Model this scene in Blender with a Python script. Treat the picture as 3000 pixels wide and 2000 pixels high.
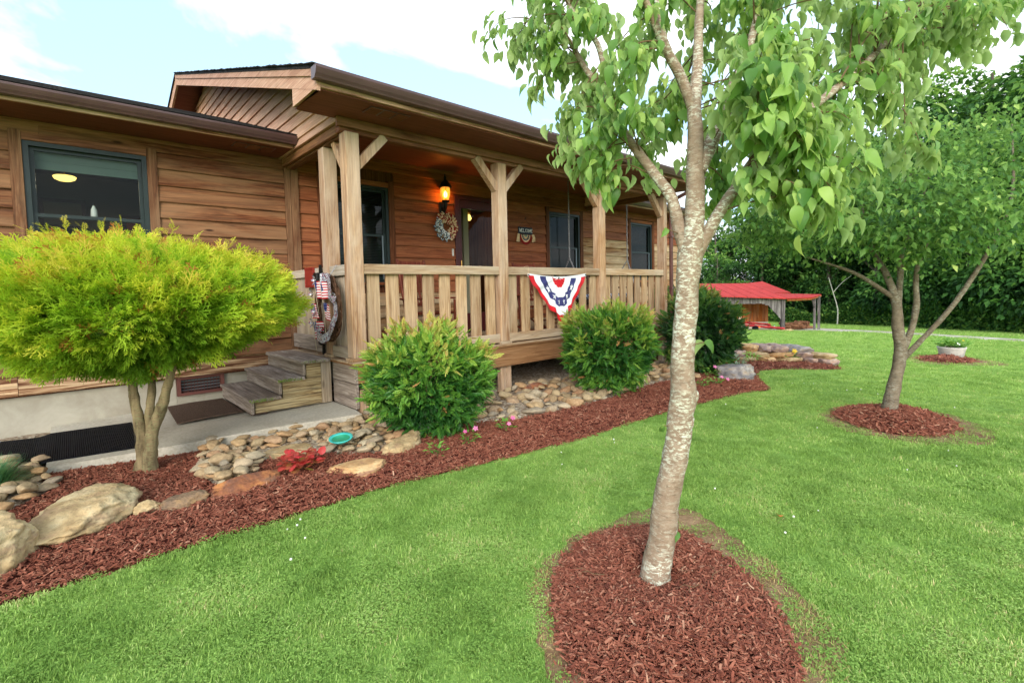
import bpy, bmesh, math, random
import numpy as np
from mathutils import Vector, Matrix, Euler, noise as mnoise

for o in list(bpy.data.objects):
    bpy.data.objects.remove(o, do_unlink=True)
SC = bpy.context.scene
COL = SC.collection
rnd = random.Random(7)
RNG = np.random.default_rng(11)
R = math.radians
PI = math.pi

# ------------------------------------------------------------------ camera
cam_d = bpy.data.cameras.new('camera')
cam = bpy.data.objects.new('camera', cam_d)
COL.objects.link(cam)
SC.camera = cam
cam_d.sensor_fit = 'HORIZONTAL'
cam_d.sensor_width = 36.0
cam_d.lens = 36.0 * 1427.41 / 3000.0
cam_d.shift_y = -74.53 / 3000.0
cam_d.clip_start = 0.05
cam_d.clip_end = 2000.0
YAW, PITCH, ROLL = 0.737593819, -0.0530774571, -0.0237925539
fwd = Vector((math.sin(YAW) * math.cos(PITCH), math.cos(YAW) * math.cos(PITCH), math.sin(PITCH)))
rgt = Vector((math.cos(YAW), -math.sin(YAW), 0))
upv = rgt.cross(fwd)
r2 = math.cos(ROLL) * rgt + math.sin(ROLL) * upv
u2 = -math.sin(ROLL) * rgt + math.cos(ROLL) * upv
cm = Matrix((r2, u2, -fwd)).transposed().to_4x4()
cm.translation = Vector((0, 0, 1.25))
cam.matrix_world = cm

# ------------------------------------------------------------------ light
SUN_ELEV, SUN_AZ = 23.0, 226.0          # azimuth of the sun measured from +Y towards +X
world = bpy.data.worlds.new('World')
SC.world = world
world.use_nodes = True
wn, wl = world.node_tree.nodes, world.node_tree.links
wn.clear()
w_out = wn.new('ShaderNodeOutputWorld')
w_bg = wn.new('ShaderNodeBackground')
w_bg.inputs['Strength'].default_value = 0.15
sky = wn.new('ShaderNodeTexSky')
sky.sky_type = 'NISHITA'
sky.sun_disc = False
sky.sun_elevation = R(SUN_ELEV)
sky.sun_rotation = R(SUN_AZ)
sky.air_density = 1.0
sky.dust_density = 1.6
sky.ozone_density = 1.5
w_tc = wn.new('ShaderNodeTexCoord')
w_sep = wn.new('ShaderNodeSeparateXYZ')
wl.new(w_tc.outputs['Generated'], w_sep.inputs[0])
w_zz = wn.new('ShaderNodeMath'); w_zz.operation = 'MAXIMUM'; w_zz.inputs[1].default_value = 0.0
wl.new(w_sep.outputs['Z'], w_zz.inputs[0])
w_za = wn.new('ShaderNodeMath'); w_za.operation = 'ADD'; w_za.inputs[1].default_value = 0.22
wl.new(w_zz.outputs[0], w_za.inputs[0])
w_dx = wn.new('ShaderNodeMath'); w_dx.operation = 'DIVIDE'
w_dy = wn.new('ShaderNodeMath'); w_dy.operation = 'DIVIDE'
wl.new(w_sep.outputs['X'], w_dx.inputs[0]); wl.new(w_za.outputs[0], w_dx.inputs[1])
wl.new(w_sep.outputs['Y'], w_dy.inputs[0]); wl.new(w_za.outputs[0], w_dy.inputs[1])
w_cmb = wn.new('ShaderNodeCombineXYZ')
wl.new(w_dx.outputs[0], w_cmb.inputs[0]); wl.new(w_dy.outputs[0], w_cmb.inputs[1])
w_no = wn.new('ShaderNodeTexNoise')
w_no.inputs['Scale'].default_value = 1.7
w_no.inputs['Detail'].default_value = 8.0
w_no.inputs['Roughness'].default_value = 0.56
w_no.inputs['Distortion'].default_value = 0.35
w_mp = wn.new('ShaderNodeMapping'); w_mp.inputs['Location'].default_value = (3.1, 0.7, 0.0)
wl.new(w_cmb.outputs[0], w_mp.inputs['Vector']); wl.new(w_mp.outputs[0], w_no.inputs['Vector'])
w_rp = wn.new('ShaderNodeValToRGB')
w_rp.color_ramp.elements[0].position = 0.43
w_rp.color_ramp.elements[1].position = 0.64
wl.new(w_no.outputs['Fac'], w_rp.inputs['Fac'])
w_mx = wn.new('ShaderNodeMix'); w_mx.data_type = 'RGBA'
wl.new(w_rp.outputs['Color'], w_mx.inputs['Factor'])
w_thin = wn.new('ShaderNodeMix'); w_thin.data_type = 'RGBA'     # thin veil over the open blue
w_thin.inputs['Factor'].default_value = 0.55
wl.new(sky.outputs['Color'], w_thin.inputs['A'])
w_thin.inputs['B'].default_value = (3.0, 4.5, 5.8, 1)
wl.new(w_thin.outputs['Result'], w_mx.inputs['A'])
w_mx.inputs['B'].default_value = (6.9, 7.1, 7.3, 1)
wl.new(w_mx.outputs['Result'], w_bg.inputs['Color'])
wl.new(w_bg.outputs['Background'], w_out.inputs['Surface'])

sun_d = bpy.data.lights.new('sun', 'SUN')
sun_d.energy = 1.5
sun_d.angle = R(28)
sun_d.color = (1.0, 0.95, 0.88)
sun = bpy.data.objects.new('sun', sun_d)
COL.objects.link(sun)
sdir = Vector((math.sin(R(SUN_AZ)) * math.cos(R(SUN_ELEV)), math.cos(R(SUN_AZ)) * math.cos(R(SUN_ELEV)), math.sin(R(SUN_ELEV))))
sun.rotation_euler = sdir.to_track_quat('Z', 'Y').to_euler()
sun.location = (0, -8, 12)

SC.view_settings.view_transform = 'Standard'
SC.view_settings.look = 'None'
SC.view_settings.exposure = 1.08
SC.view_settings.gamma = 1.0
SC.view_settings.use_curve_mapping = False
SC.render.engine = 'CYCLES'
SC.cycles.max_bounces = 5
SC.cycles.diffuse_bounces = 2
SC.cycles.glossy_bounces = 2
SC.cycles.transmission_bounces = 3
SC.cycles.use_adaptive_sampling = True
SC.cycles.adaptive_threshold = 0.02
SC.cycles.transparent_max_bounces = 8
SC.cycles.caustics_reflective = False
SC.cycles.caustics_refractive = False
SC.cycles.use_denoising = True
SC.cycles.use_light_tree = False

# ------------------------------------------------------------------ node helper
class NT:
    def __init__(s, name):
        s.m = bpy.data.materials.new(name); s.m.use_nodes = True
        s.t = s.m.node_tree; s.n = s.t.nodes; s.l = s.t.links; s.n.clear()
        s.out = s.n.new('ShaderNodeOutputMaterial')
        s._tc = None; s._oi = None
    def lk(s, a, b):
        if hasattr(a, 'is_output') or isinstance(a, bpy.types.NodeSocket): s.l.new(a, b)
        else:
            v = a
            if isinstance(v, (tuple, list)) and len(v) == 3 and len(getattr(b, 'default_value', (0,) * 3)) == 4: v = (*v, 1)
            b.default_value = v
    def tc(s, which='Object'):
        if not s._tc: s._tc = s.n.new('ShaderNodeTexCoord')
        return s._tc.outputs[which]
    def pos(s):
        return s.n.new('ShaderNodeNewGeometry').outputs['Position']
    def rand(s):
        if not s._oi: s._oi = s.n.new('ShaderNodeObjectInfo')
        return s._oi.outputs['Random']
    def math(s, op, a, b=0.0, clamp=False):
        n = s.n.new('ShaderNodeMath'); n.operation = op; n.use_clamp = clamp
        s.lk(a, n.inputs[0]); s.lk(b, n.inputs[1]); return n.outputs[0]
    def vmath(s, op, a, b):
        n = s.n.new('ShaderNodeVectorMath'); n.operation = op
        s.lk(a, n.inputs[0]); s.lk(b, n.inputs[1]); return n.outputs[0]
    def mapping(s, v, scale=(1, 1, 1), loc=(0, 0, 0), rot=(0, 0, 0)):
        n = s.n.new('ShaderNodeMapping'); s.lk(v, n.inputs['Vector'])
        n.inputs['Scale'].default_value = scale; n.inputs['Location'].default_value = loc; n.inputs['Rotation'].default_value = rot
        return n.outputs[0]
    def noise(s, v, scale, detail=4, rough=0.55, dist=0.0):
        n = s.n.new('ShaderNodeTexNoise'); s.lk(v, n.inputs['Vector'])
        n.inputs['Scale'].default_value = scale; n.inputs['Detail'].default_value = detail
        n.inputs['Roughness'].default_value = rough; n.inputs['Distortion'].default_value = dist
        return n.outputs['Fac']
    def voro(s, v, scale, feature='F1', out='Distance'):
        n = s.n.new('ShaderNodeTexVoronoi'); n.feature = feature; s.lk(v, n.inputs['Vector']); n.inputs['Scale'].default_value = scale
        return n.outputs[out]
    def ramp(s, f, stops):
        n = s.n.new('ShaderNodeValToRGB'); s.lk(f, n.inputs['Fac']); e = n.color_ramp.elements
        while len(e) < len(stops): e.new(0.5)
        for i, (p, c) in enumerate(stops):
            e[i].position = p
            c = (c, c, c) if not isinstance(c, (tuple, list)) else c
            e[i].color = (c[0], c[1], c[2], 1)
        return n.outputs['Color']
    def mix(s, f, a, b, mode='MIX'):
        n = s.n.new('ShaderNodeMix'); n.data_type = 'RGBA'; n.blend_type = mode
        s.lk(f, n.inputs['Factor']); s.lk(a, n.inputs['A']); s.lk(b, n.inputs['B'])
        return n.outputs['Result']
    def attr(s, name):
        n = s.n.new('ShaderNodeAttribute'); n.attribute_name = name
        return n.outputs['Fac']
    def bump(s, h, strength=0.5, dist=0.01):
        n = s.n.new('ShaderNodeBump'); s.lk(h, n.inputs['Height'])
        n.inputs['Strength'].default_value = strength; n.inputs['Distance'].default_value = dist
        return n.outputs['Normal']
    def pbsdf(s, col, rough=0.7, nrm=None, metal=0.0, spec=0.3, em=None, ems=0.0, trans=0.0):
        n = s.n.new('ShaderNodeBsdfPrincipled')
        s.lk(col, n.inputs['Base Color']); s.lk(rough, n.inputs['Roughness'])
        n.inputs['Metallic'].default_value = metal; n.inputs['Specular IOR Level'].default_value = spec
        if nrm is not None: s.l.new(nrm, n.inputs['Normal'])
        if em is not None: s.lk(em, n.inputs['Emission Color']); n.inputs['Emission Strength'].default_value = ems
        n.inputs['Transmission Weight'].default_value = trans
        return n.outputs[0]
    def done(s, sh):
        s.l.new(sh, s.out.inputs['Surface']); return s.m

def srgb(r, g, b):
    f = lambda c: (c / 255 / 12.92) if c / 255 <= 0.04045 else ((c / 255 + 0.055) / 1.055) ** 2.4
    return (f(r), f(g), f(b))

def mat_plain(name, col, rough=0.6, metal=0.0, spec=0.3, var=0.12, scale=6.0, bump=0.0, bscale=60):
    t = NT(name)
    v = t.tc('Object')
    f = t.noise(v, scale, 5)
    dark = tuple(c * (1 - var * 1.6) for c in col); lite = tuple(min(1, c * (1 + var)) for c in col)
    c = t.ramp(f, [(0.3, dark), (0.7, lite)])
    nb = t.bump(t.noise(v, bscale, 3), bump, 0.004) if bump else None
    return t.done(t.pbsdf(c, rough, nb, metal, spec))

def mat_wood(name, dark, mid, lite, axis='x', rough=0.75, bump=0.35, weather=None, wamt=0.0, knots=0.6, fine=1.0, spec=0.2, contrast=1.0):
    """planks with long grain, per-board tone, knots and patches of weathering"""
    t = NT(name)
    off = t.math('MULTIPLY', t.rand(), 37.0)
    v = t.vmath('ADD', t.tc('Object'), off)
    st = {'x': (0.8, 15, 15), 'y': (15, 0.8, 15), 'z': (15, 15, 0.8)}[axis]
    st2 = {'x': (1.4, 60, 60), 'y': (60, 1.4, 60), 'z': (60, 60, 1.4)}[axis]
    g1 = t.noise(t.mapping(v, st), 2.2 * fine, 6, 0.6, 1.2)
    g2 = t.noise(t.mapping(v, st2), 1.6 * fine, 4, 0.6, 0.3)
    lo, hi = 0.5 - 0.17 / contrast, 0.5 + 0.17 / contrast
    c = t.ramp(g1, [(lo, dark), (0.5, mid), (hi, lite)])
    c = t.mix(t.math('MULTIPLY', t.ramp(g2, [(0.48, 0.0), (0.64, 1.0)]), 0.42), c, tuple(x * 0.55 for x in dark))
    sp = t.noise(v, 14.0, 5, 0.7)
    c = t.mix(t.math('MULTIPLY', t.ramp(sp, [(0.58, 0.0), (0.72, 1.0)]), 0.35), c, tuple(x * 0.55 for x in dark))
    tone = t.ramp(t.rand(), [(0.0, (0.78, 0.74, 0.72)), (0.5, (1.0, 0.98, 0.95)), (1.0, (1.2, 1.17, 1.12))])
    c = t.mix(1.0, c, tone, 'MULTIPLY')
    if weather:
        wv = {'x': (0.35, 1.6, 2.2), 'y': (1.6, 0.35, 2.2), 'z': (1.6, 1.6, 0.35)}[axis]
        wf = t.noise(t.mapping(v, wv), 1.9, 6, 0.65, 0.6)
        c = t.mix(t.math('MULTIPLY', t.ramp(wf, [(0.40, 0.0), (0.62, 1.0)]), wamt), c, weather)
    if knots:
        kv = {'x': (1, 3.4, 3.4), 'y': (3.4, 1, 3.4), 'z': (3.4, 3.4, 1)}[axis]
        k = t.voro(t.mapping(v, kv), 1.3)
        c = t.mix(t.math('MULTIPLY', t.ramp(k, [(0.035, 1.0), (0.085, 0.0)]), knots), c, tuple(x * 0.35 for x in dark))
    nb = t.bump(t.mix(0.5, g1, g2), bump, 0.006)
    return t.done(t.pbsdf(c, t.math('ADD', t.math('MULTIPLY', g2, 0.2), rough - 0.1), nb, 0, spec))

M = {}
# ------------------------------------------------------------------ mesh helpers
class MB:
    """gathers faces of one mesh"""
    def __init__(s): s.v = []; s.f = []; s.mi = []; s.sm = []
    def add(s, vs, fs, mi=0, smooth=False):
        o = len(s.v); s.v += [tuple(x) for x in vs]
        for f in fs: s.f.append(tuple(i + o for i in f)); s.mi.append(mi); s.sm.append(smooth)
    def box(s, x0, x1, y0, y1, z0, z1, mi=0):
        s.add([(x0, y0, z0), (x1, y0, z0), (x1, y1, z0), (x0, y1, z0), (x0, y0, z1), (x1, y0, z1), (x1, y1, z1), (x0, y1, z1)],
              [(0, 3, 2, 1), (4, 5, 6, 7), (0, 1, 5, 4), (1, 2, 6, 5), (2, 3, 7, 6), (3, 0, 4, 7)], mi)
    def cbox(s, c, d, mi=0, ch=0.0):
        """chamfered box, centre c, full sizes d (chamfer on all long edges)"""
        if ch <= 0:
            s.box(c[0] - d[0] / 2, c[0] + d[0] / 2, c[1] - d[1] / 2, c[1] + d[1] / 2, c[2] - d[2] / 2, c[2] + d[2] / 2, mi); return
        bm = bmesh.new(); bmesh.ops.create_cube(bm, size=1.0)
        for v in bm.verts: v.co = Vector((v.co.x * d[0], v.co.y * d[1], v.co.z * d[2]))
        bmesh.ops.bevel(bm, geom=bm.edges[:], offset=ch, segments=1, affect='EDGES', profile=0.5)
        bm.verts.index_update()
        s.add([(v.co.x + c[0], v.co.y + c[1], v.co.z + c[2]) for v in bm.verts], [tuple(v.index for v in f.verts) for f in bm.faces], mi)
        bm.free()
    def prism(s, poly, axis, a, b, mi=0):
        """2-D polygon extruded along an axis from a to b; poly in the two other axes (cyclic order)"""
        def P(p, k):
            if axis == 'x': return (k, p[0], p[1])
            if axis == 'y': return (p[0], k, p[1])
            return (p[0], p[1], k)
        n = len(poly)
        s.add([P(p, a) for p in poly] + [P(p, b) for p in poly],
              [tuple(range(n - 1, -1, -1)), tuple(range(n, 2 * n))] + [(i, (i + 1) % n, n + (i + 1) % n, n + i) for i in range(n)], mi)
    def tube(s, pts, rad, seg=8, mi=0, cap=True, smooth=True, jit=0.0, seed=0):
        pts = [Vector(p) for p in pts]; n = len(pts)
        if not isinstance(rad, (list, tuple)): rad = [rad] * n
        vs = []; prev = None
        for i, p in enumerate(pts):
            t = (pts[min(i + 1, n - 1)] - pts[max(i - 1, 0)]).normalized()
            if prev is None:
                a = Vector((1, 0, 0)) if abs(t.x) < 0.8 else Vector((0, 1, 0))
                e1 = t.cross(a).normalized()
            else:
                e1 = (prev - t * prev.dot(t)).normalized()
            prev = e1; e2 = t.cross(e1)
            for k in range(seg):
                an = 2 * PI * k / seg
                d = e1 * math.cos(an) + e2 * math.sin(an)
                r = rad[i]
                if jit: r *= 1 + jit * mnoise.noise((p + d * 0.12) * 9 + Vector((seed, 0, 0))) + jit * 0.7 * mnoise.noise((p + d * 0.1) * 26 + Vector((seed, 0, 0)))
                vs.append(p + d * r)
        fs = [(i * seg + k, i * seg + (k + 1) % seg, (i + 1) * seg + (k + 1) % seg, (i + 1) * seg + k) for i in range(n - 1) for k in range(seg)]
        s.add(vs, fs, mi, smooth)
        if cap: s.add(vs[:seg], [tuple(range(seg - 1, -1, -1))], mi); s.add(vs[-seg:], [tuple(range(seg))], mi)
    def lathe(s, prof, c, seg=20, mi=0, smooth=True, sx=1, sy=1):
        vs = [(c[0] + r * sx * math.cos(2 * PI * k / seg), c[1] + r * sy * math.sin(2 * PI * k / seg), c[2] + z) for r, z in prof for k in range(seg)]
        fs = [(i * seg + k, i * seg + (k + 1) % seg, (i + 1) * seg + (k + 1) % seg, (i + 1) * seg + k) for i in range(len(prof) - 1) for k in range(seg)]
        s.add(vs, fs, mi, smooth)
    def mesh(s, name, recalc=True):
        me = bpy.data.meshes.new(name); me.from_pydata(s.v, [], s.f)
        me.polygons.foreach_set('material_index', s.mi); me.polygons.foreach_set('use_smooth', s.sm)
        if recalc:
            bm = bmesh.new(); bm.from_mesh(me); bmesh.ops.recalc_face_normals(bm, faces=bm.faces[:]); bm.to_mesh(me); bm.free()
        me.update(); return me

WLOC = {}
def link(name, me, mats=None, parent=None, loc=(0, 0, 0), rot=(0, 0, 0)):
    """loc is a world position; the parent is only ever translated"""
    o = bpy.data.objects.new(name, me)
    COL.objects.link(o)
    if me is not None and mats is not None and len(me.materials) == 0:
        for m in (mats if isinstance(mats, (list, tuple)) else [mats]): me.materials.append(m)
    loc = Vector(loc); WLOC[o.name] = loc.copy()
    if parent is not None:
        o.parent = parent; o.location = loc - WLOC[parent.name]
    else: o.location = loc
    o.rotation_euler = rot
    return o
def tag(o, label=None, cat=None, group=None, kind=None):
    if label: o['label'] = label
    if cat: o['category'] = cat
    if group: o['group'] = group
    if kind: o['kind'] = kind
    return o
def thing(name, label, cat, loc=(0, 0, 0), rz=0, group=None):
    o = link(name, None, None, None, loc, (0, 0, rz)); return tag(o, label, cat, group)
def part(name, mb, mats, parent, loc=(0, 0, 0), recalc=True):
    """mb holds world coordinates minus loc"""
    return link(name, mb.mesh(name, recalc), mats, parent, loc)
def wpart(name, mb, mats, parent, recalc=True):
    """mb in world coordinates: origin moved to the middle of its bounding box"""
    a = np.array(mb.v); c = (a.min(0) + a.max(0)) / 2
    mb.v = [tuple(x) for x in (a - c)]
    return link(name, mb.mesh(name, recalc), mats, parent, c)
def bpart(name, x0, x1, y0, y1, z0, z1, mats, parent, ch=0.003):
    mb = MB(); mb.cbox((0, 0, 0), (x1 - x0, y1 - y0, z1 - z0), 0, ch)
    return link(name, mb.mesh(name, False), mats, parent, ((x0 + x1) / 2, (y0 + y1) / 2, (z0 + z1) / 2))
def copy_tree(o, loc, rz=None, label=None):
    c = o.copy(); COL.objects.link(c); c.location = loc
    if rz is not None: c.rotation_euler = (0, 0, rz)
    if label: c['label'] = label
    WLOC[c.name] = Vector(loc)
    for ch in o.children:
        k = ch.copy(); COL.objects.link(k); k.parent = c
        for g2_ in ch.children:
            q = g2_.copy(); COL.objects.link(q); q.parent = k
    return c
def fast_mesh(name, V, F, attrs=None, smooth=False, uv=None):
    V = np.ascontiguousarray(V, dtype=np.float32); F = np.ascontiguousarray(F, dtype=np.int32)
    me = bpy.data.meshes.new(name); n, (m, k) = len(V), F.shape
    me.vertices.add(n); me.vertices.foreach_set('co', V.ravel())
    me.loops.add(m * k); me.loops.foreach_set('vertex_index', F.ravel())
    me.polygons.add(m); me.polygons.foreach_set('loop_start', np.arange(0, m * k, k, dtype=np.int32))
    me.polygons.foreach_set('use_smooth', np.full(m, smooth))
    me.update(calc_edges=True)
    for an, av in (attrs or {}).items():
        a = me.attributes.new(an, 'FLOAT', 'POINT'); a.data.foreach_set('value', np.asarray(av, dtype=np.float32))
    return me
def nrm(a): return a / np.maximum(np.linalg.norm(a, axis=-1, keepdims=True), 1e-9)
def frames(D, U=None, roll=None):
    """orthonormal frames with x along D, z near U"""
    D = nrm(D)
    U = np.tile([0, 0, 1.0], (len(D), 1)) if U is None else U
    Y = np.cross(U, D); bad = np.linalg.norm(Y, axis=1) < 1e-3
    Y[bad] = [0, 1, 0]; Y = nrm(Y); Z = np.cross(D, Y)
    if roll is not None:
        c, s_ = np.cos(roll)[:, None], np.sin(roll)[:, None]
        Y, Z = Y * c + Z * s_, Z * c - Y * s_
    return D, Y, Z
def scatter(T, F, P, fr, S, attrs=None):
    """instances of template T (k,3) at P with frames fr and sizes S, as real faces"""
    X, Y, Z = fr; S = np.asarray(S).reshape(-1, 1, 1) if np.ndim(S) else S
    V = P[:, None, :] + S * (T[None, :, 0:1] * X[:, None, :] + T[None, :, 1:2] * Y[:, None, :] + T[None, :, 2:3] * Z[:, None, :])
    k = len(T); n = len(P)
    Fo = (F[None] + (np.arange(n) * k)[:, None, None]).reshape(-1, F.shape[1])
    return V.reshape(-1, 3), Fo
def inside(poly, P):
    poly = np.asarray(poly); x, y = P[..., 0], P[..., 1]; r = np.zeros(x.shape, bool); j = len(poly) - 1
    for i in range(len(poly)):
        xi, yi = poly[i]; xj, yj = poly[j]
        c = ((yi > y) != (yj > y)) & (x < (xj - xi) * (y - yi) / (yj - yi + 1e-12) + xi)
        r ^= c; j = i
    return r
def edge_dist(poly, P):
    poly = np.asarray(poly, float); d = np.full(P.shape[:-1], 1e9)
    for i in range(len(poly)):
        a, b = poly[i - 1], poly[i]; ab = b - a; L = (ab ** 2).sum() + 1e-12
        t = np.clip(((P - a) @ ab) / L, 0, 1)[..., None]
        d = np.minimum(d, np.linalg.norm(P - (a + t * ab), axis=-1))
    return d
def smooth_poly(pts, it=2):
    p = np.asarray(pts, float)
    for _ in range(it):
        q = np.roll(p, -1, 0); p = np.stack([0.75 * p + 0.25 * q, 0.25 * p + 0.75 * q], 1).reshape(-1, 2)
    return p
def catmull(pts, n=6):
    p = [np.asarray(x, float) for x in pts]; p = [2 * p[0] - p[1]] + p + [2 * p[-1] - p[-2]]; out = []
    for i in range(1, len(p) - 2):
        for k in range(n):
            t = k / n
            out.append(0.5 * (2 * p[i] + (p[i + 1] - p[i - 1]) * t + (2 * p[i - 1] - 5 * p[i] + 4 * p[i + 1] - p[i + 2]) * t * t + (3 * p[i] - p[i - 1] - 3 * p[i + 1] + p[i + 2]) * t ** 3))
    out.append(p[-2]); return out
def gz(X):
    X = np.asarray(X, float)
    return -0.14 - 0.012 * np.maximum(X, -3) - 0.084 * np.log1p(np.exp(np.clip((X - 7) / 2, -50, 50)))
def g1(x): return float(gz(x))
# ------------------------------------------------------------------ materials
M['siding'] = mat_wood('siding_wood', srgb(74, 40, 24), srgb(110, 65, 40), srgb(138, 90, 59), 'x', 0.75, 0.5, srgb(160, 124, 90), 0.55, 0.9, contrast=1.2)
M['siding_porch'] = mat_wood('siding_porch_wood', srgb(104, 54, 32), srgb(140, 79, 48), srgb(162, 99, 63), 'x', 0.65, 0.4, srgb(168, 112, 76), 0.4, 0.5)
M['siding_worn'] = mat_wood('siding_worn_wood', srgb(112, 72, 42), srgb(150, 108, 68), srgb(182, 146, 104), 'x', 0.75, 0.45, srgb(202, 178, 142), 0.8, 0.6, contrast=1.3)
M['siding_base'] = mat_wood('siding_base_wood', srgb(98, 62, 42), srgb(160, 124, 92), srgb(196, 168, 134), 'x', 0.75, 0.5, None, 0, 0.3, 0.8, contrast=2.2)
M['casing'] = mat_wood('casing_wood', srgb(78, 48, 32), srgb(112, 74, 50), srgb(138, 100, 72), 'z', 0.7, 0.35, srgb(160, 130, 98), 0.5, 0.5)
M['casing_dark'] = mat_wood('casing_dark_wood', srgb(76, 40, 24), srgb(104, 60, 36), srgb(124, 78, 50), 'z', 0.7, 0.3)
M['gable'] = mat_wood('gable_wood', srgb(172, 126, 102), srgb(204, 158, 132), srgb(220, 182, 156), 'y', 0.75, 0.3, srgb(196, 168, 144), 0.4, 0.25)
M['fascia'] = mat_wood('fascia_wood', srgb(166, 122, 100), srgb(194, 152, 128), srgb(210, 174, 150), 'y', 0.75, 0.2, None, 0, 0.1)
M['fascia_x'] = mat_wood('fascia_peeling_wood', srgb(104, 62, 48), srgb(158, 108, 82), srgb(198, 154, 126), 'x', 0.75, 0.4, srgb(214, 180, 156), 0.8, 0.2, contrast=1.6)
M['soffit'] = mat_wood('soffit_paint', srgb(112, 62, 48), srgb(126, 72, 56), srgb(134, 80, 62), 'x', 0.65, 0.12, None, 0, 0.0)
M['ceiling'] = mat_wood('ceiling_paint', srgb(118, 66, 50), srgb(134, 78, 60), srgb(142, 86, 66), 'x', 0.5, 0.1, None, 0, 0.0)
M['post'] = mat_wood('post_wood', srgb(138, 100, 70), srgb(172, 134, 98), srgb(196, 162, 126), 'z', 0.8, 0.5, srgb(206, 186, 164), 0.6, 0.8, contrast=1.2)
M['beam'] = mat_wood('beam_wood', srgb(92, 54, 38), srgb(128, 80, 58), srgb(156, 106, 80), 'x', 0.7, 0.4, srgb(172, 124, 94), 0.5, 0.3)
M['beam_y'] = mat_wood('beam_cross_wood', srgb(92, 60, 40), srgb(126, 88, 58), srgb(152, 114, 76), 'y', 0.7, 0.4)
M['rail'] = mat_wood('rail_wood', srgb(138, 106, 76), srgb(168, 138, 104), srgb(192, 166, 134), 'x', 0.8, 0.5, srgb(198, 182, 158), 0.6, 0.9, contrast=1.2)
M['rail_y'] = mat_wood('rail_cross_wood', srgb(132, 120, 104), srgb(164, 152, 134), srgb(188, 178, 162), 'y', 0.8, 0.5, srgb(196, 190, 180), 0.6, 0.8)
M['baluster'] = mat_wood('baluster_wood', srgb(140, 106, 74), srgb(172, 140, 104), srgb(196, 168, 132), 'z', 0.8, 0.45, srgb(192, 170, 140), 0.5, 0.9, contrast=1.2)
M['greywood'] = mat_wood('grey_weathered_wood', srgb(126, 114, 106), srgb(166, 154, 144), srgb(194, 184, 174), 'y', 0.85, 0.6, srgb(120, 104, 88), 0.5, 0.5, contrast=1.3)
M['greywood_z'] = mat_wood('grey_upright_wood', srgb(136, 118, 98), srgb(170, 152, 128), srgb(192, 178, 158), 'z', 0.85, 0.5, srgb(176, 166, 152), 0.6, 0.6)
M['stringer'] = mat_wood('stringer_wood', srgb(94, 66, 38), srgb(164, 136, 92), srgb(196, 176, 134), 'x', 0.8, 0.6, srgb(176, 170, 136), 0.4, 0.0, 0.9, contrast=2.4)
M['skirt'] = mat_wood('skirt_wood', srgb(128, 88, 56), srgb(158, 116, 78), srgb(180, 142, 102), 'x', 0.8, 0.35, srgb(136, 98, 66), 0.5, 0.3)
M['rocker'] = mat_wood('rocker_wood', srgb(96, 44, 30), srgb(120, 58, 40), srgb(140, 76, 54), 'z', 0.5, 0.15, None, 0, 0.0)
M['swing'] = mat_wood('swing_wood', srgb(52, 34, 26), srgb(70, 46, 34), srgb(90, 62, 46), 'x', 0.6, 0.2, None, 0, 0.0)
M['gutter'] = mat_plain('gutter_paint', srgb(84, 60, 60), 0.35, 0.0, 0.5, 0.12, 3)
M['downspout'] = mat_plain('downspout_paint', srgb(96, 62, 58), 0.4, 0, 0.5, 0.1, 3)
M['shingle'] = mat_plain('asphalt_shingle', srgb(44, 42, 42), 0.95, 0, 0.2, 0.35, 40, 0.6, 160)
M['winframe'] = mat_plain('window_frame_paint', srgb(32, 44, 42), 0.4, 0, 0.4, 0.15, 8)
M['winrim'] = mat_plain('window_screen_rim', srgb(120, 130, 134), 0.4, 0.4, 0.4, 0.1, 8)
M['blind'] = mat_plain('blind_slats', srgb(104, 112, 108), 0.6, 0, 0.3, 0.1, 4)
M['shade'] = mat_plain('roller_shade', srgb(96, 114, 108), 0.7, 0, 0.3, 0.08, 4)
M['burgundy'] = mat_plain('burgundy_paint', srgb(76, 26, 26), 0.4, 0, 0.4, 0.12, 5)
M['brass'] = mat_plain('brass', srgb(190, 150, 84), 0.3, 0.9, 0.5, 0.1)
M['black_metal'] = mat_plain('black_metal', srgb(24, 23, 23), 0.5, 0.3, 0.5, 0.3, 10)
M['steel'] = mat_plain('chain_steel', srgb(150, 150, 152), 0.4, 0.8, 0.5, 0.15, 30)
M['room'] = mat_plain('room_wall', srgb(98, 104, 94), 0.9, 0, 0.2, 0.06, 2)
M['room_pale'] = mat_plain('room_pale_wall', srgb(214, 196, 166), 0.9, 0, 0.2, 0.06, 2)
M['picture'] = mat_plain('picture_frame_dark', srgb(40, 30, 26), 0.5)
M['redpic'] = mat_plain('red_picture', srgb(150, 70, 44), 0.6)
M['white_plastic'] = mat_plain('white_plastic', srgb(222, 220, 212), 0.4)
M['ventframe'] = mat_plain('vent_frame_paint', srgb(110, 68, 60), 0.5)
M['redplaque'] = mat_plain('red_plaque_paint', srgb(138, 44, 34), 0.5)

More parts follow.
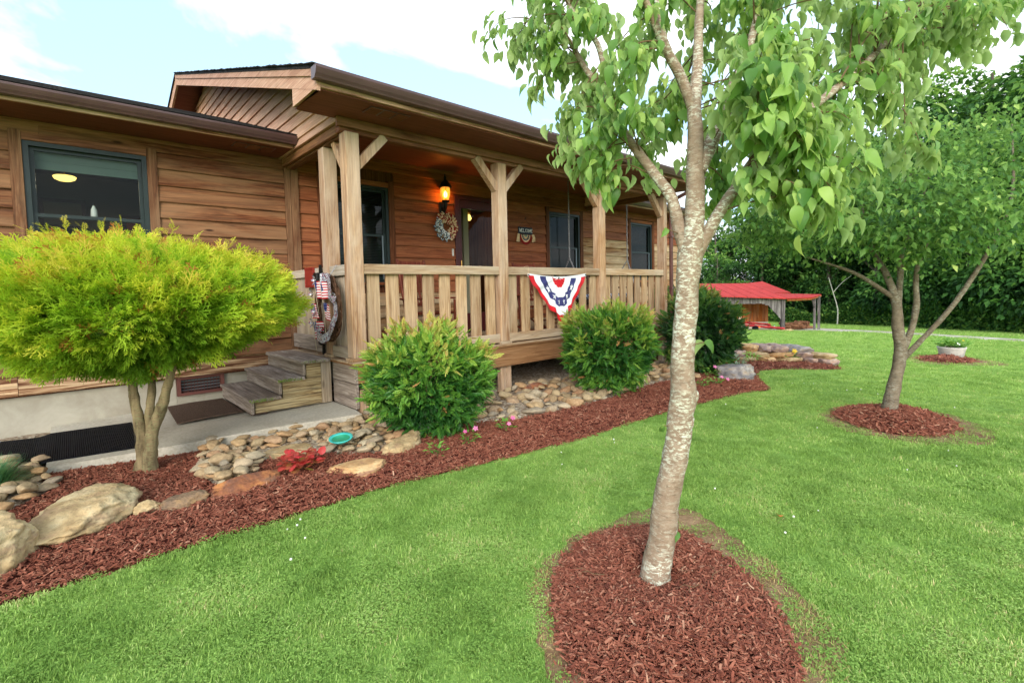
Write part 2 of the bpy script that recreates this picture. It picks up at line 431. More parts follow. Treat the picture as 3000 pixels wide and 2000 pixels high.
def mat_glass(name, tint=(0.9, 0.95, 0.93), refl=0.10):
    t = NT(name)
    tr = t.n.new('ShaderNodeBsdfTransparent'); tr.inputs[0].default_value = (*tint, 1)
    gl = t.n.new('ShaderNodeBsdfGlossy'); gl.inputs['Roughness'].default_value = 0.03
    fr = t.n.new('ShaderNodeFresnel'); fr.inputs[0].default_value = 1.5
    f = t.math('MULTIPLY', t.math('ADD', fr.outputs[0], refl * 0.3), 0.35, True)
    mx = t.n.new('ShaderNodeMixShader'); t.l.new(f, mx.inputs[0]); t.l.new(tr.outputs[0], mx.inputs[1]); t.l.new(gl.outputs[0], mx.inputs[2])
    return t.done(mx.outputs[0])
M['glass'] = mat_glass('window_glass', (0.8, 0.86, 0.84), 0.0)
M['screen'] = mat_glass('screened_glass', (0.42, 0.46, 0.46), 0.05)
def mat_emit(name, col, st):
    t = NT(name); e = t.n.new('ShaderNodeEmission'); e.inputs[0].default_value = (*col, 1); e.inputs[1].default_value = st
    return t.done(e.outputs[0])
M['lampglow'] = mat_emit('lamp_shade_glow', srgb(255, 214, 110), 1.3)
M['bulb'] = mat_emit('bulb_glow', (1.0, 0.55, 0.16), 14)
t = NT('amber_glass'); tr = t.n.new('ShaderNodeBsdfTransparent'); tr.inputs[0].default_value = (1.0, 0.62, 0.22, 1)
em = t.n.new('ShaderNodeEmission'); em.inputs[0].default_value = (1.0, 0.36, 0.04, 1); em.inputs[1].default_value = 0.55
ad = t.n.new('ShaderNodeAddShader'); t.l.new(tr.outputs[0], ad.inputs[0]); t.l.new(em.outputs[0], ad.inputs[1])
M['amber'] = t.done(ad.outputs[0])

# concrete
t = NT('concrete'); v = t.tc('Object')
n1 = t.noise(v, 2.2, 6, 0.6); n2 = t.noise(v, 45, 5)
c = t.ramp(n1, [(0.28, srgb(164, 154, 134)), (0.5, srgb(188, 180, 162)), (0.72, srgb(202, 196, 180))])
c = t.mix(0.35, c, t.ramp(n2, [(0.35, srgb(140, 132, 116)), (0.65, srgb(206, 200, 186))]))
M['concrete'] = t.done(t.pbsdf(c, 0.9, t.bump(t.mix(0.5, n1, n2), 0.4, 0.006), 0, 0.2))
t = NT('foundation_render'); v = t.tc('Object')
n1 = t.noise(v, 3.2, 8, 0.65, 0.4); n2 = t.noise(t.mapping(v, (1, 1, 2.5)), 14, 5)
c = t.ramp(n1, [(0.3, srgb(150, 142, 126)), (0.55, srgb(172, 166, 150)), (0.75, srgb(186, 180, 164))])
M['foundation'] = t.done(t.pbsdf(c, 0.9, t.bump(t.mix(0.5, n1, n2), 0.5, 0.012), 0, 0.2))
# soil, gravel, mulch base
t = NT('bare_soil'); v = t.pos(); n1 = t.noise(v, 7, 8, 0.65); n2 = t.noise(v, 60, 5)
c = t.ramp(t.mix(0.4, n1, n2), [(0.35, srgb(96, 72, 52)), (0.5, srgb(134, 106, 78)), (0.65, srgb(164, 136, 104))])
M['soil'] = t.done(t.pbsdf(c, 0.95, t.bump(t.mix(0.5, n1, n2), 0.8, 0.02), 0, 0.1))
t = NT('gravel'); v = t.pos(); n1 = t.voro(v, 34); n2 = t.noise(v, 3, 5)
c = t.ramp(t.voro(v, 34, 'F1', 'Color'), [(0.2, srgb(120, 104, 86)), (0.5, srgb(168, 152, 130)), (0.9, srgb(206, 196, 178))])
c = t.mix(t.math('MULTIPLY', n2, 0.5), c, srgb(120, 92, 66))
M['gravel'] = t.done(t.pbsdf(c, 0.9, t.bump(n1, 0.9, 0.02), 0, 0.2))
t = NT('drive_gravel'); v = t.pos(); n2 = t.noise(v, 1.4, 6)
c = t.ramp(n2, [(0.35, srgb(150, 136, 112)), (0.6, srgb(196, 188, 174))])
M['drive'] = t.done(t.pbsdf(c, 0.95, t.bump(t.noise(v, 20, 3), 0.5, 0.02), 0, 0.2))
t = NT('mulch_base'); v = t.pos(); n1 = t.noise(v, 40, 6, 0.6, 1.0)
c = t.ramp(n1, [(0.35, srgb(58, 26, 21)), (0.65, srgb(108, 56, 45))])
M['mulch_base'] = t.done(t.pbsdf(c, 0.95, t.bump(n1, 0.8, 0.02), 0, 0.1))
t = NT('mulch_chips'); f = t.attr('tint')
c = t.ramp(f, [(0.0, srgb(72, 36, 27)), (0.3, srgb(128, 71, 53)), (0.6, srgb(158, 97, 75)), (0.85, srgb(180, 125, 99)), (1.0, srgb(214, 174, 142))])
c = t.mix(0.3, c, t.ramp(t.noise(t.pos(), 90, 3), [(0.3, srgb(70, 30, 24)), (0.7, srgb(150, 88, 70))]))
M['mulch'] = t.done(t.pbsdf(c, 0.85, None, 0, 0.2))
# lawn sheet and grass
t = NT('lawn'); v = t.pos(); n1 = t.noise(v, 0.55, 5, 0.6); n2 = t.noise(v, 30, 5, 0.65); n3 = t.noise(v, 3.2, 5)
c = t.ramp(t.mix(0.5, n1, n3), [(0.36, srgb(108, 144, 60)), (0.5, srgb(132, 168, 76)), (0.64, srgb(158, 186, 94))])
c = t.mix(0.35, c, t.ramp(n2, [(0.35, srgb(70, 108, 42)), (0.65, srgb(146, 178, 92))]))
M['lawn'] = t.done(t.pbsdf(c, 0.95, t.bump(n2, 0.9, 0.03), 0, 0.1))
def mat_leaf(name, stops, rough=0.5, trans=0.35, under=None, spec=0.35, src='tint', posvar=0.0, bump=False):
    t = NT(name)
    f = t.attr(src) if src != 'obj' else t.rand()
    if src == 'tint' and rough == 0.6 and trans == 0.3: f = t.math('ADD', f, t.math('MULTIPLY', t.math('SUBTRACT', t.rand(), 0.5), 0.32), True)
    if posvar:
        f = t.math('ADD', f, t.math('MULTIPLY', t.math('SUBTRACT', t.noise(t.pos(), posvar, 3, 0.65), 0.5), 1.25), True)
    c = t.ramp(f, stops)
    if under is not None:
        g = t.n.new('ShaderNodeNewGeometry')
        c = t.mix(t.math('MULTIPLY', g.outputs['Backfacing'], 0.75), c, under)
    p = t.pbsdf(c, rough, None, 0, spec)
    tl = t.n.new('ShaderNodeBsdfTranslucent')
    cc = t.mix(1.0, c, (1.2, 1.15, 0.8), 'MULTIPLY'); t.l.new(cc, tl.inputs[0])
    mx = t.n.new('ShaderNodeMixShader'); mx.inputs[0].default_value = trans
    t.l.new(p, mx.inputs[1]); t.l.new(tl.outputs[0], mx.inputs[2])
    return t.done(mx.outputs[0])
M['grass'] = mat_leaf('grass_blades', [(0.0, srgb(98, 132, 54)), (0.4, srgb(136, 170, 80)), (0.7, srgb(164, 194, 102)), (0.93, srgb(190, 208, 128)), (1.0, srgb(212, 198, 142))], 0.7, 0.22, None, 0.15, 'tint', 2.1)
M['deadgrass'] = mat_leaf('dead_grass', [(0.0, srgb(150, 120, 72)), (1.0, srgb(206, 180, 122))], 0.8, 0.2)
M['bluegrass'] = mat_leaf('blue_fescue', [(0.0, srgb(52, 104, 66)), (1.0, srgb(120, 168, 112))], 0.6, 0.3)
M['dogwood'] = mat_leaf('dogwood_leaf', [(0.0, srgb(72, 112, 50)), (0.4, srgb(120, 160, 78)), (0.75, srgb(160, 190, 100)), (1.0, srgb(192, 208, 120))], 0.45, 0.42, srgb(176, 200, 136), 0.3)
M['dogwood_obj'] = mat_leaf('dogwood_large_leaf', [(0.0, srgb(78, 122, 52)), (0.45, srgb(126, 166, 78)), (0.8, srgb(162, 194, 98)), (1.0, srgb(194, 210, 120))], 0.45, 0.42, srgb(180, 206, 142), 0.3, 'obj')
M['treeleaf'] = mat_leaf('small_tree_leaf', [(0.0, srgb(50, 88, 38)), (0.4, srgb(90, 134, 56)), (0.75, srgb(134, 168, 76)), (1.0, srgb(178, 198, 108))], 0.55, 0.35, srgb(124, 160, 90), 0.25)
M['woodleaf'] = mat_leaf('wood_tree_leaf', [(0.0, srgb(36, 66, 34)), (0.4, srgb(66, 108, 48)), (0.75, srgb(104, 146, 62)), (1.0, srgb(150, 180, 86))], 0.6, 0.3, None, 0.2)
M['nandina'] = mat_leaf('nandina_leaf', [(0.0, srgb(30, 76, 32)), (0.3, srgb(62, 118, 44)), (0.55, srgb(112, 162, 60)), (0.75, srgb(160, 188, 76)), (0.9, srgb(190, 184, 96)), (1.0, srgb(208, 150, 96))], 0.45, 0.3, None, 0.4)
M['nandina_dark'] = mat_leaf('dark_shrub_leaf', [(0.0, srgb(22, 50, 26)), (0.4, srgb(44, 86, 38)), (0.7, srgb(84, 126, 50)), (0.88, srgb(142, 154, 72)), (1.0, srgb(190, 140, 96))], 0.45, 0.3, None, 0.4)
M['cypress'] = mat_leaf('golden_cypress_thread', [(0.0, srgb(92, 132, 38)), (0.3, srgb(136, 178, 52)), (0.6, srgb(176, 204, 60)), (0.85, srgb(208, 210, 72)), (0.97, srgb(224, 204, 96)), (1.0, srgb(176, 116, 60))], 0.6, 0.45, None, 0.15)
M['heuchera'] = mat_leaf('red_coral_bells', [(0.0, srgb(150, 152, 66)), (0.35, srgb(176, 100, 70)), (0.7, srgb(190, 74, 68)), (1.0, srgb(206, 60, 70))], 0.45, 0.3)
M['bedplant'] = mat_leaf('bedding_plant_leaf', [(0.0, srgb(60, 120, 40)), (1.0, srgb(140, 186, 78))], 0.5, 0.3)
M['dusty'] = mat_leaf('dusty_miller_leaf', [(0.0, srgb(120, 148, 120)), (1.0, srgb(176, 194, 168))], 0.7, 0.2)
M['pinkflower'] = mat_leaf('pink_petals', [(0.0, srgb(224, 92, 160)), (1.0, srgb(246, 150, 196))], 0.5, 0.3)
M['yellowflower'] = mat_leaf('yellow_petals', [(0.0, srgb(240, 196, 20)), (1.0, srgb(252, 224, 60))], 0.5, 0.3)
M['clover'] = mat_plain('clover_white', srgb(226, 226, 212), 0.7)

def mat_bark(name, base, lite, lichen, amt, zst=1.0, dark=None):
    t = NT(name); v = t.tc('Object')
    n1 = t.noise(t.mapping(v, (1, 1, 1.6 * zst)), 14, 6, 0.6); n2 = t.noise(t.mapping(v, (1, 1, 2.2)), 34, 6, 0.72, 0.5); n3 = t.noise(v, 3.2, 5)
    c = t.ramp(n1, [(0.3, base), (0.7, lite)])
    lf = t.math('MULTIPLY', t.ramp(n2, [(0.49, 0.0), (0.58, 1.0)]), t.ramp(n3, [(0.40, 0.12), (0.58, 1.0)]))
    c = t.mix(t.math('MULTIPLY', lf, amt), c, lichen)
    c = t.mix(t.math('MULTIPLY', t.ramp(t.noise(t.mapping(v, (1, 1, 5)), 30, 3), [(0.60, 0.0), (0.66, 1.0)]), 0.5), c, dark or tuple(x * 0.4 for x in base))
    h = t.mix(0.5, n1, n2)
    return t.done(t.pbsdf(c, 0.85, t.bump(h, 0.8, 0.01), 0, 0.2))
M['bark'] = mat_bark('lichened_bark', srgb(126, 104, 84), srgb(158, 138, 116), srgb(206, 208, 186), 0.95)
M['bark2'] = mat_bark('brown_bark', srgb(92, 80, 64), srgb(132, 118, 98), srgb(164, 166, 150), 0.5)
M['barkc'] = mat_bark('cypress_bark', srgb(66, 54, 36), srgb(160, 140, 104), srgb(128, 132, 92), 0.5, 0.12)
M['barkw'] = mat_bark('far_bark', srgb(70, 62, 52), srgb(104, 94, 80), srgb(140, 138, 124), 0.3)
M['palebark'] = mat_bark('pale_bark', srgb(170, 164, 148), srgb(206, 202, 188), srgb(220, 220, 210), 0.4)
M['twig'] = mat_plain('twig_bark', srgb(116, 92, 66), 0.8, 0, 0.2, 0.25, 30)

# stones
t = NT('river_stone'); v = t.tc('Object'); f = t.rand()
c = t.ramp(f, [(0.0, srgb(136, 112, 82)), (0.12, srgb(176, 144, 104)), (0.24, srgb(152, 132, 104)), (0.38, srgb(192, 168, 128)), (0.50, srgb(136, 130, 120)), (0.62, srgb(182, 136, 90)), (0.74, srgb(176, 164, 140)), (0.86, srgb(158, 110, 78)), (0.93, srgb(206, 194, 166)), (1.0, srgb(120, 110, 100))])
n1 = t.noise(t.vmath('ADD', v, t.math('MULTIPLY', f, 50.0)), 9, 6, 0.6)
c = t.mix(0.4, c, t.ramp(n1, [(0.3, srgb(98, 76, 54)), (0.7, srgb(200, 176, 134))]))
M['stone'] = t.done(t.pbsdf(c, 0.75, t.bump(n1, 0.25, 0.01), 0, 0.25))
def mat_rock(name, a, b, c_, vein, vamt=0.5):
    t = NT(name); v = t.tc('Object')
    n1 = t.noise(v, 6, 8, 0.62, 0.3); n2 = t.noise(t.mapping(v, (1, 1, 4)), 5, 7, 0.6, 0.6); n3 = t.noise(v, 40, 4)
    c = t.ramp(n1, [(0.3, a), (0.5, b), (0.7, c_)])
    c = t.mix(t.math('MULTIPLY', t.ramp(n2, [(0.5, 0.0), (0.62, 1.0)]), vamt), c, vein)
    c = t.mix(t.math('MULTIPLY', t.ramp(n3, [(0.58, 0.0), (0.70, 1.0)]), 0.5), c, tuple(x * 0.45 for x in a))
    return t.done(t.pbsdf(c, 0.85, t.bump(t.mix(0.5, n1, n3), 0.9, 0.02), 0, 0.2))
M['rock_tan'] = mat_rock('tan_sandstone', srgb(138, 114, 80), srgb(186, 160, 118), srgb(212, 192, 152), srgb(156, 124, 98), 0.6)
M['rock_red'] = mat_rock('rust_sandstone', srgb(110, 78, 66), srgb(150, 96, 66), srgb(196, 134, 78), srgb(96, 84, 80), 0.6)
M['rock_brown'] = mat_rock('brown_sandstone', srgb(100, 84, 72), srgb(140, 114, 88), srgb(176, 138, 92), srgb(104, 92, 84), 0.6)
M['rock_band'] = mat_rock('banded_sandstone', srgb(160, 118, 80), srgb(196, 156, 108), srgb(214, 186, 140), srgb(124, 84, 76), 0.7)
M['rock_grey'] = mat_rock('grey_limestone', srgb(84, 82, 84), srgb(134, 128, 126), srgb(186, 178, 166), srgb(186, 156, 112), 0.4)
M['rock_purple'] = mat_rock('mauve_flagstone', srgb(120, 100, 98), srgb(160, 136, 126), srgb(196, 176, 156), srgb(176, 130, 90), 0.5)

t = NT('rubber_mat'); v = t.tc('Object')
w = t.n.new('ShaderNodeTexWave'); w.bands_direction = 'X'; w.inputs['Scale'].default_value = 22; t.l.new(v, w.inputs['Vector'])
c = t.ramp(t.noise(v, 5, 5), [(0.3, srgb(9, 10, 14)), (0.7, srgb(20, 21, 27))])
M['rubber'] = t.done(t.pbsdf(c, 0.85, t.bump(w.outputs['Fac'], 0.8, 0.008), 0, 0.15))
M['rubber_edge'] = mat_plain('rubber_edge', srgb(120, 122, 128), 0.6)
t = NT('brown_mat'); v = t.tc('Object')
c = t.ramp(t.noise(v, 120, 4, 0.7), [(0.35, srgb(58, 44, 36)), (0.65, srgb(116, 96, 82))])
M['doormat'] = t.done(t.pbsdf(c, 0.95, t.bump(t.noise(v, 160, 3), 0.8, 0.01), 0, 0.1))
M['teal'] = mat_plain('teal_glaze', srgb(70, 190, 180), 0.25, 0, 0.5, 0.15)
M['tealdark'] = mat_plain('green_glaze', srgb(48, 150, 112), 0.25, 0, 0.5, 0.15)

# ------------------------------------------------------------------ ground
def axis_steps(a, b, near, far, c0, c1):
    out = [a]
    while out[-1] < b:
        d = max(0, c0 - out[-1], out[-1] - c1); out.append(out[-1] + near + (far - near) * min(1, d / 60))
    return np.array(out)
gxs = axis_steps(-60, 320, 0.25, 9, -1, 14); gys = axis_steps(-260, 320, 0.25, 9, -1, 8)
GX, GY = np.meshgrid(gxs, gys, indexing='ij')
und = 0.012 * np.sin(GX * 0.9 + 1.3 * np.sin(GY * 0.5)) * np.cos(GY * 0.8) * (np.hypot(GX, GY) > 3)
GZ = gz(GX) + und * 0.6
nx, ny = GX.shape
idx = np.arange(nx * ny).reshape(nx, ny)
GF = np.stack([idx[:-1, :-1], idx[1:, :-1], idx[1:, 1:], idx[:-1, 1:]], -1).reshape(-1, 4)
lawn = link('lawn', fast_mesh('lawn', np.stack([GX, GY, GZ], -1).reshape(-1, 3), GF, smooth=True), M['lawn'])
tag(lawn, kind='structure')

POLY = {}
POLY['house'] = [(-6, 6.9), (13.0, 6.9), (13.0, 20), (-6, 20)]
POLY['porch'] = [(2.2, 5.0), (8.8, 5.0), (8.8, 7), (2.2, 7)]
POLY['bed'] = smooth_poly([(-1.2, 3.25), (-0.306, 3.20), (0.0, 3.19), (0.36, 3.21), (0.79, 3.18), (1.2, 3.2), (1.68, 3.19), (2.2, 3.11), (2.84, 3.03), (3.62, 2.95), (4.45, 2.95), (5.2, 2.97), (5.9, 2.9), (6.88, 2.86),
                           (7.5, 2.70), (7.62, 2.72), (8.4, 3.2), (9.1, 3.5), (9.8, 3.58), (10.4, 3.1), (11.05, 2.62), (11.15, 2.66), (11.85, 3.15), (12.5, 3.45), (13.4, 4.3), (13.0, 5.4), (11.0, 6.9), (8.7, 6.9), (8.7, 5.0), (2.24, 4.9), (-0.2, 5.4), (-1.2, 5.6)], 1)
POLY['ring'] = smooth_poly([(1.78, 1.66), (2.03, 1.73), (2.26, 1.7), (2.47, 1.59), (2.57, 1.4), (2.5, 1.2), (2.41, 1.0), (2.3, 0.82), (2.13, 0.69), (1.95, 0.58), (1.7, 0.52), (1.42, 0.66), (1.26, 0.92), (1.26, 1.12), (1.36, 1.29), (1.53, 1.48)], 2)
POLY['ring2'] = smooth_poly([(6.3, 1.62), (6.75, 1.68), (7.2, 1.52), (7.5, 1.25), (7.42, 0.95), (7.1, 0.75), (6.75, 0.56), (6.3, 0.56), (5.9, 0.76), (5.8, 1.04), (5.97, 1.35)], 2)
POLY['pot'] = smooth_poly([(14.7, 1.97), (15.6, 2.2), (16.5, 2.1), (17.2, 1.75), (16.9, 1.35), (15.9, 1.02), (14.8, 1.1), (14.2, 1.55)], 2)
POLY['wallstrip'] = [(-3.5, 5.55), (-0.15, 5.45), (-0.15, 7.1), (-3.5, 7.1)]
POLY['slab'] = [(-0.2, 5.2), (2.24, 4.78), (2.24, 6.95), (-0.2, 6.95)]
POLY['drive'] = smooth_poly([(26.5, 16.5), (30.3, 12.2), (31.8, 10.2), (32.6, 9.0), (34.2, 7.6), (33.2, 5.0), (31.2, 2.6), (29.6, 0.6), (26.0, -4.0), (28.0, -4.5), (32.6, 0.2), (35.0, 2.8), (37.2, 5.6), (38.4, 8.0), (39.5, 11.5), (35.0, 17.0)], 2)
POLY['soil1'] = smooth_poly([(1.72, 1.74), (2.05, 1.82), (2.34, 1.76), (2.62, 1.78), (2.9, 1.62), (2.86, 1.34), (2.66, 1.06), (2.62, 0.92), (2.46, 0.76), (2.32, 0.62), (2.16, 0.46), (1.8, 0.44), (1.42, 0.54), (1.2, 0.78), (1.16, 1.02), (1.24, 1.26), (1.38, 1.42), (1.5, 1.6)], 2)
POLY['soil2'] = smooth_poly([(5.6, 1.3), (6.1, 1.75), (6.9, 1.8), (7.4, 1.5), (7.7, 1.2), (7.5, 0.8), (7.25, 0.55), (6.85, 0.3), (6.2, 0.2), (5.95, 0.42), (5.65, 0.7)], 2)
POLY['soil3'] = smooth_poly([(13.8, 1.9), (14.6, 2.2), (15.7, 2.4), (16.8, 2.3), (17.6, 1.7), (16.9, 1.0), (15.9, 0.5), (15.2, 0.4), (14.5, 0.9)], 2)
ROCKB = smooth_poly([(0.81, 5.1), (0.77, 4.7), (0.67, 4.4), (0.68, 4.0), (0.76, 3.84), (0.98, 3.92), (1.09, 4.3), (1.22, 4.26), (1.57, 4.14), (1.62, 4.02), (1.88, 3.8), (2.1, 3.85), (2.45, 4.05), (2.66, 4.63), (2.6, 4.95), (2.2, 4.98), (2.05, 4.86), (1.6, 4.95), (1.03, 5.05)], 1)
ROCKC = smooth_poly([(2.9, 4.05), (3.26, 3.84), (3.84, 3.75), (4.43, 3.74), (4.9, 3.72), (5.8, 3.85), (6.6, 3.95), (7.0, 3.9), (7.3, 3.65), (7.9, 4.1), (8.9, 4.9), (8.7, 5.3), (6.6, 5.1), (5.6, 5.05), (4.67, 5.0), (4.1, 4.98), (3.57, 4.8), (3.0, 4.7)], 1)
ROCKA = smooth_poly([(-0.62, 4.3), (-0.4, 4.42), (-0.25, 4.52), (-0.12, 4.70), (-0.19, 5.0), (-0.2, 5.5), (-0.3, 5.75), (-0.8, 5.75), (-0.8, 4.4)], 1)

def sheet(name, poly, step, h, edge, mat, kind='structure', bumps=0.0, hfun=None, base=0.004):
    """a low heap of material inside an outline, feathering into the ground at the rim"""
    poly = np.asarray(poly); a, b = poly.min(0) - step, poly.max(0) + step
    xs = np.arange(a[0], b[0] + step, step); ys = np.arange(a[1], b[1] + step, step)
    X, Y = np.meshgrid(xs, ys, indexing='ij'); P = np.stack([X, Y], -1)
    ins = inside(poly, P); d = edge_dist(poly, P)
    s = np.clip(d / edge, 0, 1); s = s * s * (3 - 2 * s)
    Z = gz(X) + base + np.where(ins, h * s, -0.02 - 0.3 * np.minimum(d, 0.1))
    if hfun is not None: Z = Z + np.where(ins, hfun(X, Y) * s, 0)
    if bumps:
        Z = Z + np.where(ins, bumps * s * (np.sin(X * 23 + 4 * np.sin(Y * 9)) * np.sin(Y * 19 + 3 * np.sin(X * 11))), 0)
    keep = ins | (d < step * 1.5)
    id_ = -np.ones(X.shape, int); id_[keep] = np.arange(keep.sum())
    q = np.stack([id_[:-1, :-1], id_[1:, :-1], id_[1:, 1:], id_[:-1, 1:]], -1).reshape(-1, 4)
    q = q[(q >= 0).all(1)]
    V = np.stack([X, Y, Z], -1)[keep]
    o = link(name, fast_mesh(name, V, q, smooth=True), mat); tag(o, kind=kind)
    def zat(x, y):
        i = np.clip(np.round((np.asarray(x) - xs[0]) / step).astype(int), 0, len(xs) - 1); j = np.clip(np.round((np.asarray(y) - ys[0]) / step).astype(int), 0, len(ys) - 1)
        return Z[i, j]
    return o, zat
for nm in ('soil1', 'soil2', 'soil3'):
    sheet('bare_soil', POLY[nm], 0.05 if nm == 'soil1' else 0.1, 0.004, 0.3, M['soil'], base=0.006)
bed, bed_z = sheet('mulch_bed', POLY['bed'], 0.06, 0.05, 0.35, M['mulch_base'], bumps=0.010, base=0.002)
def ringfun(cx, cy, r0, dip):
    return lambda X, Y: -dip * np.exp(-((X - cx) ** 2 + (Y - cy) ** 2) / (r0 * r0))
ring, ring_z = sheet('mulch_ring', POLY['ring'], 0.03, 0.075, 0.36, M['mulch_base'], bumps=0.006, hfun=ringfun(1.99, 1.23, 0.20, 0.065), base=0.004)
ring2, ring2_z = sheet('mulch_ring', POLY['ring2'], 0.05, 0.09, 0.45, M['mulch_base'], bumps=0.008, hfun=ringfun(6.81, 1.18, 0.2, 0.04), base=0.006)
potr, pot_z = sheet('mulch_ring', POLY['pot'], 0.1, 0.10, 0.6, M['mulch_base'], bumps=0.008)
sheet('gravel_strip', POLY['wallstrip'], 0.08, 0.03, 0.1, M['gravel'], bumps=0.004)
drive, _ = sheet('gravel_drive', POLY['drive'], 0.4, 0.02, 0.8, M['drive'])
dirt, dirt_z = sheet('porch_gravel', [(2.3, 4.75), (8.7, 4.75), (8.9, 6.9), (2.3, 6.9)], 0.08, 0.075, 0.2, M['gravel'], bumps=0.006, hfun=lambda X, Y: 0.12 * np.clip((Y - 5.0) / 1.8, 0, 1))

# walk in front of the wing
sl = MB()
P4 = [(-0.2, 5.28), (0.72, 5.02), (1.4, 4.93), (2.2, 4.79), (2.232, 5.0), (2.232, 6.96), (-0.2, 6.96)]
zt = lambda x: -0.06 + 0.06 * min(1, max(0, (x + 0.2) / 1.2))
n = len(P4); top = [(x, y, zt(x)) for x, y in P4]; bot = [(x, y, -0.3) for x, y in P4]
sl.add(top + bot, [tuple(range(n)), tuple(range(2 * n - 1, n - 1, -1))] + [(i, n + i, n + (i + 1) % n, (i + 1) % n) for i in range(n)])
walk = wpart('concrete_walk', sl, M['concrete'], None); tag(walk, kind='structure')
# ------------------------------------------------------------------ house
house = thing('house', 'single-storey timber house with brown lap siding and a long covered front porch', 'house', (3.0, 6.95, 0.0))
WY = 6.95
EX = 0.187
Z0 = 0.31
# openings in the front wall: x0, x1, z0, z1 (outer edge of casings)
OPEN = [(-0.355, 0.835, 1.36, 2.94), (2.66, 3.85, 1.36, 2.95), (5.0, 6.06, 0.5, 2.905), (7.27, 8.45, 1.36, 2.93), (10.18, 11.33, 1.36, 2.93), (2.222, 2.398, 0.3, 3.06)]
XW0, XW1 = -3.2, 12.9
def runs(z0, z1, lo, hi):
    cut = sorted([(a, b) for a, b, c, d in OPEN if c < z1 - 0.02 and d > z0 + 0.02]); out = []; x = lo
    for a, b in cut:
        if a > x + 0.03: out.append((x, min(a, hi)))
        x = max(x, b)
    if x < hi - 0.03: out.append((x, hi))
    return [(a, b) for a, b in out if b - a > 0.03]
# sheathing behind the boards, leaving the openings free
wall = MB()
zs = sorted({0.29, 3.30, *[c for _, _, c, _ in OPEN[:5]], *[d for _, _, _, d in OPEN[:5]]})
sv = OPEN; OPEN_ALL = OPEN; OPEN = OPEN[:5]
for za, zb in zip(zs[:-1], zs[1:]):
    for a, b in runs(za, zb, XW0, XW1): wall.box(a, b, WY, WY + 0.12, za, zb)
OPEN = OPEN_ALL
wpart('wall', wall, M['casing_dark'], house)
rw = random.Random(3)
def lap(x0, x1, z, h, mat, y=WY, wav=0.003):
    """one lapped board: thick wavy lower edge, thin upper edge"""
    n = max(2, int((x1 - x0) / 0.35)); vs = []; fs = []
    sd = rw.random() * 90
    for i in range(n + 1):
        x = x0 + (x1 - x0) * i / n - (x0 + x1) / 2
        dz = wav * mnoise.noise((x * 2.1 + sd, sd, 0)) * 2
        dy = 0.003 * mnoise.noise((x * 1.3, sd, 5))
        vs += [(x, -0.040 + dy, dz), (x, -0.043 + dy, 0.012 + dz), (x, -0.012 + dy, h), (x, 0.0, h), (x, 0.0, dz)]
    for i in range(n):
        for k in range(5): fs.append((i * 5 + k, (i + 1) * 5 + k, (i + 1) * 5 + (k + 1) % 5, i * 5 + (k + 1) % 5))
    fs += [(0, 1, 2, 3, 4), tuple(n * 5 + k for k in (4, 3, 2, 1, 0))]
    mb = MB(); mb.add(vs, fs)
    return link('siding_board', mb.mesh('siding_board'), mat, house, ((x0 + x1) / 2, y - 0.001, z))
for i in range(16):
    z = Z0 + EX * i
    for a, b in runs(z, z + EX, XW0, XW1):
        cuts = [a]
        if b - a > 3.0 and rw.random() < 0.6: cuts.append(a + (b - a) * rw.uniform(0.35, 0.65))
        cuts.append(b)
        for p, q in zip(cuts[:-1], cuts[1:]):
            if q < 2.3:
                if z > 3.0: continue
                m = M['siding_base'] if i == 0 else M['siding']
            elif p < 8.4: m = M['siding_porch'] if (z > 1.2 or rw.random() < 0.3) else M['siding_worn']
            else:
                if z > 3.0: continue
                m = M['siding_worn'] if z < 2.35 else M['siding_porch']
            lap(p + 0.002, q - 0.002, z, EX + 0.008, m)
# uprights between wing and porch
bpart('corner_trim', 2.224, 2.296, WY - 0.045, WY - 0.002, 0.32, 3.05, M['casing'], house)
bpart('corner_trim', 2.300, 2.396, WY - 0.062, WY - 0.002, 0.32, 3.05, M['casing'], house)
# foundation and its vent
bpart('foundation', XW0, 0.90, WY + 0.02, WY + 0.25, -0.5, 0.318, M['foundation'], house, 0.004)
bpart('foundation', 1.40, 12.9, WY + 0.02, WY + 0.25, -0.9, 0.318, M['foundation'], house, 0.004)
bpart('foundation', 0.90, 1.40, WY + 0.02, WY + 0.25, -0.5, 0.075, M['foundation'], house, 0.0)
vent = bpart('foundation_vent', 0.905, 1.395, WY + 0.11, WY + 0.16, 0.08, 0.30, M['black_metal'], house, 0.0)
fm = MB()
fm.box(0.902, 1.398, WY - 0.012, WY + 0.03, 0.078, 0.112); fm.box(0.902, 1.398, WY - 0.012, WY + 0.03, 0.272, 0.306)
fm.box(0.902, 0.94, WY - 0.012, WY + 0.03, 0.112, 0.272); fm.box(1.36, 1.398, WY - 0.012, WY + 0.03, 0.112, 0.272)
wpart('frame', fm, M['ventframe'], vent)
for k in range(4): 
    lm = MB(); lm.box(0.94, 1.36, WY + 0.045, WY + 0.075, 0.125 + 0.038 * k, 0.140 + 0.038 * k); wpart('louvre', lm, M['winrim'], vent)
gm = MB()
for k in range(13): gm.box(0.945 + 0.034 * k, 0.949 + 0.034 * k, WY + 0.02, WY + 0.023, 0.112, 0.272)
for k in range(5): gm.box(0.94, 1.36, WY + 0.0235, WY + 0.0265, 0.13 + 0.033 * k, 0.134 + 0.033 * k)
wpart('wire_mesh', gm, M['ventframe'], vent)

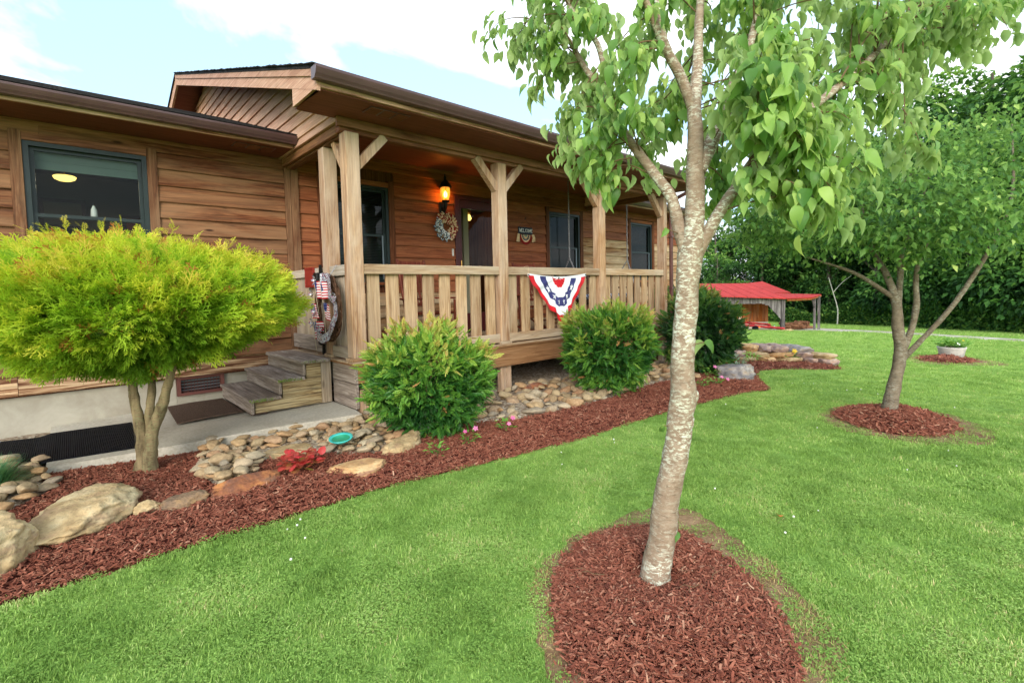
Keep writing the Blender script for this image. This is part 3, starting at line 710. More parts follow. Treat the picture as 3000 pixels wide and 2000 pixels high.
def window(x0, x1, z0, z1, casing, blind=True, shade=False, header=True):
    w = MB(); f = 0.045
    for a, b, c, d in ((x0, x0 + f, z0, z1), (x1 - f, x1, z0, z1), (x0 + f, x1 - f, z1 - f, z1), (x0 + f, x1 - f, z0, z0 + f)): w.box(a, b, WY - 0.03, WY + 0.07, c, d)
    win = wpart('window', w, M['winframe'], house)
    zm = z0 + (z1 - z0) * 0.49
    for k, (a, b, yo) in enumerate(((z0 + f, zm + 0.02, 0.012), (zm - 0.02, z1 - f, 0.038))):
        s = MB(); g = 0.035; xa, xb = x0 + f, x1 - f
        for p, q, c, d in ((xa, xa + g, a, b), (xb - g, xb, a, b), (xa + g, xb - g, b - g, b), (xa + g, xb - g, a, a + g)): s.box(p, q, WY - 0.012 + yo, WY + 0.012 + yo, c, d)
        wpart('sash', s, M['winframe'], win)
        p_ = MB(); p_.add([(xa + g, WY + yo, a + g), (xb - g, WY + yo, a + g), (xb - g, WY + yo, b - g), (xa + g, WY + yo, b - g)], [(0, 1, 2, 3)])
        wpart('pane', p_, M['screen'] if blind else M['glass'], win)
    if blind:
        bl = MB(); zz = z1 - 0.07
        while zz > z0 + 0.06:
            bl.add([(x0 + 0.06, WY + 0.085, zz), (x1 - 0.06, WY + 0.085, zz), (x1 - 0.06, WY + 0.105, zz + 0.016), (x0 + 0.06, WY + 0.105, zz + 0.016)], [(0, 1, 2, 3)]); zz -= 0.024
        wpart('blind', bl, M['blind'], win, False)
        rm = MB(); rm.box(x1 - f - 0.075, x1 - f - 0.052, WY - 0.012, WY - 0.002, z0 + f, zm); wpart('screen_rim', rm, M['winrim'], win)
    if shade:
        sh = MB(); sh.box(x0 + 0.07, x1 - 0.07, WY + 0.09, WY + 0.12, z1 - 0.25, z1 - 0.05); sh.box(x0 + 0.07, x1 - 0.07, WY + 0.085, WY + 0.125, z1 - 0.165, z1 - 0.15); wpart('roller_shade', sh, M['shade'], win)
    cw = 0.095
    bpart('casing', x0 - cw, x0 - 0.002, WY - 0.048, WY, z0 - 0.05, z1 + (cw if header else 0), casing, house)
    bpart('casing', x1 + 0.002, x1 + cw, WY - 0.048, WY, z0 - 0.05, z1 + (cw if header else 0), casing, house)
    hm = M['beam'] if casing is M['casing'] else M['siding_porch']
    bpart('casing', x0 - 0.001, x1 + 0.001, WY - 0.045, WY, z1 + 0.002, z1 + cw - 0.02, hm, house)
    bpart('sill', x0 - 0.12, x1 + 0.12, WY - 0.07, WY, z0 - 0.045, z0 - 0.003, hm, house)
    return win
w1 = window(-0.26, 0.74, 1.42, 2.862, M['casing'], False, True)
window(2.755, 3.752, 1.42, 2.872, M['casing_dark'])
window(7.37, 8.352, 1.42, 2.84, M['casing_dark'])
window(10.28, 11.232, 1.42, 2.835, M['casing_dark'])

# storm door
door = bpart('storm_door', 5.09, 5.145, WY - 0.035, WY + 0.02, 0.53, 2.84, M['burgundy'], house)
for n_, a, b, c, d in (('stile', 5.885, 5.96, 0.53, 2.84), ('top_rail', 5.145, 5.885, 2.70, 2.84), ('bottom_rail', 5.145, 5.885, 0.53, 0.86)):
    bpart(n_, a, b, WY - 0.035, WY + 0.02, c, d, M['burgundy'], door)
pm = MB(); pm.add([(5.145, WY - 0.005, 0.86), (5.885, WY - 0.005, 0.86), (5.885, WY - 0.005, 2.70), (5.145, WY - 0.005, 2.70)], [(0, 1, 2, 3)]); wpart('pane', pm, M['glass'], door)
hd = MB(); hd.cbox((5.118, WY - 0.045, 1.66), (0.022, 0.016, 0.26), 0, 0.004); hd.tube([(5.118, WY - 0.05, 1.66), (5.118, WY - 0.085, 1.66), (5.2, WY - 0.09, 1.655)], 0.009, 8); wpart('handle', hd, M['brass'], door)
for a, b, c, d in ((5.0, 5.088, 0.52, 2.905), (5.962, 6.06, 0.52, 2.905), (5.09, 5.96, 2.842, 2.905)):
    bpart('door_frame', a, b, WY - 0.05, WY + 0.05, c, d, M['burgundy'], house)
bpart('doorbell', 4.925, 4.955, WY - 0.05, WY - 0.03, 1.86, 1.98, M['white_plastic'], house)

# rooms behind the glass
rm = MB()
rm.box(-3.1, 12.8, 10.6, 10.7, 0.3, 3.3); rm.box(-3.15, -3.1, WY + 0.12, 10.7, 0.3, 3.3); rm.box(12.8, 12.85, WY + 0.12, 10.7, 0.3, 3.3)
rm.box(-3.1, 12.8, WY + 0.12, 10.6, 0.38, 0.42); rm.box(-3.1, 12.8, WY + 0.12, 10.6, 3.24, 3.28); rm.box(2.5, 2.56, WY + 0.12, 10.6, 0.42, 3.24); rm.box(7.0, 7.06, WY + 0.12, 10.6, 0.42, 3.24)
wpart('interior_wall', rm, M['room'], house)
pj = MB(); pj.box(5.585, 5.70, 7.45, 7.6, 0.42, 3.24); wpart('interior_post', pj, M['room_pale'], house)
pd = MB(); pd.box(5.6, 6.95, 8.9, 8.95, 0.42, 3.0); pd.box(6.94, 6.98, 7.08, 8.9, 0.42, 3.0); wpart('interior_panel', pd, M['casing_dark'], house)
# interior things seen through the glass
lt = thing('pendant_light', 'lit yellow oval bowl lamp hanging behind the left window', 'lamp', (0.05, 8.4, 2.80))
b_ = MB(); b_.lathe([(0.0, -0.045), (0.06, -0.04), (0.10, -0.02), (0.115, 0.01), (0.10, 0.022), (0.0, 0.026)], (0, 0, 0), 24); part('lamp_shade', b_, M['lampglow'], lt, (0.05, 8.4, 2.80))
b_ = MB(); b_.tube([(0, 0, 0.03), (0, 0, 0.42)], 0.008, 6); b_.lathe([(0.0, 0.40), (0.05, 0.40), (0.06, 0.43)], (0, 0, 0), 12); part('rod', b_, M['brass'], lt, (0.05, 8.4, 2.80))
def lamp_light(parent, name, e, col, p):
    d = bpy.data.lights.new(name, 'POINT'); d.energy = e; d.color = col; d.shadow_soft_size = 0.06
    o = bpy.data.objects.new(name, d); COL.objects.link(o); o.parent = parent; o.location = Vector(p) - WLOC[parent.name]
lamp_light(lt, 'pendant_bulb_light', 5, (1.0, 0.82, 0.55), (0.05, 8.4, 2.70))
bt = thing('bottle', 'pale bottle standing on the sash rail inside the left window', 'bottle', (0.262, 7.075, 2.155))
b_ = MB(); b_.lathe([(0.0, 0), (0.028, 0), (0.03, 0.02), (0.027, 0.08), (0.014, 0.11), (0.012, 0.125)], (0, 0, 0), 14); part('body', b_, M['white_plastic'], bt, (0.262, 7.075, 2.155))
b_ = MB(); b_.lathe([(0.013, 0.125), (0.013, 0.15), (0.0, 0.152)], (0, 0, 0), 12); part('cap', b_, M['black_metal'], bt, (0.262, 7.075, 2.155))
bpart('interior_ledge', -0.2, 0.68, 7.045, 7.11, 2.135, 2.154, M['winframe'], house)
for nm, lab, (x0, x1, z0, z1), mm in (('picture', 'dark framed picture on the back wall at left of the left window', (-0.25, 0.28, 2.35, 2.8), M['room']), ('picture', 'small rust-red picture in a dark frame seen at right through the left window', (0.72, 1.02, 2.3, 2.62), M['redpic'])):
    pt = thing(nm, lab, 'picture', ((x0 + x1) / 2, 10.2, z0)); f_ = 0.05; b_ = MB()
    for a, b, c, d in ((x0, x0 + f_, z0, z1), (x1 - f_, x1, z0, z1), (x0 + f_, x1 - f_, z1 - f_, z1), (x0 + f_, x1 - f_, z0, z0 + f_)): b_.box(a, b, 10.17, 10.2, c, d)
    wpart('frame', b_, M['picture'], pt); b_ = MB(); b_.box(x0 + f_, x1 - f_, 10.18, 10.195, z0 + f_, z1 - f_); wpart('print', b_, mm, pt)
fan = thing('ceiling_fan', 'ceiling fan with lit glass shades seen through the storm door', 'fan', (6.02, 7.95, 2.85))
L0 = (6.02, 7.95, 2.85)
b_ = MB(); b_.tube([(0, 0, 0.1), (0, 0, 0.39)], 0.015, 8); b_.lathe([(0.0, -0.06), (0.09, -0.05), (0.12, 0.0), (0.10, 0.07), (0.0, 0.1)], (0, 0, 0), 18); part('motor', b_, M['brass'], fan, L0); lamp_light(fan, 'fan_bulb_light', 5, (1.0, 0.80, 0.52), (L0[0], L0[1], L0[2] - 0.24))
for k in range(4):
    a = k * PI / 2 + 0.4; b_ = MB(); c_, s_ = math.cos(a), math.sin(a)
    b_.add([(c_ * r - s_ * w, s_ * r + c_ * w, 0.03 + z) for r, w, z in ((0.14, -0.05, 0), (0.62, -0.07, 0.015), (0.62, 0.07, -0.015), (0.14, 0.05, 0))] + [(c_ * r - s_ * w, s_ * r + c_ * w, 0.038 + z) for r, w, z in ((0.14, -0.05, 0), (0.62, -0.07, 0.015), (0.62, 0.07, -0.015), (0.14, 0.05, 0))],
           [(3, 2, 1, 0), (4, 5, 6, 7), (0, 1, 5, 4), (1, 2, 6, 5), (2, 3, 7, 6), (3, 0, 4, 7)]); part('blade', b_, M['picture'], fan, L0)
for k in range(3):
    a = k * 2 * PI / 3 + 2.6; b_ = MB(); b_.lathe([(0.02, -0.07), (0.035, -0.09), (0.06, -0.16), (0.055, -0.16), (0.0, -0.10)], (0.11 * math.cos(a), 0.11 * math.sin(a), 0), 14); part('lamp_shade', b_, M['lampglow'], fan, L0)

# ------------------------------------------------------------------ roofs and eaves
SL = 0.325
RZ = lambda y: 3.288 + SL * (y - 4.44)          # top of the main roof
rf = MB(); YR = 11.24
for (ya, yb) in ((4.36, YR),):
    rf.prism([(4.36, RZ(4.36)), (YR, RZ(YR)), (18.1, RZ(4.36)), (18.1, RZ(4.36) - 0.03), (YR, RZ(YR) - 0.03), (4.36, RZ(4.36) - 0.03)], 'x', 1.715, 9.12)
roof = wpart('roof', rf, M['shingle'], house)
for k in range(48):                                # ragged shingle ends along the rake
    y = 4.36 + 0.143 * k; s = MB(); j = rw.uniform(-0.012, 0.014)
    s.add([(0, 0, 0), (0.13, 0, 0), (0.13, 0.152, 0.152 * SL), (0, 0.152, 0.152 * SL), (0, 0, 0.014), (0.13, 0, 0.014), (0.13, 0.152, 0.152 * SL + 0.004), (0, 0.152, 0.152 * SL + 0.004)],
          [(0, 3, 2, 1), (4, 5, 6, 7), (0, 1, 5, 4), (1, 2, 6, 5), (2, 3, 7, 6), (3, 0, 4, 7)])
    part('shingle', s, M['shingle'], roof, (1.69 + j, y, RZ(y) + 0.002))
# rake boards (gable ends) with the boxed eave end
for X, sgn in ((1.74, 1), (9.06, -1)):
    r = MB(); r.prism([(4.42, RZ(4.42) - 0.032), (YR, RZ(YR) - 0.032), (YR, RZ(YR) - 0.21), (4.44, RZ(4.44) - 0.21)], 'x', X, X + 0.035 * sgn); wpart('rake_board', r, M['fascia'], house)
    r = MB(); r.prism([(4.40, RZ(4.40) - 0.031), (YR, RZ(YR) - 0.031), (YR, RZ(YR) - 0.095), (4.40, RZ(4.40) - 0.095)], 'x', X - 0.018 * sgn, X - 0.001 * sgn); wpart('rake_trim', r, M['fascia'], house)
    r = MB(); r.prism([(18.0, RZ(4.42) - 0.032), (YR, RZ(YR) - 0.032), (YR, RZ(YR) - 0.21), (18.0, RZ(4.44) - 0.21)], 'x', X, X + 0.035 * sgn); wpart('rake_board', r, M['fascia'], house)
    r = MB(); r.prism([(4.44, 3.105), (4.44, RZ(4.44) - 0.212), (5.06, RZ(5.06) - 0.212), (5.06, 3.105)], 'x', X + 0.002 * sgn, X + 0.030 * sgn); wpart('eave_return', r, M['fascia'], house)
    r = MB(); xa, xb = sorted((X + 0.036 * sgn, X + 0.46 * sgn)); r.prism([(5.06, RZ(5.06) - 0.06), (YR, RZ(YR) - 0.06), (YR, RZ(YR) - 0.075), (5.06, RZ(5.06) - 0.075)], 'x', xa, xb); wpart('rake_soffit', r, M['soffit'], house)
    r = MB(); r.prism([(18.0, RZ(4.44) - 0.06), (YR, RZ(YR) - 0.06), (YR, RZ(YR) - 0.075), (18.0, RZ(4.44) - 0.075)], 'x', xa, xb); wpart('rake_soffit', r, M['soffit'], house)
    # gable boards
    gx = 2.2 if sgn > 0 else 8.6
    core = MB(); core.prism([(5.08, 3.06), (5.08, RZ(5.08) - 0.08), (YR, RZ(YR) - 0.08), (17.4, RZ(5.08) - 0.08), (17.4, 3.06)], 'x', gx + 0.0 * sgn, gx + 0.06 * sgn); wpart('gable_wall', core, M['gable'], house)
    zb = 3.055; k = 0
    while zb < RZ(YR) - 0.3:
        hgt = 0.095 if k == 0 else 0.152
        ya = max(5.045, 4.44 + (zb + hgt * 0.3 + 0.085 - 3.288) / SL); yb = YR + (YR - ya)
        yb = min(yb, 17.4)
        g = MB(); L = (yb - ya)
        pr = [(-0.034 * sgn, 0.0), (-0.036 * sgn, 0.012), (-0.010 * sgn, hgt + 0.01), (0.0, hgt + 0.01), (0.0, 0.0)]
        sh_t = hgt / SL
        vs = [(p[0], -L / 2, p[1]) for p in pr] + [(p[0], L / 2, p[1]) for p in pr]
        g.add(vs, [(0, 1, 2, 3, 4), (9, 8, 7, 6, 5)] + [(i, (i + 1) % 5, 5 + (i + 1) % 5, 5 + i) for i in range(5)])
        part('gable_board', g, M['gable'], house, (gx - 0.001 * sgn, (ya + yb) / 2, zb)); zb += hgt; k += 1
# front eave: fascia, gutter, soffit, vent
bpart('fascia', 1.776, 9.02, 4.442, 4.475, 3.112, 3.262, M['fascia_x'], house, 0.002)
def gutter(x0, x1, yb, zt_, hs=0.9):
    g = MB(); pr = [(0, 0), (-0.008, -0.012), (-0.115, -0.004), (-0.128, -0.004), (-0.126, -0.03), (-0.118, -0.05), (-0.105, -0.078), (-0.088, -0.102), (-0.08, -0.118), (0, -0.118), (0, -0.112), (-0.074, -0.112), (-0.098, -0.078), (-0.112, -0.04), (-0.114, -0.012), (-0.004, -0.02)]; pr = [(a, b * hs) for a, b in pr]
    n = len(pr)
    seg = 4
    vs = []
    for i in range(seg + 1):
        x = x0 + (x1 - x0) * i / seg
        vs += [(x, yb + p[0], zt_ + p[1]) for p in pr]
    fs = [(i * n + k, (i + 1) * n + k, (i + 1) * n + (k + 1) % n, i * n + (k + 1) % n) for i in range(seg) for k in range(n)]
    g.add(vs, fs)
    cap = [(0, 0), (-0.128, -0.004), (-0.126, -0.03), (-0.118, -0.05), (-0.105, -0.078), (-0.088, -0.102), (-0.08, -0.118), (0, -0.118)]; cap = [(a, b * hs) for a, b in cap]
    for x in (x0 - 0.004, x1 + 0.001): g.prism([(yb + p[0], zt_ + p[1]) for p in cap], 'x', x, x + 0.003)
    return wpart('gutter', g, M['gutter'], house)
gutter(1.70, 9.1, 4.44, 3.258)
s = MB(); s.box(1.775, 9.02, 4.476, 5.10, 3.100, 3.112); wpart('soffit', s, M['soffit'], house)
def soffit_vent(x0, x1, y0, y1, z):
    v_ = MB(); v_.box(x0, x1, y0, y1, z - 0.006, z); o = wpart('soffit_vent', v_, M['gutter'], house)
    for k in range(3):
        xa = x0 + (x1 - x0) * k / 3 + 0.012; xb = x0 + (x1 - x0) * (k + 1) / 3 - 0.012; l = MB()
        for j in range(9):
            ya = y0 + 0.015 + (y1 - y0 - 0.03) * j / 9; l.add([(xa, ya, z - 0.007), (xb, ya, z - 0.007), (xb, ya + 0.014, z - 0.013), (xa, ya + 0.014, z - 0.013)], [(0, 1, 2, 3)])
        wpart('louvre_panel', l, M['soffit'], o, False)
soffit_vent(2.315, 2.765, 4.545, 4.75, 3.0995); soffit_vent(5.6, 6.05, 4.545, 4.75, 3.0995)
# beams
bpart('beam', 2.16, 8.72, 5.0, 5.045, 3.004, 3.1, M['beam'], house, 0.004)
bpart('beam', 2.20, 8.68, 5.05, 5.15, 2.962, 3.098, M['beam'], house, 0.004)
bpart('beam', 2.20, 2.245, 5.155, 6.90, 2.955, 3.05, M['beam_y'], house, 0.004)
bpart('beam', 2.25, 2.35, 5.155, 6.90, 2.935, 3.05, M['beam_y'], house, 0.004)
bpart('beam', 8.55, 8.66, 5.155, 6.90, 2.955, 3.05, M['beam_y'], house, 0.004)
c_ = MB(); c_.box(2.24, 8.62, 5.1, WY, 3.285, 3.31); wpart('porch_ceiling', c_, M['ceiling'], house)
bpart('ceiling_trim', 2.4, 8.55, WY - 0.05, WY - 0.034, 3.235, 3.284, M['siding_porch'], house)
bl = MB(); bl.box(2.24, 8.62, 5.1, 5.15, 3.1, 3.3); wpart('beam_lining', bl, M['soffit'], house)
# wings: roof, fascia, gutter, soffit
for xa, xb, nm in ((XW0 - 0.3, 2.17, 'l'), (8.68, 13.05, 'r')):
    rr = MB(); yy = 6.22; zz = 3.200; s2 = 0.327
    rr.prism([(yy, zz), (YR, zz + s2 * (YR - yy)), (YR, zz + s2 * (YR - yy) - 0.03), (yy, zz - 0.03)], 'x', xa, xb); ro = wpart('wing_roof', rr, M['shingle'], house)
    for k in range(26):
        cz = MB(); y = yy - 0.02 + 0.14 * k; h0 = zz + s2 * (y - yy)
        cz.add([(xa, y, h0), (xb, y, h0), (xb, y, h0 + 0.010), (xa, y, h0 + 0.010), (xb, y + 0.16, h0 + 0.16 * s2 + 0.002), (xa, y + 0.16, h0 + 0.16 * s2 + 0.002)], [(0, 1, 2, 3), (3, 2, 4, 5)])
        wpart('shingle_course', cz, M['shingle'], ro)
    bpart('fascia', xa + 0.03, xb - 0.02, 6.30, 6.335, 3.055, 3.195, M['fascia_x'], house, 0.002)
    gutter(xa, xb - 0.01 if nm == 'l' else xb, 6.30, 3.178, 0.78)
    s = MB(); s.box(xa + 0.03, xb, 6.336, WY, 3.068, 3.08); wpart('soffit', s, M['soffit'], house)
soffit_vent(1.55, 2.0, 6.46, 6.66, 3.0675)
bpart('frieze_board', XW0, 2.22, WY - 0.03, WY - 0.001, 2.965, 3.066, M['beam'], house)
wg = MB(); wg.prism([(WY, 3.08), (YR, 3.08), (YR, 3.200 + 0.327 * (YR - 6.22) - 0.03), (WY, 3.200 + 0.327 * (WY - 6.22) - 0.03)], 'x', 12.8, 12.9); wg.prism([(WY, 3.08), (YR, 3.08), (YR, 3.200 + 0.327 * (YR - 6.22) - 0.03), (WY, 3.200 + 0.327 * (WY - 6.22) - 0.03)], 'x', XW0, XW0 + 0.1)
wg.box(12.8, 12.9, WY + 0.12, 15, -0.9, 3.08); wg.box(XW0, XW0 + 0.1, WY + 0.12, 15, -0.9, 3.08); wg.box(XW0, 12.9, 15, 15.1, -0.9, 3.3)
wpart('end_wall', wg, M['siding'], house)

# ------------------------------------------------------------------ porch frame
for x0, x1, y0, y1 in ((2.235, 2.392, 5.0, 5.15), (4.345, 4.502, 5.0, 5.15), (6.548, 6.702, 5.0, 5.15), (8.545, 8.662, 5.0, 5.15), (2.235, 2.392, 5.60, 5.75)):
    p = bpart('post', x0, x1, y0, y1, 0.552, 2.9615 if y0 < 5.5 else 2.93, M['post'], house, 0.006)
    bpart('plinth', x0 - 0.02, x1 + 0.02, y0 - 0.02, y1 + 0.02, 0.517, 0.551, M['rail'], house, 0.004)
def brace(p0, p1, w, d, nrm_, mat):
    p0, p1 = Vector(p0), Vector(p1); t = (p1 - p0).normalized(); n_ = Vector(nrm_); s_ = t.cross(n_).normalized(); mb = MB(); L = (p1 - p0).length
    vs = []
    for e, (k0, k1) in ((0, (0, 0)), (1, (0, 0))):
        for a, b in ((-1, -1), (1, -1), (1, 1), (-1, 1)):
            vs.append((p0 if e == 0 else p1) + s_ * a * w / 2 + n_ * b * d / 2)
    mb.add(vs, [(3, 2, 1, 0), (4, 5, 6, 7), (0, 1, 5, 4), (1, 2, 6, 5), (2, 3, 7, 6), (3, 0, 4, 7)]); return wpart('knee_brace', mb, mat, house)
for x, l, r_ in ((2.3135, 0, 1), (4.4235, 1, 1), (6.625, 1, 1), (8.60, 1, 0)):
    if r_: brace((x + 0.06, 5.075, 2.62), (x + 0.40, 5.075, 2.99), 0.095, 0.09, (0, 1, 0), M['post'])
    if l: brace((x - 0.06, 5.075, 2.62), (x - 0.40, 5.075, 2.99), 0.095, 0.09, (0, 1, 0), M['post'])
brace((2.3135, 5.13, 2.55), (2.3135, 5.42, 2.95), 0.08, 0.09, (1, 0, 0), M['post'])
# railings along the front, board balusters
for a, b in ((2.394, 4.343), (4.504, 6.546), (6.704, 8.543)):
    rl = bpart('railing', a, b, 5.012, 5.055, 1.462, 1.572, M['rail'], house, 0.005)
    bpart('cap_rail', a, b, 5.056, 5.13, 1.535, 1.573, M['rail'], rl, 0.004)
    bpart('bottom_rail', a, b, 5.02, 5.06, 0.535, 0.655, M['rail'], rl, 0.004)
    n = 8; pitch = (b - a) / n
    for k in range(n):
        xc = a + pitch * (k + 0.5) + rw.uniform(-0.008, 0.008); w_ = 0.158 + rw.uniform(-0.006, 0.006)
        o = bpart('baluster', xc - w_ / 2, xc + w_ / 2, 5.062, 5.095, 0.60 + rw.uniform(-0.02, 0.01), 1.5345, M['baluster'], rl, 0.004)
        o.rotation_euler = (0, rw.uniform(-0.006, 0.006), 0)
# railing at the end, between corner post and gate post
er = bpart('end_railing', 2.25, 2.29, 5.152, 5.598, 1.455, 1.572, M['rail_y'], house, 0.005)
bpart('bottom_rail', 2.25, 2.29, 5.152, 5.598, 0.535, 0.66, M['rail_y'], er, 0.004)
for k in range(3): bpart('baluster', 2.292, 2.32, 5.165 + 0.145 * k, 5.165 + 0.145 * k + 0.135, 0.59, 1.53, M['greywood_z'], er, 0.004)
# deck and skirts
dk = bpart('deck', 2.215, 8.75, 4.972, WY - 0.035, 0.475, 0.494, M['skirt'], house, 0.0)
yb_ = 4.965
while yb_ < WY - 0.06:
    bpart('deck_board', 2.21 + rw.uniform(-0.004, 0.004), 8.755, yb_, min(yb_ + 0.136, WY - 0.036), 0.4945, 0.516, M['rail'], dk, 0.003); yb_ += 0.142
bpart('skirt_board', 2.45, 8.66, 5.0, 5.04, 0.205, 0.474, M['skirt'], house, 0.004)
bpart('skirt_board', 2.236, 2.276, 5.0, 5.59, 0.275, 0.474, M['greywood'], house, 0.004)
bpart('skirt_board', 2.238, 2.276, 4.99, 5.59, 0.004, 0.268, M['greywood'], house, 0.004)
bpart('skirt_board', 8.62, 8.66, 5.045, 6.9, 0.205, 0.474, M['skirt'], house, 0.004)
bpart('skirt_board', 2.278, 2.448, 5.0, 5.04, 0.275, 0.474, M['skirt'], house, 0.004)
for x in (2.29, 2.37): bpart('pier_post', x, x + 0.075, 5.005, 5.08, -0.32, 0.27 if x > 2.3 else 0.2, M['post'], house, 0.004)
for x in (4.36, 6.56, 8.52): 
    for dx in (0, 0.10): bpart('pier_post', x + dx, x + dx + 0.09, 5.045, 5.13, -0.45, 0.474, M['post'], house, 0.005)
# downspout at the porch end
d_ = MB(); d_.tube([(8.74, 4.40, 3.16), (8.74, 4.42, 3.08), (8.74, 4.93, 2.90), (8.74, 4.96, 2.80), (8.74, 4.96, 0.78), (8.78, 4.96, 0.66), (8.82, 4.99, 0.50), (8.78, 4.97, 0.34), (8.75, 4.96, 0.26), (8.75, 4.96, -0.2)], 0.038, 8)
wpart('downspout', d_, M['downspout'], house)
for z in (2.2, 1.2): bpart('downspout_strap', 8.69, 8.79, 4.915, 5.0, z, z + 0.03, M['downspout'], house, 0.002)

# ------------------------------------------------------------------ steps
st = thing('porch_steps', 'weathered grey wooden steps leading up to the gated end of the porch', 'steps', (1.8, 6.2, 0))
tr = [(1.355, 0.172), (1.635, 0.345), (1.895, 0.516)]
for k, (xf, zt_) in enumerate(tr):
    xe = (tr[k + 1][0] + 0.02) if k < 2 else 2.205
    w_ = (xe - xf + 0.015) / 2
    for j in range(2):
        o = bpart('tread', xf - 0.02 + j * (w_ + 0.004), xf - 0.02 + j * (w_ + 0.004) + w_ - 0.004, 5.555 + rw.uniform(-0.012, 0.01), 6.88, zt_ - 0.036, zt_ + rw.uniform(-0.004, 0.002), M['greywood'], st, 0.005)
    bpart('riser', xf, xf + 0.03, 5.575, 6.86, zt_ - 0.166 if k else 0.012, zt_ - 0.038, M['greywood'], st, 0.004)
for y0 in (5.60, 6.80):
    sg = MB(); pl = [(1.40, 0.012), (1.40, 0.133), (1.68, 0.133), (1.68, 0.306), (1.94, 0.306), (1.94, 0.477), (2.10, 0.477), (2.10, 0.012)]
    sg.prism(pl, 'y', y0, y0 + 0.04); wpart('stringer', sg, M['stringer'], st)
bpart('end_post', 2.102, 2.215, 5.585, 5.66, 0.008, 0.474, M['greywood_z'], st, 0.004)
sb = MB(); sb.box(1.36, 1.52, 5.6, 6.8, 0.0005, 0.012); wpart('sleeper', sb, M['swing'], st)
# moss on tread ends
ms = MB()
for k in range(240):
    i = rw.randrange(3); xf, z = tr[i]; x = xf + rw.uniform(-0.02, 0.24); y = 5.553 + rw.uniform(-0.006, 0.006); s_ = rw.uniform(0.004, 0.011) * (1.0 if i < 2 else 0.6)
    zz = z - 0.018 + rw.uniform(-0.014, 0.016)
    ms.add([(x - s_, y - s_ * 0.5, zz - s_ * .6), (x + s_, y - s_ * 0.4, zz - s_ * .5), (x + s_ * .3, y - s_ * .8, zz + s_ * .7), (x, y + s_, zz)], [(0, 1, 2), (0, 2, 3), (1, 3, 2), (0, 3, 1)])
mo = wpart('moss', ms, mat_plain('moss', srgb(132, 150, 78), 0.95, 0, 0.1, 0.3, 40), st); tag(mo, kind='stuff')
# ------------------------------------------------------------------ gate and things on the porch
gt = thing('gate', 'grey board gate closing the porch at the top of the steps', 'gate', (2.26, 6.3, 0.52))
bpart('top_rail', 2.235, 2.275, 5.80, 6.86, 1.47, 1.57, M['rail_y'], gt, 0.004)
bpart('bottom_rail', 2.232, 2.275, 5.80, 6.86, 0.56, 0.74, M['greywood'], gt, 0.004)
for k in range(8): bpart('board', 2.277, 2.30, 5.805 + 0.131 * k, 5.805 + 0.131 * k + 0.126, 0.57, 1.52, M['greywood_z'], gt, 0.003)
lb = MB(); lb.box(2.205, 2.234, 5.775, 5.80, 1.30, 1.60); lb.cbox((2.20, 5.86, 1.46), (0.05, 0.12, 0.10), 0, 0.012); lb.box(2.18, 2.234, 5.80, 5.83, 1.25, 1.36); lb.box(2.205, 2.234, 5.775, 5.80, 0.54, 0.66); lb.cbox((2.205, 5.83, 0.68), (0.04, 0.07, 0.06), 0, 0.01)
wpart('latch', lb, M['black_metal'], gt)
pq = thing('plaque', 'small dark red board hung on the top rail of the gate', 'sign', (2.22, 6.12, 1.34))
bpart('panel', 2.214, 2.230, 6.02, 6.26, 1.36, 1.565, M['redplaque'], pq, 0.003)
for a, b, c, d in ((6.0, 6.02, 1.34, 1.585), (6.26, 6.28, 1.34, 1.585), (6.02, 6.26, 1.34, 1.36), (6.02, 6.26, 1.565, 1.585)): bpart('frame', 2.208, 2.234, a, b, c, d, M['redplaque'], pq, 0.002)

# flag cloth: stripes and canton from object-space coordinates
M['f_red'] = mat_plain('flag_red', srgb(190, 36, 44), 0.7, 0, 0.2, 0.1)
M['f_white'] = mat_plain('flag_white', srgb(232, 230, 226), 0.7, 0, 0.2, 0.05)
M['f_blue'] = mat_plain('flag_blue', srgb(44, 56, 112), 0.7, 0, 0.2, 0.12)
M['f_navy'] = mat_plain('bunting_blue', srgb(56, 56, 112), 0.55, 0, 0.3, 0.15)
M['f_brightred'] = mat_plain('bunting_red', srgb(206, 24, 36), 0.5, 0, 0.3, 0.12)
M['f_satin'] = mat_plain('bunting_white', srgb(236, 236, 238), 0.5, 0, 0.3, 0.04)
M['stick'] = mat_plain('flag_stick', srgb(196, 180, 150), 0.6)
M['vine'] = mat_plain('grapevine', srgb(92, 66, 48), 0.85, 0, 0.2, 0.35, 40, 0.5, 90)
M['cream'] = mat_plain('cream_cloth', srgb(216, 188, 150), 0.85, 0, 0.2, 0.12, 20)
M['barn_red'] = mat_plain('deep_red_cloth', srgb(140, 38, 34), 0.85, 0, 0.2, 0.15, 20)
t = NT('sequin_ribbon'); v = t.tc('Object'); vc = t.voro(v, 70, 'F1', 'Color')
sp = t.n.new('ShaderNodeSeparateColor'); t.l.new(vc, sp.inputs[0])
c = t.ramp(sp.outputs[0], [(0.0, srgb(220, 222, 226)), (0.55, srgb(178, 184, 194)), (0.66, srgb(170, 40, 48)), (0.8, srgb(50, 66, 120)), (0.9, srgb(236, 238, 240))])
M['sequin'] = t.done(t.pbsdf(c, 0.25, t.bump(t.voro(v, 70), 1.0, 0.01), 0.4, 0.6))

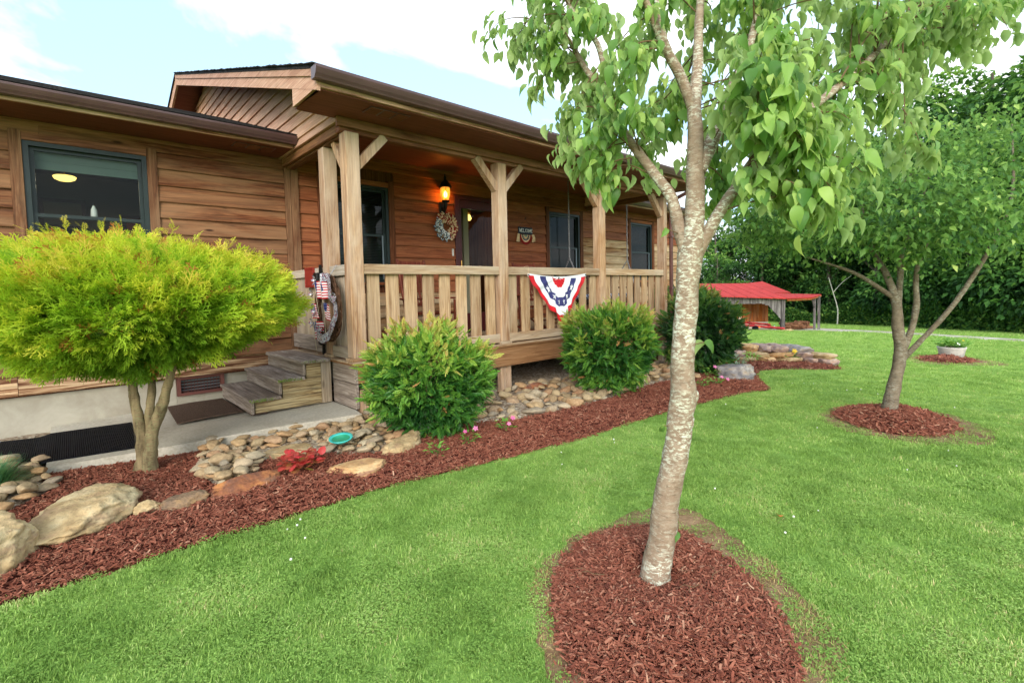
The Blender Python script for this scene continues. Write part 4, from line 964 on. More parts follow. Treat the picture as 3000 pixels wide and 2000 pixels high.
def flag(parent, base, right, down, w=0.15, h=0.10, seed=0):
    """small cloth flag: 13 stripes, canton and a stick, wavy in depth"""
    base, right, down = Vector(base), Vector(right).normalized(), Vector(down).normalized(); n_ = right.cross(down).normalized(); mb = MB(); nx = 7
    for i in range(13):
        for j in range(nx):
            def P(a, b):
                u, v_ = a / nx, b / 13
                return base + right * w * u + down * (h * v_ + 0.02 * u * u) + n_ * (0.012 * math.sin(u * 7 + seed + v_ * 2))
            mi = 2 if (i < 7 and j < 3) else (0 if i % 2 == 0 else 1)
            mb.add([P(j, i), P(j + 1, i), P(j + 1, i + 1), P(j, i + 1)], [(0, 1, 2, 3)], mi, True)
    for a in range(4):
        for b in range(3):
            p = base + right * (w * 3 / nx * (a + 0.5) / 4) + down * (h * 7 / 13 * (b + 0.5) / 3) + n_ * (0.012 * math.sin((a + 0.5) / 4 * 3 / nx * 7 + seed + (b + .5) / 3 * 7 / 13 * 2)); s_ = 0.0035
            for sg in (-1, 1): mb.add([p + n_ * 0.002 * sg - right * s_, p + n_ * 0.002 * sg - down * s_, p + n_ * 0.002 * sg + right * s_, p + n_ * 0.002 * sg + down * s_], [(0, 1, 2, 3)], 1)
    f = wpart('flag', mb, [M['f_red'], M['f_white'], M['f_blue']], parent, False)
    s_ = MB(); s_.tube([base - down * 0.012, base + down * (h * 1.9)], 0.003, 6); wpart('stick', s_, M['stick'], f)
wr = thing('grapevine_wreath', 'oval grapevine wreath with small flags and a glittering ribbon on the end railing', 'wreath', (2.17, 5.45, 1.1))
WC = Vector((2.165, 5.46, 1.10))
for q in range(22):
    ph = rw.random() * 6.3; ry, rz_ = 0.30 + rw.uniform(-0.05, 0.04), 0.335 + rw.uniform(-0.05, 0.04); tw = rw.choice((3, 4, 5, -4, -3)); b_ = MB()
    b_.tube([WC + Vector((0.022 * math.cos(tw * a + ph), (ry + 0.022 * math.sin(tw * a + ph)) * math.cos(a), (rz_ + 0.022 * math.sin(tw * a + ph)) * math.sin(a))) for a in np.linspace(0, 2 * PI, 49)], rw.uniform(0.004, 0.009), 5, cap=False)
    wpart('vine', b_, M['vine'], wr)
b_ = MB(); n = 90
for i in range(n):                                   # ribbon spiralling over the lower right half and upper left
    def rp(i, s_):
        a = -2.5 + i / n * 4.1; rr = 0.055 + 0.012 * math.sin(i * 0.8); tw = i * 0.23
        c0 = WC + Vector((0, 0.30 * math.cos(PI - a), 0.335 * math.sin(a)))
        return c0 + Vector((-0.03 + rr * 0.35 * math.cos(tw) - 0.03, rr * math.sin(tw) * 0.5, rr * math.cos(tw) * 0.4)) + Vector((0, math.cos(PI - a), math.sin(a))) * s_ * 0.05
    b_.add([rp(i, -1), rp(i + 1, -1), rp(i + 1, 1), rp(i, 1)], [(0, 1, 2, 3)], 0, True)
wpart('ribbon', b_, M['sequin'], wr, False)
for k, (y, z) in enumerate(((5.80, 1.26), (5.83, 0.92), (5.74, 1.06), (5.60, 0.85), (5.13, 1.22), (5.69, 1.42))):
    b_ = MB(); s_ = 0.035
    for j in range(5):
        a = j * 1.256; b_.add([(0, 0, 0), (-0.03, s_ * 1.3 * math.cos(a - .4), s_ * 1.3 * math.sin(a - .4)), (-0.045, s_ * 1.7 * math.cos(a), s_ * 1.7 * math.sin(a)), (-0.03, s_ * 1.3 * math.cos(a + .4), s_ * 1.3 * math.sin(a + .4))], [(0, 1, 2, 3)], 0, True)
    part('bow', b_, M['sequin'], wr, (2.13, y, z), False)
for k, (y, z, dy, w_, h_) in enumerate(((5.70, 1.40, -0.35, 0.13, 0.20), (5.54, 1.39, -0.55, 0.15, 0.20), (5.82, 1.14, -0.5, 0.13, 0.17), (5.42, 1.16, 0.25, 0.10, 0.18), (5.80, 0.93, -0.3, 0.22, 0.20))):
    flag(wr, (2.105, y, z), (0.15, -1, 0.15 if k != 3 else -0.1), (0.05, dy * 0.5, -1), w_, h_, k * 1.7)
b_ = MB(); b_.tube([(2.14, 5.40, 1.41), (2.235, 5.33, 1.578)], 0.003, 5); b_.tube([(2.14, 5.40, 1.41), (2.235, 5.37, 1.578)], 0.003, 5); wpart('hanging_wire', b_, M['steel'], wr)

# coach lantern by the door
LX, LY, LZ = 4.745, 6.80, 2.83
ln = thing('wall_lantern', 'lit black coach lantern with amber glass on the porch wall beside the door', 'lantern', (LX, WY - 0.03, 2.75))
b_ = MB(); b_.cbox((LX, WY - 0.045, 2.66), (0.11, 0.03, 0.20), 0, 0.012); wpart('backplate', b_, M['black_metal'], ln)
b_ = MB(); b_.tube([(LX, WY - 0.05, 2.64), (LX, WY - 0.10, 2.60), (LX, LY, 2.66), (LX, LY, 2.74)], [0.03, 0.028, 0.026, 0.035], 10); b_.lathe([(0.0, -0.10), (0.055, -0.095), (0.065, -0.07), (0.06, -0.06), (0.0, -0.06)], (LX, LY, LZ), 14); wpart('arm', b_, M['black_metal'], ln)
b_ = MB(); b_.lathe([(0.055, -0.06), (0.078, 0.02), (0.085, 0.08), (0.078, 0.15)], (LX, LY, LZ), 18); wpart('glass', b_, M['amber'], ln)
b_ = MB()
for k in range(6):
    a = k * PI / 3; b_.tube([(LX + r * math.cos(a), LY + r * math.sin(a), LZ + z) for r, z in ((0.058, -0.06), (0.081, 0.02), (0.088, 0.08), (0.081, 0.15))], 0.004, 5)
b_.lathe([(0.0, 0.145), (0.105, 0.145), (0.11, 0.16), (0.085, 0.20), (0.055, 0.245), (0.025, 0.27), (0.018, 0.30), (0.026, 0.315), (0.012, 0.335), (0.01, 0.36), (0.0, 0.385)], (LX, LY, LZ), 18); wpart('cage', b_, M['black_metal'], ln)
b_ = MB(); b_.lathe([(0.0, -0.02), (0.02, -0.01), (0.032, 0.03), (0.028, 0.06), (0.010, 0.09), (0.0, 0.1)], (LX, LY, LZ), 14); wpart('bulb', b_, M['bulb'], ln)
pl_d = bpy.data.lights.new('lantern_light', 'POINT'); pl_d.energy = 3.2; pl_d.color = (1.0, 0.38, 0.10); pl_d.shadow_soft_size = 0.05
plo = bpy.data.objects.new('lantern_light', pl_d); COL.objects.link(plo); plo.parent = ln; plo.location = Vector((LX, LY, LZ + 0.03)) - WLOC[ln.name]

# flag wreath by the door: strips of torn cloth round a ring
fw = thing('flag_wreath', 'round wreath of blue star cloth and red and cream strips beside the front door', 'wreath', (4.76, WY - 0.05, 2.34))
FC = Vector((4.775, WY - 0.075, 2.34)); RR = 0.155
b_ = MB(); b_.tube([FC + Vector((RR * math.cos(a), 0.01, RR * math.sin(a))) for a in np.linspace(0, 2 * PI, 33)], 0.03, 8, cap=False); wpart('ring', b_, M['cream'], fw)
bands = {'blue_strip': ([M['f_blue'] if 0 else mat_plain('star_cloth', srgb(78, 100, 120), 0.85), M['f_white']], []), 'red_strip': ([M['barn_red']], []), 'cream_strip': ([M['cream']], [])}
for k in range(330):
    a = rw.random() * 2 * PI; blue = 2.5 < a < 5.0
    kind = 'blue_strip' if blue else ('red_strip' if int(a * 9) % 2 else 'cream_strip')
    rr = RR + rw.uniform(-0.075, 0.08); c0 = FC + Vector((rr * math.cos(a), -0.02 - 0.035 * math.cos((rr - RR) / 0.07 * 1.4), rr * math.sin(a)))
    d1 = Vector((math.cos(a + rw.uniform(-1.0, 1.0)), rw.uniform(-0.5, 0.1), math.sin(a + rw.uniform(-1.0, 1.0)))).normalized(); d2 = d1.cross(Vector((rw.uniform(-.4, .4), -1, rw.uniform(-.4, .4)))).normalized()
    L, w_ = rw.uniform(0.035, 0.06), rw.uniform(0.012, 0.018)
    bands[kind][1].append((c0, d1, d2, L, w_))
for kind, (mats, items) in bands.items():
    for (c0, d1, d2, L, w_) in items:
        b_ = MB(); up_ = Vector((0, -0.014, 0))
        b_.add([c0 - d1 * L / 2 - d2 * w_, c0 - d1 * L / 2 + d2 * w_, c0 + up_ - d2 * w_, c0 + up_ + d2 * w_, c0 + d1 * L / 2 - d2 * w_, c0 + d1 * L / 2 + d2 * w_], [(0, 2, 3, 1), (2, 4, 5, 3)], 0, True)
        if kind == 'blue_strip':
            for q in range(2):
                p = c0 + up_ * (1.25 if q == 0 else 0.7) + d1 * (0 if q == 0 else L * 0.32); s_ = 0.0075
                b_.add([p + Vector((s_ * math.cos(j * PI / 3), -0.003, s_ * math.sin(j * PI / 3))) for j in range(6)], [(0, 1, 2, 3, 4, 5)], 1)
        wpart(kind, b_, mats, fw, False)

# WELCOME sign
sg_ = thing('welcome_sign', 'small navy WELCOME sign with a bunting fan hanging on the porch wall', 'sign', (6.68, WY - 0.04, 2.2))
M['signblue'] = mat_plain('sign_navy', srgb(26, 36, 52), 0.5, 0, 0.3, 0.15)
bpart('board', 6.49, 6.87, WY - 0.05, WY - 0.034, 2.335, 2.47, M['signblue'], sg_, 0.003)
LET = {'W': [((0, 1), (.25, 0)), ((.25, 0), (.5, .8)), ((.5, .8), (.75, 0)), ((.75, 0), (1, 1))], 'E': [((0, 0), (0, 1)), ((0, 1), (.8, 1)), ((0, .5), (.6, .5)), ((0, 0), (.8, 0))], 'L': [((0, 0), (0, 1)), ((0, 0), (.8, 0))],
       'C': [((.9, .85), (.5, 1)), ((.5, 1), (.1, .75)), ((.1, .75), (.1, .25)), ((.1, .25), (.5, 0)), ((.5, 0), (.9, .15))], 'O': [((.5, 1), (.95, .75)), ((.95, .75), (.95, .25)), ((.95, .25), (.5, 0)), ((.5, 0), (.05, .25)), ((.05, .25), (.05, .75)), ((.05, .75), (.5, 1))],
       'M': [((0, 0), (.08, 1)), ((.08, 1), (.5, .2)), ((.5, .2), (.92, 1)), ((.92, 1), (1, 0))]}
SER = {'W': [(0, 1), (1, 1)], 'E': [(0, 0), (0, 1)], 'L': [(0, 0), (0, 1)], 'C': [], 'O': [], 'M': [(0, 0), (1, 0)]}
x = 6.515
for ch in 'WELCOME':
    w_ = 0.042 if ch != 'M' and ch != 'W' else 0.052; b_ = MB(); hh = 0.062; y_ = WY - 0.0515
    for (p, q) in LET[ch]:
        a_, b2 = Vector((x + p[0] * w_, y_, 2.372 + p[1] * hh)), Vector((x + q[0] * w_, y_, 2.372 + q[1] * hh)); d = (b2 - a_).normalized(); n_ = Vector((-d.z, 0, d.x)) * 0.0048
        b_.add([a_ - n_ - d * .003, b2 - n_ + d * .003, b2 + n_ + d * .003, a_ + n_ - d * .003], [(0, 1, 2, 3)])
    for p in SER[ch]: b_.add([(x + p[0] * w_ + sx, y_ - 0.0004, 2.372 + p[1] * hh + sz) for sx, sz in ((-.009, -.003), (.009, -.003), (.009, .003), (-.009, .003))], [(0, 1, 2, 3)])
    wpart('letter', b_, M['f_white'], sg_, False); x += w_ + 0.0075
FN = Vector((6.68, WY - 0.048, 2.322))
for k, (r0, r1, m_) in enumerate(((0.0, 0.045, mat_plain('sage_cloth', srgb(150, 176, 160), 0.8)), (0.045, 0.075, M['cream']), (0.075, 0.112, M['signblue']), (0.112, 0.135, M['cream']), (0.135, 0.185, M['barn_red']))):
    b_ = MB(); n = 28
    for i in range(n):
        def P(i, r): a = PI + PI * i / n; return FN + Vector((r * math.cos(a) * 0.92, -0.008 * abs(math.sin(i * PI / 2)) - 0.002, r * math.sin(a) * 1.05))
        b_.add([P(i, r0), P(i + 1, r0), P(i + 1, r1), P(i, r1)], [(0, 1, 2, 3)])
    wpart('fan_band', b_, m_, sg_, False)
for k in range(7):
    a = PI + PI * (k + 0.5) / 7; b_ = MB(); p = FN + Vector((0.093 * math.cos(a) * .92, -0.013, 0.093 * math.sin(a) * 1.05)); b_.add([p + Vector(((0.009 if j % 2 == 0 else 0.004) * math.sin(j * PI / 5), 0, (0.009 if j % 2 == 0 else 0.004) * math.cos(j * PI / 5))) for j in range(10)], [tuple(range(10))]); wpart('star', b_, M['f_white'], sg_, False)
for sx in (-1, 1):
    for j in range(4):
        b_ = MB(); x0 = 6.68 + sx * (0.175 + 0.012 * j); L = 0.12 + 0.05 * rw.random()
        b_.tube([(x0, WY - 0.055, 2.33), (x0 + sx * 0.02, WY - 0.065, 2.27), (x0 + sx * 0.012 * j, WY - 0.055, 2.33 - L)], [0.014, 0.016, 0.008], 6); wpart('rag_tie', b_, M['cream'], sg_)
b_ = MB()
for sx in (-1, 1): b_.tube([(6.68, WY - 0.045, 2.63), (6.68 + sx * 0.17, WY - 0.045, 2.47)], 0.002, 4)
b_.tube([(6.68, WY - 0.03, 2.63), (6.68, WY - 0.06, 2.63), (6.68, WY - 0.062, 2.655)], 0.004, 5); b_.add([(6.68 + (0.022 if j % 2 == 0 else 0.009) * math.sin(j * PI / 5), WY - 0.064, 2.645 + (0.022 if j % 2 == 0 else 0.009) * math.cos(j * PI / 5)) for j in range(10)], [tuple(range(10))]); wpart('hanger', b_, M['black_metal'], sg_)

# pleated bunting on the railing
bu = thing('bunting', 'pleated red, white and blue half-round bunting with stars tied to the porch railing', 'flag', (5.47, 4.985, 1.46))
BC = Vector((5.47, 4.985, 1.452)); RB = 0.64
NPL, NR = 72, 26
def bpt(i, r):
    a = PI + PI * i / NPL; c_, s_ = math.cos(a), math.sin(a); q = r / RB
    pl = 0.020 * q * math.sin(a * 18) * (0.4 + 0.6 * abs(s_)) + 0.012 * q * math.sin(a * 7 + 1)
    sag = 0.03 * (1 - c_ * c_) * 0.4
    narrow = 1.0 - 0.70 * abs(s_) * q ** 1.2
    z = r * s_ * 1.08 - 0.03 * (1 - abs(c_) * q) + 0.02 * q * math.sin(a * 11)
    xx = r * c_ * narrow + 0.07 * q * abs(s_) ** 2
    return BC + Vector((xx, -0.028 - 0.02 * q * abs(s_) + pl, z))
bnd = [(0.0, 0.22, 'f_brightred'), (0.22, 0.44, 'f_satin'), (0.44, 0.64, 'f_navy'), (0.64, 0.84, 'f_satin'), (0.84, 1.0, 'f_brightred')]
for q0, q1, mm in bnd:
    b_ = MB(); ns = 5
    grid = [[bpt(i, RB * (q0 + (q1 - q0) * j / ns)) for j in range(ns + 1)] for i in range(NPL + 1)]
    vs = [p for row in grid for p in row]; b_.add(vs, [(i * (ns + 1) + j, (i + 1) * (ns + 1) + j, (i + 1) * (ns + 1) + j + 1, i * (ns + 1) + j + 1) for i in range(NPL) for j in range(ns)], 0, True); wpart('cloth_band', b_, M[mm], bu, False)
for k, fi in enumerate((12, 22, 31, 41, 50, 61)):
    b_ = MB(); vs = []; 
    for j in range(10):
        rr = 0.050 if j % 2 == 0 else 0.021; an = j * PI / 5; i_ = fi + rr * math.sin(an) / (RB * 0.54) * NPL / PI; vs.append(bpt(i_, RB * 0.54 - rr * math.cos(an)) + Vector((0, -0.007, 0)))
    c0 = sum(vs, Vector()) / 10
    b_.add([c0] + vs, [(0, 1 + j, 1 + (j + 1) % 10) for j in range(10)]); wpart('star', b_, M['f_satin'], bu, False)
b_ = MB()
hp = [(BC + Vector((-RB - 0.01, -0.03, 0.03))).lerp(BC + Vector((RB + 0.01, -0.03, 0.035)), i / 16) + Vector((0, 0, -0.05 * math.sin(PI * i / 16))) for i in range(17)]
b_.add([p for p in hp] + [p + Vector((0, 0.002, -0.045)) for p in hp], [(i, i + 1, 18 + i, 17 + i) for i in range(16)], 0, True); wpart('heading', b_, M['f_satin'], bu, False)
for i in (0, 8, 16):
    g_ = MB(); g_.lathe([(0.006, 0), (0.013, 0), (0.013, 0.004), (0.006, 0.004)], (0, 0, 0), 10); o = part('grommet', g_, M['black_metal'], bu, hp[i] + Vector((0.02 if i == 0 else (-0.02 if i == 16 else 0), -0.002, -0.022))); o.rotation_euler = (PI / 2, 0, 0)
for i in (0, 16): 
    g_ = MB(); g_.tube([hp[i] + Vector((0.01 if i == 0 else -0.01, -0.002, -0.015)), hp[i] + Vector((0.01 if i == 0 else -0.01, -0.004, 0.10)), (hp[i].x, 5.03, 1.575)], 0.0022, 4); wpart('tie_string', g_, M['cream'], bu)

# rocking chairs
def rocker(loc, rz, label):
    t_ = thing('rocking_chair', label, 'chair', loc, rz, 'rocking chairs on the porch'); L = Vector(loc)
    def p(n_, mb): return link(n_, mb.mesh(n_), M['rocker'], t_, L)
    for s_ in (-1, 1):
        b = MB(); b.tube([(s_ * 0.27, y, 0.03 + 0.10 * ((y + 0.05) / 0.5) ** 2) for y in np.linspace(-0.48, 0.55, 12)], 0.02, 6); p('rocker_runner', b)
        b = MB(); b.tube([(s_ * 0.27, -0.24, 0.05), (s_ * 0.27, -0.25, 0.62)], 0.022, 8); p('leg', b)
        b = MB(); b.tube([(s_ * 0.25, 0.22, 0.06), (s_ * 0.25, 0.24, 0.45), (s_ * 0.25, 0.42, 1.22)], 0.022, 8); p('leg', b)
        b = MB(); b.cbox((s_ * 0.29, -0.02, 0.64), (0.09, 0.6, 0.025), 0, 0.006); p('arm', b)
    b = MB(); b.cbox((0, 0, 0.43), (0.54, 0.5, 0.03), 0, 0.006); p('seat', b)
    for z in (0.30, 0.20):
        b = MB(); b.tube([(-0.27, -0.245, z), (0.27, -0.245, z)], 0.014, 6); p('stretcher', b)
    for z, h in ((1.15, 0.10), (0.55, 0.05)):
        b = MB(); y = 0.25 + (z - 0.45) * 0.235; b.cbox((0, y, z), (0.5, 0.022, h), 0, 0.006); p('back_rail', b)
    for k in range(7):
        b = MB(); x_ = -0.20 + 0.0667 * k; b.add([(x_ + dx, 0.25 + (z - 0.45) * 0.235 + dy, z) for z in (0.57, 1.11) for dx, dy in ((-.017, -.006), (.017, -.006), (.017, .006), (-.017, .006))], [(3, 2, 1, 0), (4, 5, 6, 7), (0, 1, 5, 4), (1, 2, 6, 5), (2, 3, 7, 6), (3, 0, 4, 7)]); p('slat', b)
    return t_
rc = rocker((3.92, 6.1, 0.517), 0.12, 'red-brown rocking chair below the flag wreath, behind the left railing')
rc2 = copy_tree(rc, (6.2, 6.1, 0.517), -0.08, 'red-brown rocking chair below the WELCOME sign, behind the bunting')

# porch swing
sw = thing('porch_swing', 'dark wooden porch swing hanging on chains at the far end of the porch', 'swing', (7.85, 6.0, 0.95))
def chain(pts, r=0.016):
    b = MB(); pts = [Vector(p) for p in pts]; L = sum((pts[i + 1] - pts[i]).length for i in range(len(pts) - 1)); n = max(2, int(L / 0.040))
    for k in range(n):
        d = L * (k + 0.5) / n; i = 0
        while i < len(pts) - 2 and d > (pts[i + 1] - pts[i]).length: d -= (pts[i + 1] - pts[i]).length; i += 1
        t_ = (pts[i + 1] - pts[i]).normalized(); c0 = pts[i] + t_ * d; s_ = Vector((1, 0, 0)) if k % 2 else Vector((0, 1, 0)); s_ = (s_ - t_ * s_.dot(t_)).normalized()
        b.tube([c0 + t_ * 0.026 * math.cos(a) + s_ * 0.012 * math.sin(a) for a in np.linspace(0, 2 * PI, 9)], 0.006, 4, cap=False)
    return wpart('chain', b, M['steel'], sw)
for xs_ in (6.93, 8.78):
    chain([(xs_, 6.0, 3.28), (xs_, 6.0, 1.82)]); sg2 = 1 if xs_ < 7.5 else -1
    chain([(xs_, 6.0, 1.82), (xs_ + sg2 * 0.08, 5.74, 1.22)]); chain([(xs_, 6.0, 1.82), (xs_ + sg2 * 0.06, 6.3, 1.36)])
bpart('seat_frame', 7.0, 8.7, 5.72, 5.77, 0.94, 1.02, M['swing'], sw); bpart('seat_frame', 7.0, 8.7, 6.2, 6.25, 0.94, 1.02, M['swing'], sw)
for k in range(6): bpart('seat_slat', 7.02, 8.68, 5.73 + 0.083 * k, 5.80 + 0.083 * k, 1.022, 1.042, M['swing'], sw)
for k in range(18): bpart('back_slat', 7.04 + 0.092 * k, 7.10 + 0.092 * k, 6.26, 6.28, 0.98, 1.52, M['swing'], sw)
bpart('back_rail', 7.0, 8.7, 6.245, 6.258, 1.44, 1.52, M['swing'], sw)
for xa in (7.0, 8.63): bpart('arm', xa, xa + 0.07, 5.70, 6.28, 1.24, 1.265, M['swing'], sw); bpart('arm_post', xa + 0.01, xa + 0.06, 5.73, 5.78, 1.02, 1.24, M['swing'], sw)
t = NT('plaid_cushion'); v = t.tc('Object'); ck = t.n.new('ShaderNodeTexChecker'); ck.inputs['Scale'].default_value = 26; ck.inputs['Color1'].default_value = (*srgb(32, 44, 84), 1); ck.inputs['Color2'].default_value = (*srgb(180, 190, 206), 1); t.l.new(v, ck.inputs['Vector'])
M['plaid'] = t.done(t.pbsdf(ck.outputs['Color'], 0.9, None, 0, 0.1))
cu = thing('cushion', 'blue and white checked cushion lying along the porch swing seat', 'cushion', (7.85, 6.0, 1.043))
b_ = MB(); b_.cbox((0, 0, 0.045), (1.55, 0.42, 0.09), 0, 0.03); part('pad', b_, M['plaid'], cu, (7.85, 5.98, 1.043))

# mats on the walk
def drape(name, label, corners, n, m, th, mat, zf, cat='mat', edge=None):
    c0, c1, c2, c3 = [np.array(c, float) for c in corners]; b = MB(); o_ = thing(name, label, cat, tuple(sum(np.array([*c, 0]) for c in corners) / 4))
    def P(i, j, up):
        u, v_ = i / n, j / m; p = (c0 * (1 - u) + c1 * u) * (1 - v_) + (c3 * (1 - u) + c2 * u) * v_; return (p[0], p[1], zf(p[0], p[1]) + up)
    vs = [P(i, j, th) for i in range(n + 1) for j in range(m + 1)] + [P(i, j, 0.001) for i in range(n + 1) for j in range(m + 1)]; K = (n + 1) * (m + 1); q = lambda i, j: i * (m + 1) + j
    fs = [(q(i, j), q(i + 1, j), q(i + 1, j + 1), q(i, j + 1)) for i in range(n) for j in range(m)]
    fs += [(q(i, 0), K + q(i, 0), K + q(i + 1, 0), q(i + 1, 0)) for i in range(n)] + [(q(i, m), q(i + 1, m), K + q(i + 1, m), K + q(i, m)) for i in range(n)]
    fs += [(q(0, j), q(0, j + 1), K + q(0, j + 1), K + q(0, j)) for j in range(m)] + [(q(n, j), K + q(n, j), K + q(n, j + 1), q(n, j + 1)) for j in range(m)]
    b.add(vs, fs); wpart('pad', b, mat, o_)
    if edge:
        for (pa, pb) in edge:
            e = MB(); A, B_ = np.array(pa), np.array(pb); d_ = (B_ - A) / np.linalg.norm(B_ - A); nn = np.array([-d_[1], d_[0]]) * 0.016
            k_ = 8; P_ = [A + (B_ - A) * i / k_ for i in range(k_ + 1)]
            e.add([(p[0] - nn[0], p[1] - nn[1], zf(*p) + th + 0.004) for p in P_] + [(p[0] + nn[0], p[1] + nn[1], zf(*p) + th + 0.004) for p in P_], [(i, i + 1, k_ + 2 + i, k_ + 1 + i) for i in range(k_)]); wpart('edging', e, M['rubber_edge'], o_)
    return o_
zmat = lambda x, y: zt(x) + 0.001 if x > -0.19 else zt(-0.2) - 0.03 * min(1, (-0.19 - x) / 0.1) + 0.001
drape('rubber_mat', 'black ribbed rubber mat lying over the end of the concrete walk', [(-0.60, 5.60), (0.36, 5.25), (0.42, 6.33), (-0.56, 6.70)], 24, 4, 0.014, M['rubber'], zmat, 'mat', [((-0.60, 5.62), (-0.56, 6.69))])
drape('door_mat', 'brown bristle door mat at the foot of the wooden steps', [(0.74, 5.83), (1.335, 5.85), (1.335, 6.79), (0.78, 6.81)], 8, 8, 0.013, M['doormat'], lambda x, y: zt(x) + 0.001, 'mat')
# ------------------------------------------------------------------ stones
def rock_mesh(name, sub, dims, seed, rough=0.25, cuts=6, flat_top=0.0, fine=0.05):
    """a stone: icosphere cut by random planes, then roughened"""
    rr = random.Random(seed); bm = bmesh.new(); bmesh.ops.create_icosphere(bm, subdivisions=sub, radius=1.0)
    pls = []
    for _ in range(cuts):
        n_ = Vector((rr.gauss(0, 1), rr.gauss(0, 1), rr.gauss(0, 0.7))).normalized(); pls.append((n_, rr.uniform(0.62, 0.9)))
    if flat_top: pls.append((Vector((rr.uniform(-.12, .12), rr.uniform(-.12, .12), 1)).normalized(), flat_top))
    so = Vector((seed * 1.7, seed * 0.3, 0))
    for v in bm.verts:
        p = v.co.copy()
        p *= 1 + rough * mnoise.noise(p * 1.1 + so)
        for n_, d in pls:
            k = p.dot(n_) - d
            if k > 0: p -= n_ * k * 0.9
        p *= 1 + fine * mnoise.noise(p * 4.2 + so) + fine * 0.6 * mnoise.noise(p * 10 + so) - fine * 1.1 * max(0, 0.25 - abs(mnoise.noise(Vector((p.x * 1.2, p.y * 1.2, p.z * 3.5)) + so))) * 2
        v.co = Vector((p.x * dims[0] / 2, p.y * dims[1] / 2, p.z * dims[2] / 2))
    me = bpy.data.meshes.new(name); bm.to_mesh(me); bm.free()
    me.polygons.foreach_set('use_smooth', [True] * len(me.polygons)); return me
def boulder(name, label, x, y, dims, rz, mat, seed, sink=0.3, cuts=6, flat_top=0.0, sub=5, tilt=(0, 0), dz=0.0):
    o = link(name, rock_mesh(name, sub, dims, seed, 0.30, cuts + 5, flat_top, 0.09), mat, None, (x, y, g1(x) + 0.045 + dims[2] * (0.5 - sink) + dz), (tilt[0], tilt[1], rz))
    return tag(o, label, 'rock')
boulder('boulder', 'large pale tan sandstone boulder at the bed edge below the cypress', -0.03, 3.86, (0.60, 0.62, 0.30), 0.15, M['rock_tan'], 4, 0.32, 7, 0.62)
boulder('boulder', 'tan boulder with a rounded cracked top at the left end of the bed', -0.38, 3.62, (0.44, 0.60, 0.38), 0.3, M['rock_tan'], 9, 0.3, 5, 0.7)
boulder('cobble', 'smooth loaf-shaped yellow stone between the big boulder and the brown slab', 0.29, 3.80, (0.20, 0.10, 0.10), 0.35, M['rock_tan'], 12, 0.25, 0)
boulder('slab_stone', 'low brown stone slab next to the loaf-shaped yellow stone', 0.49, 3.76, (0.32, 0.18, 0.13), 0.12, M['rock_brown'], 17, 0.3, 5, 0.7)
boulder('slab_stone', 'long rust-red slab lying at a slant in front of the river stones', 0.85, 3.80, (0.52, 0.22, 0.16), 0.22, M['rock_red'], 21, 0.35, 6, 0.6, tilt=(0.25, 0))
boulder('slab_stone', 'flat banded tan and mauve slab right of the red-leaved plant', 1.60, 3.58, (0.50, 0.34, 0.13), -0.5, M['rock_band'], 27, 0.35, 7, 0.55)
boulder('slab_stone', 'long tan stone leaning under the left-hand green shrub', 2.14, 3.80, (0.56, 0.24, 0.17), 0.35, M['rock_tan'], 33, 0.3, 5, 0.7, tilt=(0.15, -0.1))
boulder('flagstone', 'flat cream flagstone lying among the river stones', 1.36, 4.36, (0.50, 0.42, 0.08), 0.1, M['rock_tan'], 38, 0.2, 6, 0.5)
boulder('slab_stone', 'rusty brown stone at the edge of the gravel under the porch', 4.75, 4.80, (0.46, 0.22, 0.20), -0.1, M['rock_red'], 41, 0.35, 5)
boulder('slab_stone', 'dark brown stone under the porch beside the right-hand green shrub', 5.60, 4.85, (0.5, 0.22, 0.16), 0.0, M['rock_brown'], 43, 0.35, 5)
boulder('boulder', 'grey and white weathered rock at the corner of the bed by the dark shrub', 7.95, 3.40, (0.78, 0.50, 0.42), -0.6, M['rock_grey'], 47, 0.3, 6, 0.62)
boulder('flagstone', 'large pink-grey flat stone at the front of the river stones beside the walk', 1.15, 4.98, (0.3, 0.16, 0.08), 0.5, M['rock_purple'], 51, 0.2, 4)

